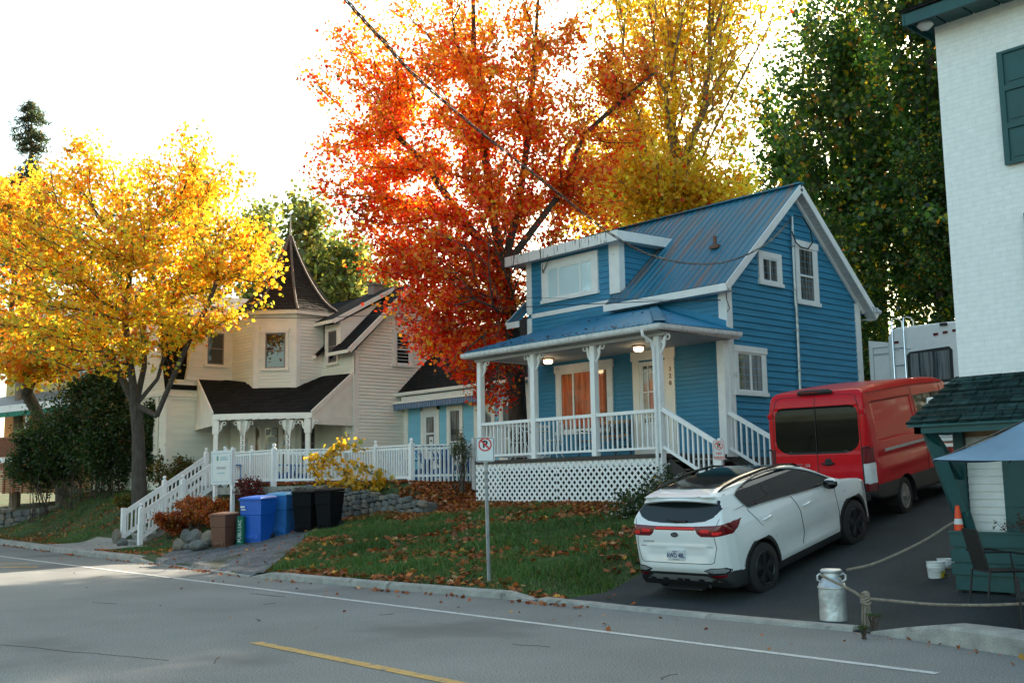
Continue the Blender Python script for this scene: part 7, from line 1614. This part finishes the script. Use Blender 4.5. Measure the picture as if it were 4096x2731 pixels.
# ------------------------------------------------------------------ wheelie bins
def bin_(name,label,x,y,d,H,m,lidm,rot,W=.60,group=None,cat='bin'):
    gd,p=ground_at(x,y); H*=gd/d; W*=.88*gd/d; z=float(p[2]); T=Thing(name,(float(p[0]),float(p[1]),z),label,cat,group,rot=(0,0,rot)); mb=MB(); w0,w1,d0,d1=W*.40,W*.5,W*.42,W*.56
    hz=[0,.58*H,.585*H,.88*H,.90*H]; k=[0,.62,.78,.96,1.]
    ring=[]
    for zz,t in zip(hz,k): a=w0+(w1-w0)*t; b=d0+(d1-d0)*t; ring.append([(-a,-b,zz),(a,-b,zz),(a,b,zz),(-a,b,zz)])
    V=[p for r in ring for p in r]; Fc=[(0,3,2,1)]
    for i in range(len(ring)-1):
        for j in range(4): Fc.append((i*4+j,i*4+(j+1)%4,(i+1)*4+(j+1)%4,(i+1)*4+j))
    mb.add(V,Fc); T.part('bin_body',mb,m,local=True,bevel=.02)
    mb=MB(); a,b=w1*1.06,d1*1.08; mb.add([(-a,-b-.02,.90*H),(a,-b-.02,.90*H),(a,b,.91*H),(-a,b,.91*H),(-a*.97,-b,.94*H),(a*.97,-b,.94*H),(a*.97,b*.97,.97*H),(-a*.97,b*.97,.97*H),(-a*.75,-b*.7,.97*H),(a*.75,-b*.7,.97*H),(a*.75,b*.75,H),(-a*.75,b*.75,H)],[(0,3,2,1),(0,1,5,4),(1,2,6,5),(2,3,7,6),(3,0,4,7),(4,5,9,8),(5,6,10,9),(6,7,11,10),(7,4,8,11),(8,9,10,11)]); T.part('lid',mb,lidm,local=True,bevel=.015)
    mb=MB(); mb.box(-w0*.8,w0*.8,-d0-.035,-d0+.02,.06*H,.17*H); mb.box(-w0*.35,w0*.35,-d0-.06,-d0,.09*H,.14*H); T.part('lift_bar',mb,m,local=True,bevel=.01)
    mb=MB(); mb.tube([(-w1*.9,d1+.06,.88*H),(w1*.9,d1+.06,.88*H)],.018,8); T.part('handle',mb,lidm,local=True)
    for s in (-1,1): mb=MB(); mb.lathe((s*w0,d0*1.0,.1),[(0,-.025),(.1,-.025),(.1,.025),(0,.025)],16,ax=0); T.part('wheel',mb,'tyre',local=True)
    return T,w0,d0,w1,d1
rot=math.radians(52)
R_=bin_('wheelie_bin','short brown wheelie bin at the left end of the row of bins',514,1257,28.4,.93,'bin_brown','bin_brown',math.radians(25),.58)
mb=MB(); mb.box(-.14,-.02,-.2775,-.272,.62,.635); 
R_=bin_('wheelie_bin','bright royal blue recycling bin, second in the row',592,1244,27.3,1.17,'bin_blue','bin_blue',math.radians(28),.72)
T=R_[0]; mb=MB(); mb.box(-.27,-.14,-.385,-.37,.86,.90); mb.box(-.25,-.12,-.382,-.367,.80,.825); T.part('faded_print',mb,'sign_white',local=True)
bin_('wheelie_bin','faded lighter blue bin right of the royal blue one',650,1228,28.0,1.12,'bin_blue2','bin_lid2',math.radians(28),.68)
bin_('wheelie_bin','black bin next to the faded blue bin',708,1220,28.6,1.12,'bin_black','bin_black',math.radians(25),.68)
bin_('wheelie_bin','black bin at the right end of the row against the stone wall',756,1213,29.2,1.10,'bin_black','bin_black',math.radians(20),.62)
gd,p=ground_at(553,1252); T=Thing('fabric_bag',(float(p[0]),float(p[1]),float(p[2])),'slim dark green flyer box lettered PUBLI-SAC between the brown and blue bins','box',rot=(0,0,math.radians(40))); mb=MB(); mb.box(-.09,.09,-.08,.08,0,.72); T.part('box_body',mb,'bag_green',local=True,bevel=.02); text('box_text','PUBLI-SAC',.12,(.0,-.084,.36),(0,0,1),(-1,0,0),'sign_white',T.e,ext=.002)
# ------------------------------------------------------------------ adirondack chairs on the terrace
def adirondack(x,y,d,rot,label):
    p=at(x,y,depth=d); z=1.9; t=(z-CAMH)/((at(x,y,depth=1.)-np.array([0,0,CAMH]))[2]) ; T=Thing('garden_chair',(float(p[0]),float(p[1]),z),label,'chair','blue garden chairs on the terrace',rot=(0,0,rot))
    for i in range(6):
        mb=MB(); a=-.25+i*.09; hh=[.86,.95,1.0,1.0,.95,.86][i]; mb.beam((a+.02,.18,.3),(a*1.35+.03,.18+.42,hh),.08,.02); T.part('back_slat',mb,'chair_blue',local=True)
    mb=MB()
    for i in range(5): mb.box(-.28,.28,-.35+i*.11,-.26+i*.11,.36-i*.025,.38-i*.025)
    T.part('seat',mb,'chair_blue',local=True)
    for s in (-1,1):
        mb=MB(); mb.box(s*.40-.07,s*.40+.07,-.42,.35,.56,.585); T.part('armrest',mb,'chair_blue',local=True); mb=MB(); mb.box(s*.32-.02,s*.32+.02,-.38,-.28,0,.56); T.part('leg',mb,'chair_blue',local=True); mb=MB(); mb.beam((s*.3,-.36,.34),(s*.3,.5,.05),.03,.12); T.part('leg',mb,'chair_blue',local=True)
for x,d,r,lab in ((652,33.8,2.4,'blue adirondack chair just right of the tall white fence post'),(690,35.1,-.4,'blue adirondack chair half behind the vine'),(575,33.,1.2,'blue adirondack chair behind the left end of the white fence'),(905,31.,1.0,'blue adirondack chair in front of the cream side wall'),(955,30.6,2.6,'blue adirondack chair below the annex door'),(1000,30.,2.2,'blue adirondack chair between annex door and window'),(1040,29.5,1.6,'blue adirondack chair below the annex window')): adirondack(x,1085,d,r,lab)
# ------------------------------------------------------------------ no parking signs
def no_parking(T,fr,cs,cz,w,h,red,face='sign_white',txt=False):
    def rr(w,h,r): return [(cs+sx*(w/2-r)+r*math.cos(a),cz+sz*(h/2-r)+r*math.sin(a)) for sx,sz,a0 in ((1,1,0),(-1,1,1.5708),(-1,-1,3.1416),(1,-1,4.7124)) for a in np.linspace(a0,a0+1.5708,5)]
    mb=MB(fr); mb.prism(rr(w,h,.035),0,.006); pl=T.part('plate',mb,face)
    mb=MB(fr); O=rr(w-.02,h-.02,.03); I=rr(w-.036,h-.036,.024); n=len(O); mb.add([(p[0],.0085,p[1]) for p in O]+[(p[0],.0085,p[1]) for p in I],[(i,(i+1)%n,(i+1)%n+n,i+n) for i in range(n)]); T.part('border',mb,'ink' if not txt else red,parent=pl)
    R=w*.36; zc=cz+(h*.20 if not txt else h*.21); mb=MB(fr); n=32; C0=[(cs+R*math.cos(a),.0095,zc+R*math.sin(a)) for a in np.linspace(0,6.2832,n+1)[:-1]]; C1=[(cs+R*.80*math.cos(a),.0095,zc+R*.80*math.sin(a)) for a in np.linspace(0,6.2832,n+1)[:-1]]; mb.add(C0+C1,[(i,(i+1)%n,(i+1)%n+n,i+n) for i in range(n)])
    mb2=MB(fr); q=.72*R; t=R*.09; mb2.add([(cs-q-t,.0125,zc+q-t),(cs-q+t,.0125,zc+q+t),(cs+q+t,.0125,zc-q+t),(cs+q-t,.0125,zc-q-t)],[(0,1,2,3)]); T.part('ring',mb,red,parent=pl); T.part('slash',mb2,red,parent=pl)
    o=fr((cs,.0105,zc)); xd=fr.A[:,0]; text('letter_p','P',R*1.45,o,xd,(0,0,1),'ink',pl,T.l,.0004,bold=.006)
    if txt:
        for s_,z_,sz in (('NO',cz-h*.18,w*.30),('PARKING',cz-h*.38,w*.215)): o=fr((cs,.009,z_)); text('sign_text',s_,sz,o,xd,(0,0,1),red,pl,T.l,.0004,bold=.003)
    return pl
fx=np.array([.72,.694]); 
p=at(1123,1318,depth=17.); pt=at(1117,1060,depth=17.); t3=at(1115,1032,depth=17.); T=Thing('no_parking_sign',(float(p[0]),float(p[1]),float(p[2])),'no parking sign on a slightly leaning steel post in the lawn before the lattice','sign')
mb=MB(); d_=np.array([p-np.array([0,0,.1]),t3]); mb.beam(tuple(d_[0]),tuple(d_[1]),.05,.03); mb.beam(tuple(d_[0]+np.array([.0,-.02,0])),tuple(d_[1]+np.array([0,-.02,0])),.02,.02); T.part('post',mb,'galv')
lean=(t3-p); up=lean/np.linalg.norm(lean); fr=Fr((t3[0],t3[1],0),(fx[0],fx[1],0),(fx[1],-fx[0],0)); fr.o=np.array([t3[0]+fx[1]*.04,t3[1]-fx[0]*.04,0]); no_parking(T,fr,0,float(t3[2]),.295,.385,'sign_red')
p=np.array([-13.62,17.45,1.0]); T=Thing('no_parking_sign',tuple(p),'small red lettered NO PARKING sign at the foot of the porch stairs','sign')
c_=at(1651,1033,depth=21.); fr=Fr((c_[0],c_[1],0),(.72,.694,0),(.694,-.72,0)); no_parking(T,fr,0,float(c_[2]),.225,.385,'sign_orange',txt=True); mb=MB(); mb.box(c_[0]-.04,c_[0]+.03,c_[1]+.02,c_[1]+.09,1.0,float(c_[2])+.23); T.part('post',mb,'white_rail')
# ------------------------------------------------------------------ milk can, ropes, umbrella, patio things
T=Thing('milk_can',(-7.66,12.1,.0),'dented silver milk can holding the rope by the driveway kerb','milk can')
mb=MB(); mb.lathe((0,0,0),[(0,0),(.165,0),(.170,.012),(.168,.03),(.166,.2),(.168,.405),(.178,.412),(.178,.43),(.168,.437),(.155,.47),(.115,.525),(.098,.545),(.096,.60),(.10,.605)],40)
V=np.array(mb.v)
for (a,z,amp,w) in ((-1.1,.2,.012,.05),(-.6,.12,.010,.04),(-1.9,.3,.008,.06)):
    ang=np.arctan2(V[:,1],V[:,0]); da=np.angle(np.exp(1j*(ang-a))); g=amp*np.exp(-(da*.17/w)**2-((V[:,2]-z)/w)**2); V[:,0]-=g*np.cos(ang); V[:,1]-=g*np.sin(ang)
mb.v=[tuple(p) for p in V]; T.part('can_body',mb,'milk',local=True,smooth=True)
mb=MB(); mb.lathe((0,0,0),[(.085,.595),(.128,.60),(.137,.615),(.135,.63),(.115,.645),(.0,.65)],36); T.part('lid',mb,'milk',local=True,smooth=True)
for s in (-1,1):
    dx,dy=s*.664,s*.7475; mb=MB(); mb.tube([(dx*.105,dy*.105,.565),(dx*.15,dy*.15,.585),(dx*.178,dy*.178,.56),(dx*.175,dy*.175,.51),(dx*.14,dy*.14,.49)],.013,8); T.part('handle',mb,'milk',local=True,smooth=True)
def rope(mb,P,r=.016,turns=16.):
    P=smooth_poly(P,14); L=np.r_[0,np.cumsum(np.linalg.norm(np.diff(P,axis=0),axis=1))]; n=int(L[-1]/.012); s=np.linspace(0,L[-1],n); Q=np.stack([np.interp(s,L,P[:,k]) for k in range(3)],1)
    for ph in range(3):
        pts=[]
        for i,q in enumerate(Q):
            d=Q[min(i+1,n-1)]-Q[max(i-1,0)]; d/=np.linalg.norm(d); a=np.cross(d,[0,0,1.]); a/=np.linalg.norm(a); b=np.cross(a,d); t=s[i]*2*math.pi*turns/1.+ph*2.094; pts.append(q+(a*math.cos(t)+b*math.sin(t))*r*.52)
        mb.tube(pts[::1],r*.62,5,cap=False)
A=(-7.60,12.16,.60); 
T=Thing('rope',(-7.4,13.2,.6),'tan rope sagging from the milk can up to the orange cone on the planter','rope')
mb=MB(); kz=at(2212,1188,depth=14.9); rope(mb,[tuple(at(1945,1308,depth=13.55)),tuple(at(2000,1296,depth=13.8)),tuple(at(2060,1272,depth=14.1)),tuple(at(2130,1237,depth=14.5)),tuple(at(2175,1208,depth=14.75)),tuple(kz)]); T.part('strand',mb,'rope')
mb=MB(); rk=random.Random(2)
for i in range(26): x,y,z=kz; dx,dy=rk.uniform(-.05,.05),rk.uniform(-.05,.05); mb.tube([(x+dx*.4,y+dy*.4,z+.05),(x+.03+dx,y+.02+dy,z+.05),(x+.05+dx*1.2,y+.03+dy,z-.06),(x+.05+dx*1.4,y+.03+dy*1.3,z-.24-rk.uniform(0,.06))],.007,4)
mb.lathe((kz[0],kz[1],kz[2]),[(0,-.05),(.05,-.04),(.065,0),(.05,.045),(0,.06)],12); T.part('tassel',mb,'rope')
T=Thing('rope',(-6.4,11.6,.4),'tan rope sagging from the milk can past a big knot to the right edge','rope')
kn=at(1988,1372,depth=12.85); mb=MB(); rope(mb,[tuple(at(1886,1320,depth=13.2)),tuple(at(1915,1335,depth=13.0)),tuple(at(1960,1357,depth=12.9)),tuple(kn),tuple(at(2060,1380,depth=12.6)),tuple(at(2140,1387,depth=12.3)),tuple(at(2230,1389,depth=12.0)),tuple(at(2300,1388,depth=11.8)),tuple(at(2400,1383,depth=11.5))],r=.0165); T.part('strand',mb,'rope')
mb=MB()
for i in range(40): x,y,z=kn; a=rk.uniform(0,6.28); r=rk.uniform(.01,.05); mb.tube([(x+.02*math.cos(a),y+.02*math.sin(a),z+.02),(x+r*math.cos(a),y+r*math.sin(a),z-.10),(x+r*1.25*math.cos(a),y+r*1.25*math.sin(a),z-.22),(x+r*1.3*math.cos(a),y+r*1.3*math.sin(a),z-.35-rk.uniform(0,.04))],.006,4)
for k in range(5): z=kn[2]-.06+k*.028; mb.tube([(kn[0]+(.055-.004*k)*math.cos(t),kn[1]+(.055-.004*k)*math.sin(t),z+.012*math.sin(t*2+k)) for t in np.linspace(0,6.4,14)],.016,6)
T.part('tassel',mb,'rope')
# umbrella: square pyramid canopy, corner towards the camera-left
uc=at(2140,1055,depth=12.4); apx=at(2420,925,depth=12.4); cen=np.array([apx[0],apx[1]]); cr=np.array([uc[0],uc[1]])-cen; zR,zA=float(uc[2]),float(apx[2])
T=Thing('umbrella',(float(cen[0]),float(cen[1]),.15),'slate blue canvas umbrella reaching in from the right edge with a small white animal print','umbrella')
cs=[cen+cr,cen+np.array([-cr[1],cr[0]]),cen-cr,cen+np.array([cr[1],-cr[0]])]; mb=MB(); n=12
for i in range(4):
    a,b=cs[i],cs[(i+1)%4]
    for j in range(n):
        for k in range(8):
            def Pn_(s,t):
                e=a+(b-a)*s; q=cen+(e-cen)*t; sag=.07*math.sin(math.pi*t)*(1-.2*math.sin(math.pi*s)) +.035*math.sin(math.pi*s)*t; return (q[0],q[1],zA+(zR-zA)*t-sag+ .0)
            mb.add([Pn_(j/n,k/8),Pn_((j+1)/n,k/8),Pn_((j+1)/n,(k+1)/8),Pn_(j/n,(k+1)/8)],[(0,1,2,3)])
T.part('canopy',mb,'umbrella')
mb=MB(); mb.tube([(cen[0],cen[1],.1),(cen[0],cen[1],zA+.05)],.022,8); T.part('pole',mb,'iron')
mb=MB()
for c in cs: mb.tube([(cen[0],cen[1],zA-.05),(c[0],c[1],zR-.03)],.01,5)
T.part('rib',mb,'iron')
# white animal print lying on the canopy face
bp=at(2268,1049,depth=11.9); 
fa,fb=cs[3],cs[0]; 
nrm_=np.cross(np.array([*(cs[3]-cen),zR-zA]),np.array([*(cs[0]-cen),zR-zA])); nrm_=nrm_/np.linalg.norm(nrm_); nrm_=nrm_ if nrm_[2]>0 else -nrm_
fa2=cs[0]
for (ca,cb) in ((cs[3],cs[0]),(cs[0],cs[1])):
    nn=np.cross(np.array([*(ca-cen),zR-zA]),np.array([*(cb-cen),zR-zA])); nn/=np.linalg.norm(nn); nn=nn if nn[2]>0 else -nn
    r0=np.array([0,0,CAMH]); rd=at(2268,1049,depth=1.)-r0; tt=((np.array([*cen,zA])-r0)@nn)/(rd@nn); h=r0+rd*tt
    # inside this face?
    M2=np.array([(ca-cen),(cb-cen)]).T; w2=np.linalg.solve(M2,h[:2]-cen)
    if w2.min()>=-.02: break
xd=np.array([*(cb-ca),0]); xd/=np.linalg.norm(xd); 
if xd@AX[:,0]<0: xd=-xd
upv=np.cross(nn,xd); upv=upv if upv[2]>0 else -upv
bear=[(-.125,-.02),(-.10,.012),(-.075,.02),(-.06,.035),(-.02,.04),(.02,.034),(.05,.03),(.085,.034),(.14,.045),(.145,.03),(.09,.012),(.075,-.005),(.075,-.035),(.05,-.035),(.045,-.012),(.0,-.01),(-.01,-.04),(-.035,-.04),(-.035,-.015),(-.055,-.012),(-.06,-.035),(-.08,-.035),(-.08,-.008),(-.105,-.015)]
bl2=[]
for a_,b_ in bear:
    q=h+xd*a_*.95+upv*b_*1.25; M2=np.array([(ca-cen),(cb-cen)]).T; w2=np.linalg.solve(M2,q[:2]-cen); tt=max(w2.sum(),1e-3); ss=w2[1]/tt
    q[2]=zA+(zR-zA)*tt-(.07*math.sin(math.pi*min(tt,1))*(1-.2*math.sin(math.pi*ss))+.035*math.sin(math.pi*ss)*tt); bl2.append(tuple(q+nn*.012))
mb=MB(); mb.add(bl2,[tuple(range(len(bear)))]); T.part('animal_print',mb,'sign_white')
# planter boxes
T=Thing('planter_box',(-6.4,14.1,.3),'dark teal slatted planter of three broad boards at the corner of the brick building','planter')
gzp=.30; u0,u1,vv=-6.98,-5.0,13.88
for z0,z1 in ((.86,1.03),(.66,.82),(.50,.64)): mb=MB(); mb.box(u0,u1,vv,vv+.025,z0,z1); mb.box(u0,u0+.025,vv+.03,vv+.5,z0,z1); T.part('board',mb,'teal')
mb=MB(); mb.box(u0-.02,u1,vv-.02,vv+.08,1.03,1.055); mb.box(u0+.03,u1,vv+.03,vv+.45,.3,.98); T.part('rim',mb,'teal')
mb=MB(); 
for i in range(4): mb.box(u0+.1+i*.6,u0+.2+i*.6,vv+.1,vv+.3,.25,.52)
T.part('foot',mb,'black',split=True)
rng=np.random.default_rng(31)
for i,(x,lab,cols) in enumerate(((-6.05,'dried brown flower stalks in the planter, left clump',[(.20,.09,.05),(.10,.06,.03)]),(-5.6,'reddish dried flower clump in the planter near the right edge',[(.28,.03,.03),(.10,.07,.03),(.05,.07,.03)]))):
    T=empty('dried_flowers',(x,14.1,1.0),lab,'plant'); mb=MB(); pos=[]
    for k in range(26): a=rng.normal()*.14;b=rng.normal()*.1; h=rng.uniform(.12,.3)*(1+.4*i); mb.tube([(a*.4,b*.4,-.05),(a,b,h)],.003,4); pos+=[(a+rng.normal()*.02,b+rng.normal()*.02,h*rng.uniform(.4,1.05)) for _ in range(9)]
    mb.build('stem','bark_dark',T); pos=np.array(pos); cc=np.array(cols)[rng.integers(0,len(cols),len(pos))]*(.7+.6*rng.random((len(pos),1))); leaves_mesh('foliage',pos,.03,cc,rng,shape=QUAD,parent=T)
# cone and buckets
p=at(2203,1222,depth=14.75); T=Thing('traffic_cone',(float(p[0]),float(p[1]),1.04),'slim orange cone with white bands standing on the planter corner','cone')
H=.33; mb=MB(); mb.lathe((0,0,0),[(0,0),(.062,0),(.06,.08),(.054,.083)],20); mb.lathe((0,0,0),[(.048,.15),(.044,.21),(.036,.27),(.03,.31),(.028,.33),(.018,.335),(0,.335)],20); T.part('cone_body',mb,'cone',local=True,smooth=True); mb=MB(); mb.lathe((0,0,0),[(.0605,.08),(.049,.155)],20); mb.lathe((0,0,0),[(.0435,.21),(.038,.255)],20); T.part('reflective_band',mb,'sign_white',local=True,smooth=True)
for (x,y,d,lab,rt) in ((2152,1337,15.0,'white plastic bucket with a yellow label, the nearer one',.5),(2176,1329,15.4,'white plastic bucket half hidden behind the nearer bucket and planter',-.3)):
    p=at(x,y,depth=d); k=.29; T=Thing('bucket',(float(p[0]),float(p[1]),float(p[2])),lab,'bucket',rot=(0,0,rt)); mb=MB(); mb.lathe((0,0,0),[(0,0),(.098,0),(.103,.01),(.118,.20),(.122,.205),(.122,.215),(.119,.22),(.120,.232),(.126,.236),(.126,.245),(.121,.25),(.123,.275),(.129,.28),(.129,.287),(.118,.287),(.114,.22),(.1,.02),(0,.02)],32); T.part('bucket_body',mb,'bucket',local=True,smooth=True)
    mb=MB(); mb.tube([(-.125*math.cos(t),-.06*math.sin(t)-.09*math.sin(t),.235-.09*math.sin(t)) for t in np.linspace(0,math.pi,14)],.004,5); T.part('bail_handle',mb,'silver',local=True)
    mb=MB(); n=8; A0=[(.1205*math.cos(a),.1205*math.sin(a)) for a in np.linspace(-1.1,-.1,n)]; mb.add([(a*.93,b*.93,.06) for a,b in A0]+[(a*1.0,b*1.0,.165) for a,b in A0],[(i,i+1,i+1+n,i+n) for i in range(n-1)]); T.part('label_print',mb,'label_y',local=True)
# patio chair and table
p=at(2252,1374,depth=13.0); T=Thing('patio_chair',(-5.95,13.05,.22),'black mesh patio chair in front of the teal planter','chair',rot=(0,0,math.radians(138)))
mb=MB(); mb.prism([(-.24,.42),(.24,.42),(.25,.44),(-.25,.44)],-.25,.25); T.part('seat',mb,'black',local=True)
mb=MB(); mb.add([(-.22,.22,.44),(.22,.22,.44),(.21,.34,.92),(-.21,.34,.92),(-.22,.24,.44),(.22,.24,.44),(.21,.36,.92),(-.21,.36,.92)],[(0,1,2,3),(7,6,5,4),(0,4,5,1),(1,5,6,2),(2,6,7,3),(3,7,4,0)]); T.part('backrest',mb,'black',local=True)
for s in (-1,1):
    mb=MB(); mb.tube([(s*.25,.24,.44),(s*.26,.30,0)],.014,6); T.part('leg',mb,'iron',local=True); mb=MB(); mb.tube([(s*.25,.30,.66),(s*.28,0,.66),(s*.27,-.24,.62),(s*.25,-.26,.42),(s*.26,-.28,0)],.014,6); T.part('armrest',mb,'iron',local=True,smooth=True)
T=Thing('patio_table',(-4.95,12.75,.22),'dark round patio table at the right edge behind the rope','table')
mb=MB(); mb.lathe((0,0,.70),[(0,.015),(.45,.015),(.46,0),(.45,-.02),(0,-.02)],28); T.part('tabletop',mb,'iron',local=True)
for k in range(4): a=k*1.57+.8; mb=MB(); mb.tube([(.38*math.cos(a),.38*math.sin(a),.69),(.28*math.cos(a),.28*math.sin(a),.5),(.34*math.cos(a),.34*math.sin(a),.25),(.42*math.cos(a),.42*math.sin(a),0)],.016,6); T.part('leg',mb,'iron',local=True,smooth=True)
p=at(2344,1447,depth=11.6); mb=MB(); T=Thing('patio_chair',(float(p[0])+.02,float(p[1]),.03),'black patio chair leg and armrest cut by the right edge','chair',rot=(0,0,.4))
for a,b in ((0,0),(.5,.1),(.45,.6),(-.03,.5)): mb=MB(); mb.tube([(a,b,0),(a,b,.62)],.014,6); T.part('leg',mb,'iron',local=True)
mb=MB(); mb.box(-.03,.53,0,.6,.42,.44); T.part('seat',mb,'black',local=True)
# weeds on the kerb
for x,y,d,lab in ((1985,1447,11.9,'small green weeds growing in the kerb gap below the knotted rope'),(2008,1418,12.3,'tiny weed at the kerb edge beside the tassel'),(2160,1325,15.,'small weeds behind the buckets')):
    p=at(x,y,depth=d); shrub('weed',lab,'plant',(p[0],p[1],p[2]+.03),(.10,.06,.025),120,.022,[(.03,.09,.02),(.06,.12,.02),(.2,.08,.03)],[3,2,1],int(x),stems=5)
# ------------------------------------------------------------------ overhead cables
def sag(a,b,s,n=24): a=np.array(a);b=np.array(b); return [tuple(a+(b-a)*i/n-np.array([0,0,4*s*(i/n)*(1-i/n)])) for i in range(n+1)]
mb=MB()
cp=[(770,-40,8.0),(795,0,8.6),(880,95,10.0),(960,180,11.3),(1100,300,13.4),(1240,410,15.6),(1400,535,18.4),(1500,588,20.3),(1600,606,22.),(1680,598,23.2),(1760,560,24.),(1812,508,25.)]
P=[tuple(at(x,y,depth=d)) for x,y,d in cp]; P[-1]=(-14.93,22.62,8.18); Q=smooth_poly(P,16)
for ph in (0,2.1,4.2): mb.tube([(q[0]+(.004+.0006*np.linalg.norm(q))*math.cos(i*.5+ph),q[1]+.008*math.sin(i*.5+ph),q[2]+(.004+.0006*np.linalg.norm(q))*math.sin(i*.5+ph)) for i,q in enumerate(Q)],.007,5,cap=False)
top('service_drop','thick twisted cable sagging from the top of the picture to the blue gable','cable',mb,'wire_twist',loc=tuple(Q[40]))
mb=MB(); c1=[(-60,742,44),(0,738,42),(420,728,38),(700,731,34),(900,722,32),(1200,705,28),(1500,692,25.5),(1655,690,24.6)]; mb.tube([tuple(at(*q)) for q in c1],.011,5,cap=False); top('telephone_wire','thin dark wire crossing from the left edge to the corner of the blue house','cable',mb,'wire',loc=tuple(at(900,722,32)))
mb=MB(); c1=[(-60,650,44),(420,668,38),(900,678,32),(1200,684,28),(1500,688,25.5),(1655,688,24.6)]; mb.tube([tuple(at(*q)) for q in c1],.006,5,cap=False); top('telephone_wire','thinnest upper wire running to the corner of the blue house','cable',mb,'wire',loc=tuple(at(900,678,32)))
# bicycle leaning behind the stair rail
T=Thing('bicycle',(-13.9,19.97,1.2),'old bicycle leaning against the blue wall behind the stair rail','bicycle')
z=1.52
for v in (-14.55,-13.55):
    mb=MB(); mb.tube([(v+.32*math.cos(a),19.86,z+.32*math.sin(a)) for a in np.linspace(0,6.283,28)],.014,6); T.part('wheel',mb,'black')
mb=MB(); mb.tube([(-14.55,19.86,z),(-14.3,19.86,z+.5),(-13.75,19.86,z+.48),(-13.55,19.86,z)],.014,6); mb.tube([(-14.3,19.86,z+.5),(-14.05,19.86,z-.05),(-13.75,19.86,z+.48)],.014,6); T.part('frame',mb,'silver')
# ------------------------------------------------------------------ light
el=math.radians(27); az=math.atan2(-.32,.947)
sd=Vector((math.sin(az)*math.cos(el),math.cos(az)*math.cos(el),math.sin(el)))
l=bpy.data.lights.new('sun','SUN'); l.energy=5; l.angle=math.radians(.53); l.color=(1,.86,.68); so=bpy.data.objects.new('sun',l); COL.objects.link(so); so.rotation_euler=sd.to_track_quat('Z','Y').to_euler()
w=bpy.data.worlds.new('World'); S.world=w; w.use_nodes=True; nt=w.node_tree; bg=nt.nodes['Background']; sk=nt.nodes.new('ShaderNodeTexSky'); sk.sky_type='NISHITA'; sk.sun_disc=False; sk.sun_elevation=el; sk.sun_rotation=az; sk.air_density=1.; sk.dust_density=2.5; sk.ozone_density=1.
vm=nt.nodes.new('ShaderNodeVectorMath'); vm.operation='MULTIPLY'; vm.inputs[1].default_value=(1.06,1.06,.83); nt.links.new(sk.outputs[0],vm.inputs[0]); nt.links.new(vm.outputs[0],bg.inputs[0]); bg.inputs[1].default_value=.15
S.view_settings.view_transform='Standard'; S.view_settings.look='None'; S.view_settings.exposure=1.68; S.view_settings.gamma=1
S.render.engine='CYCLES'
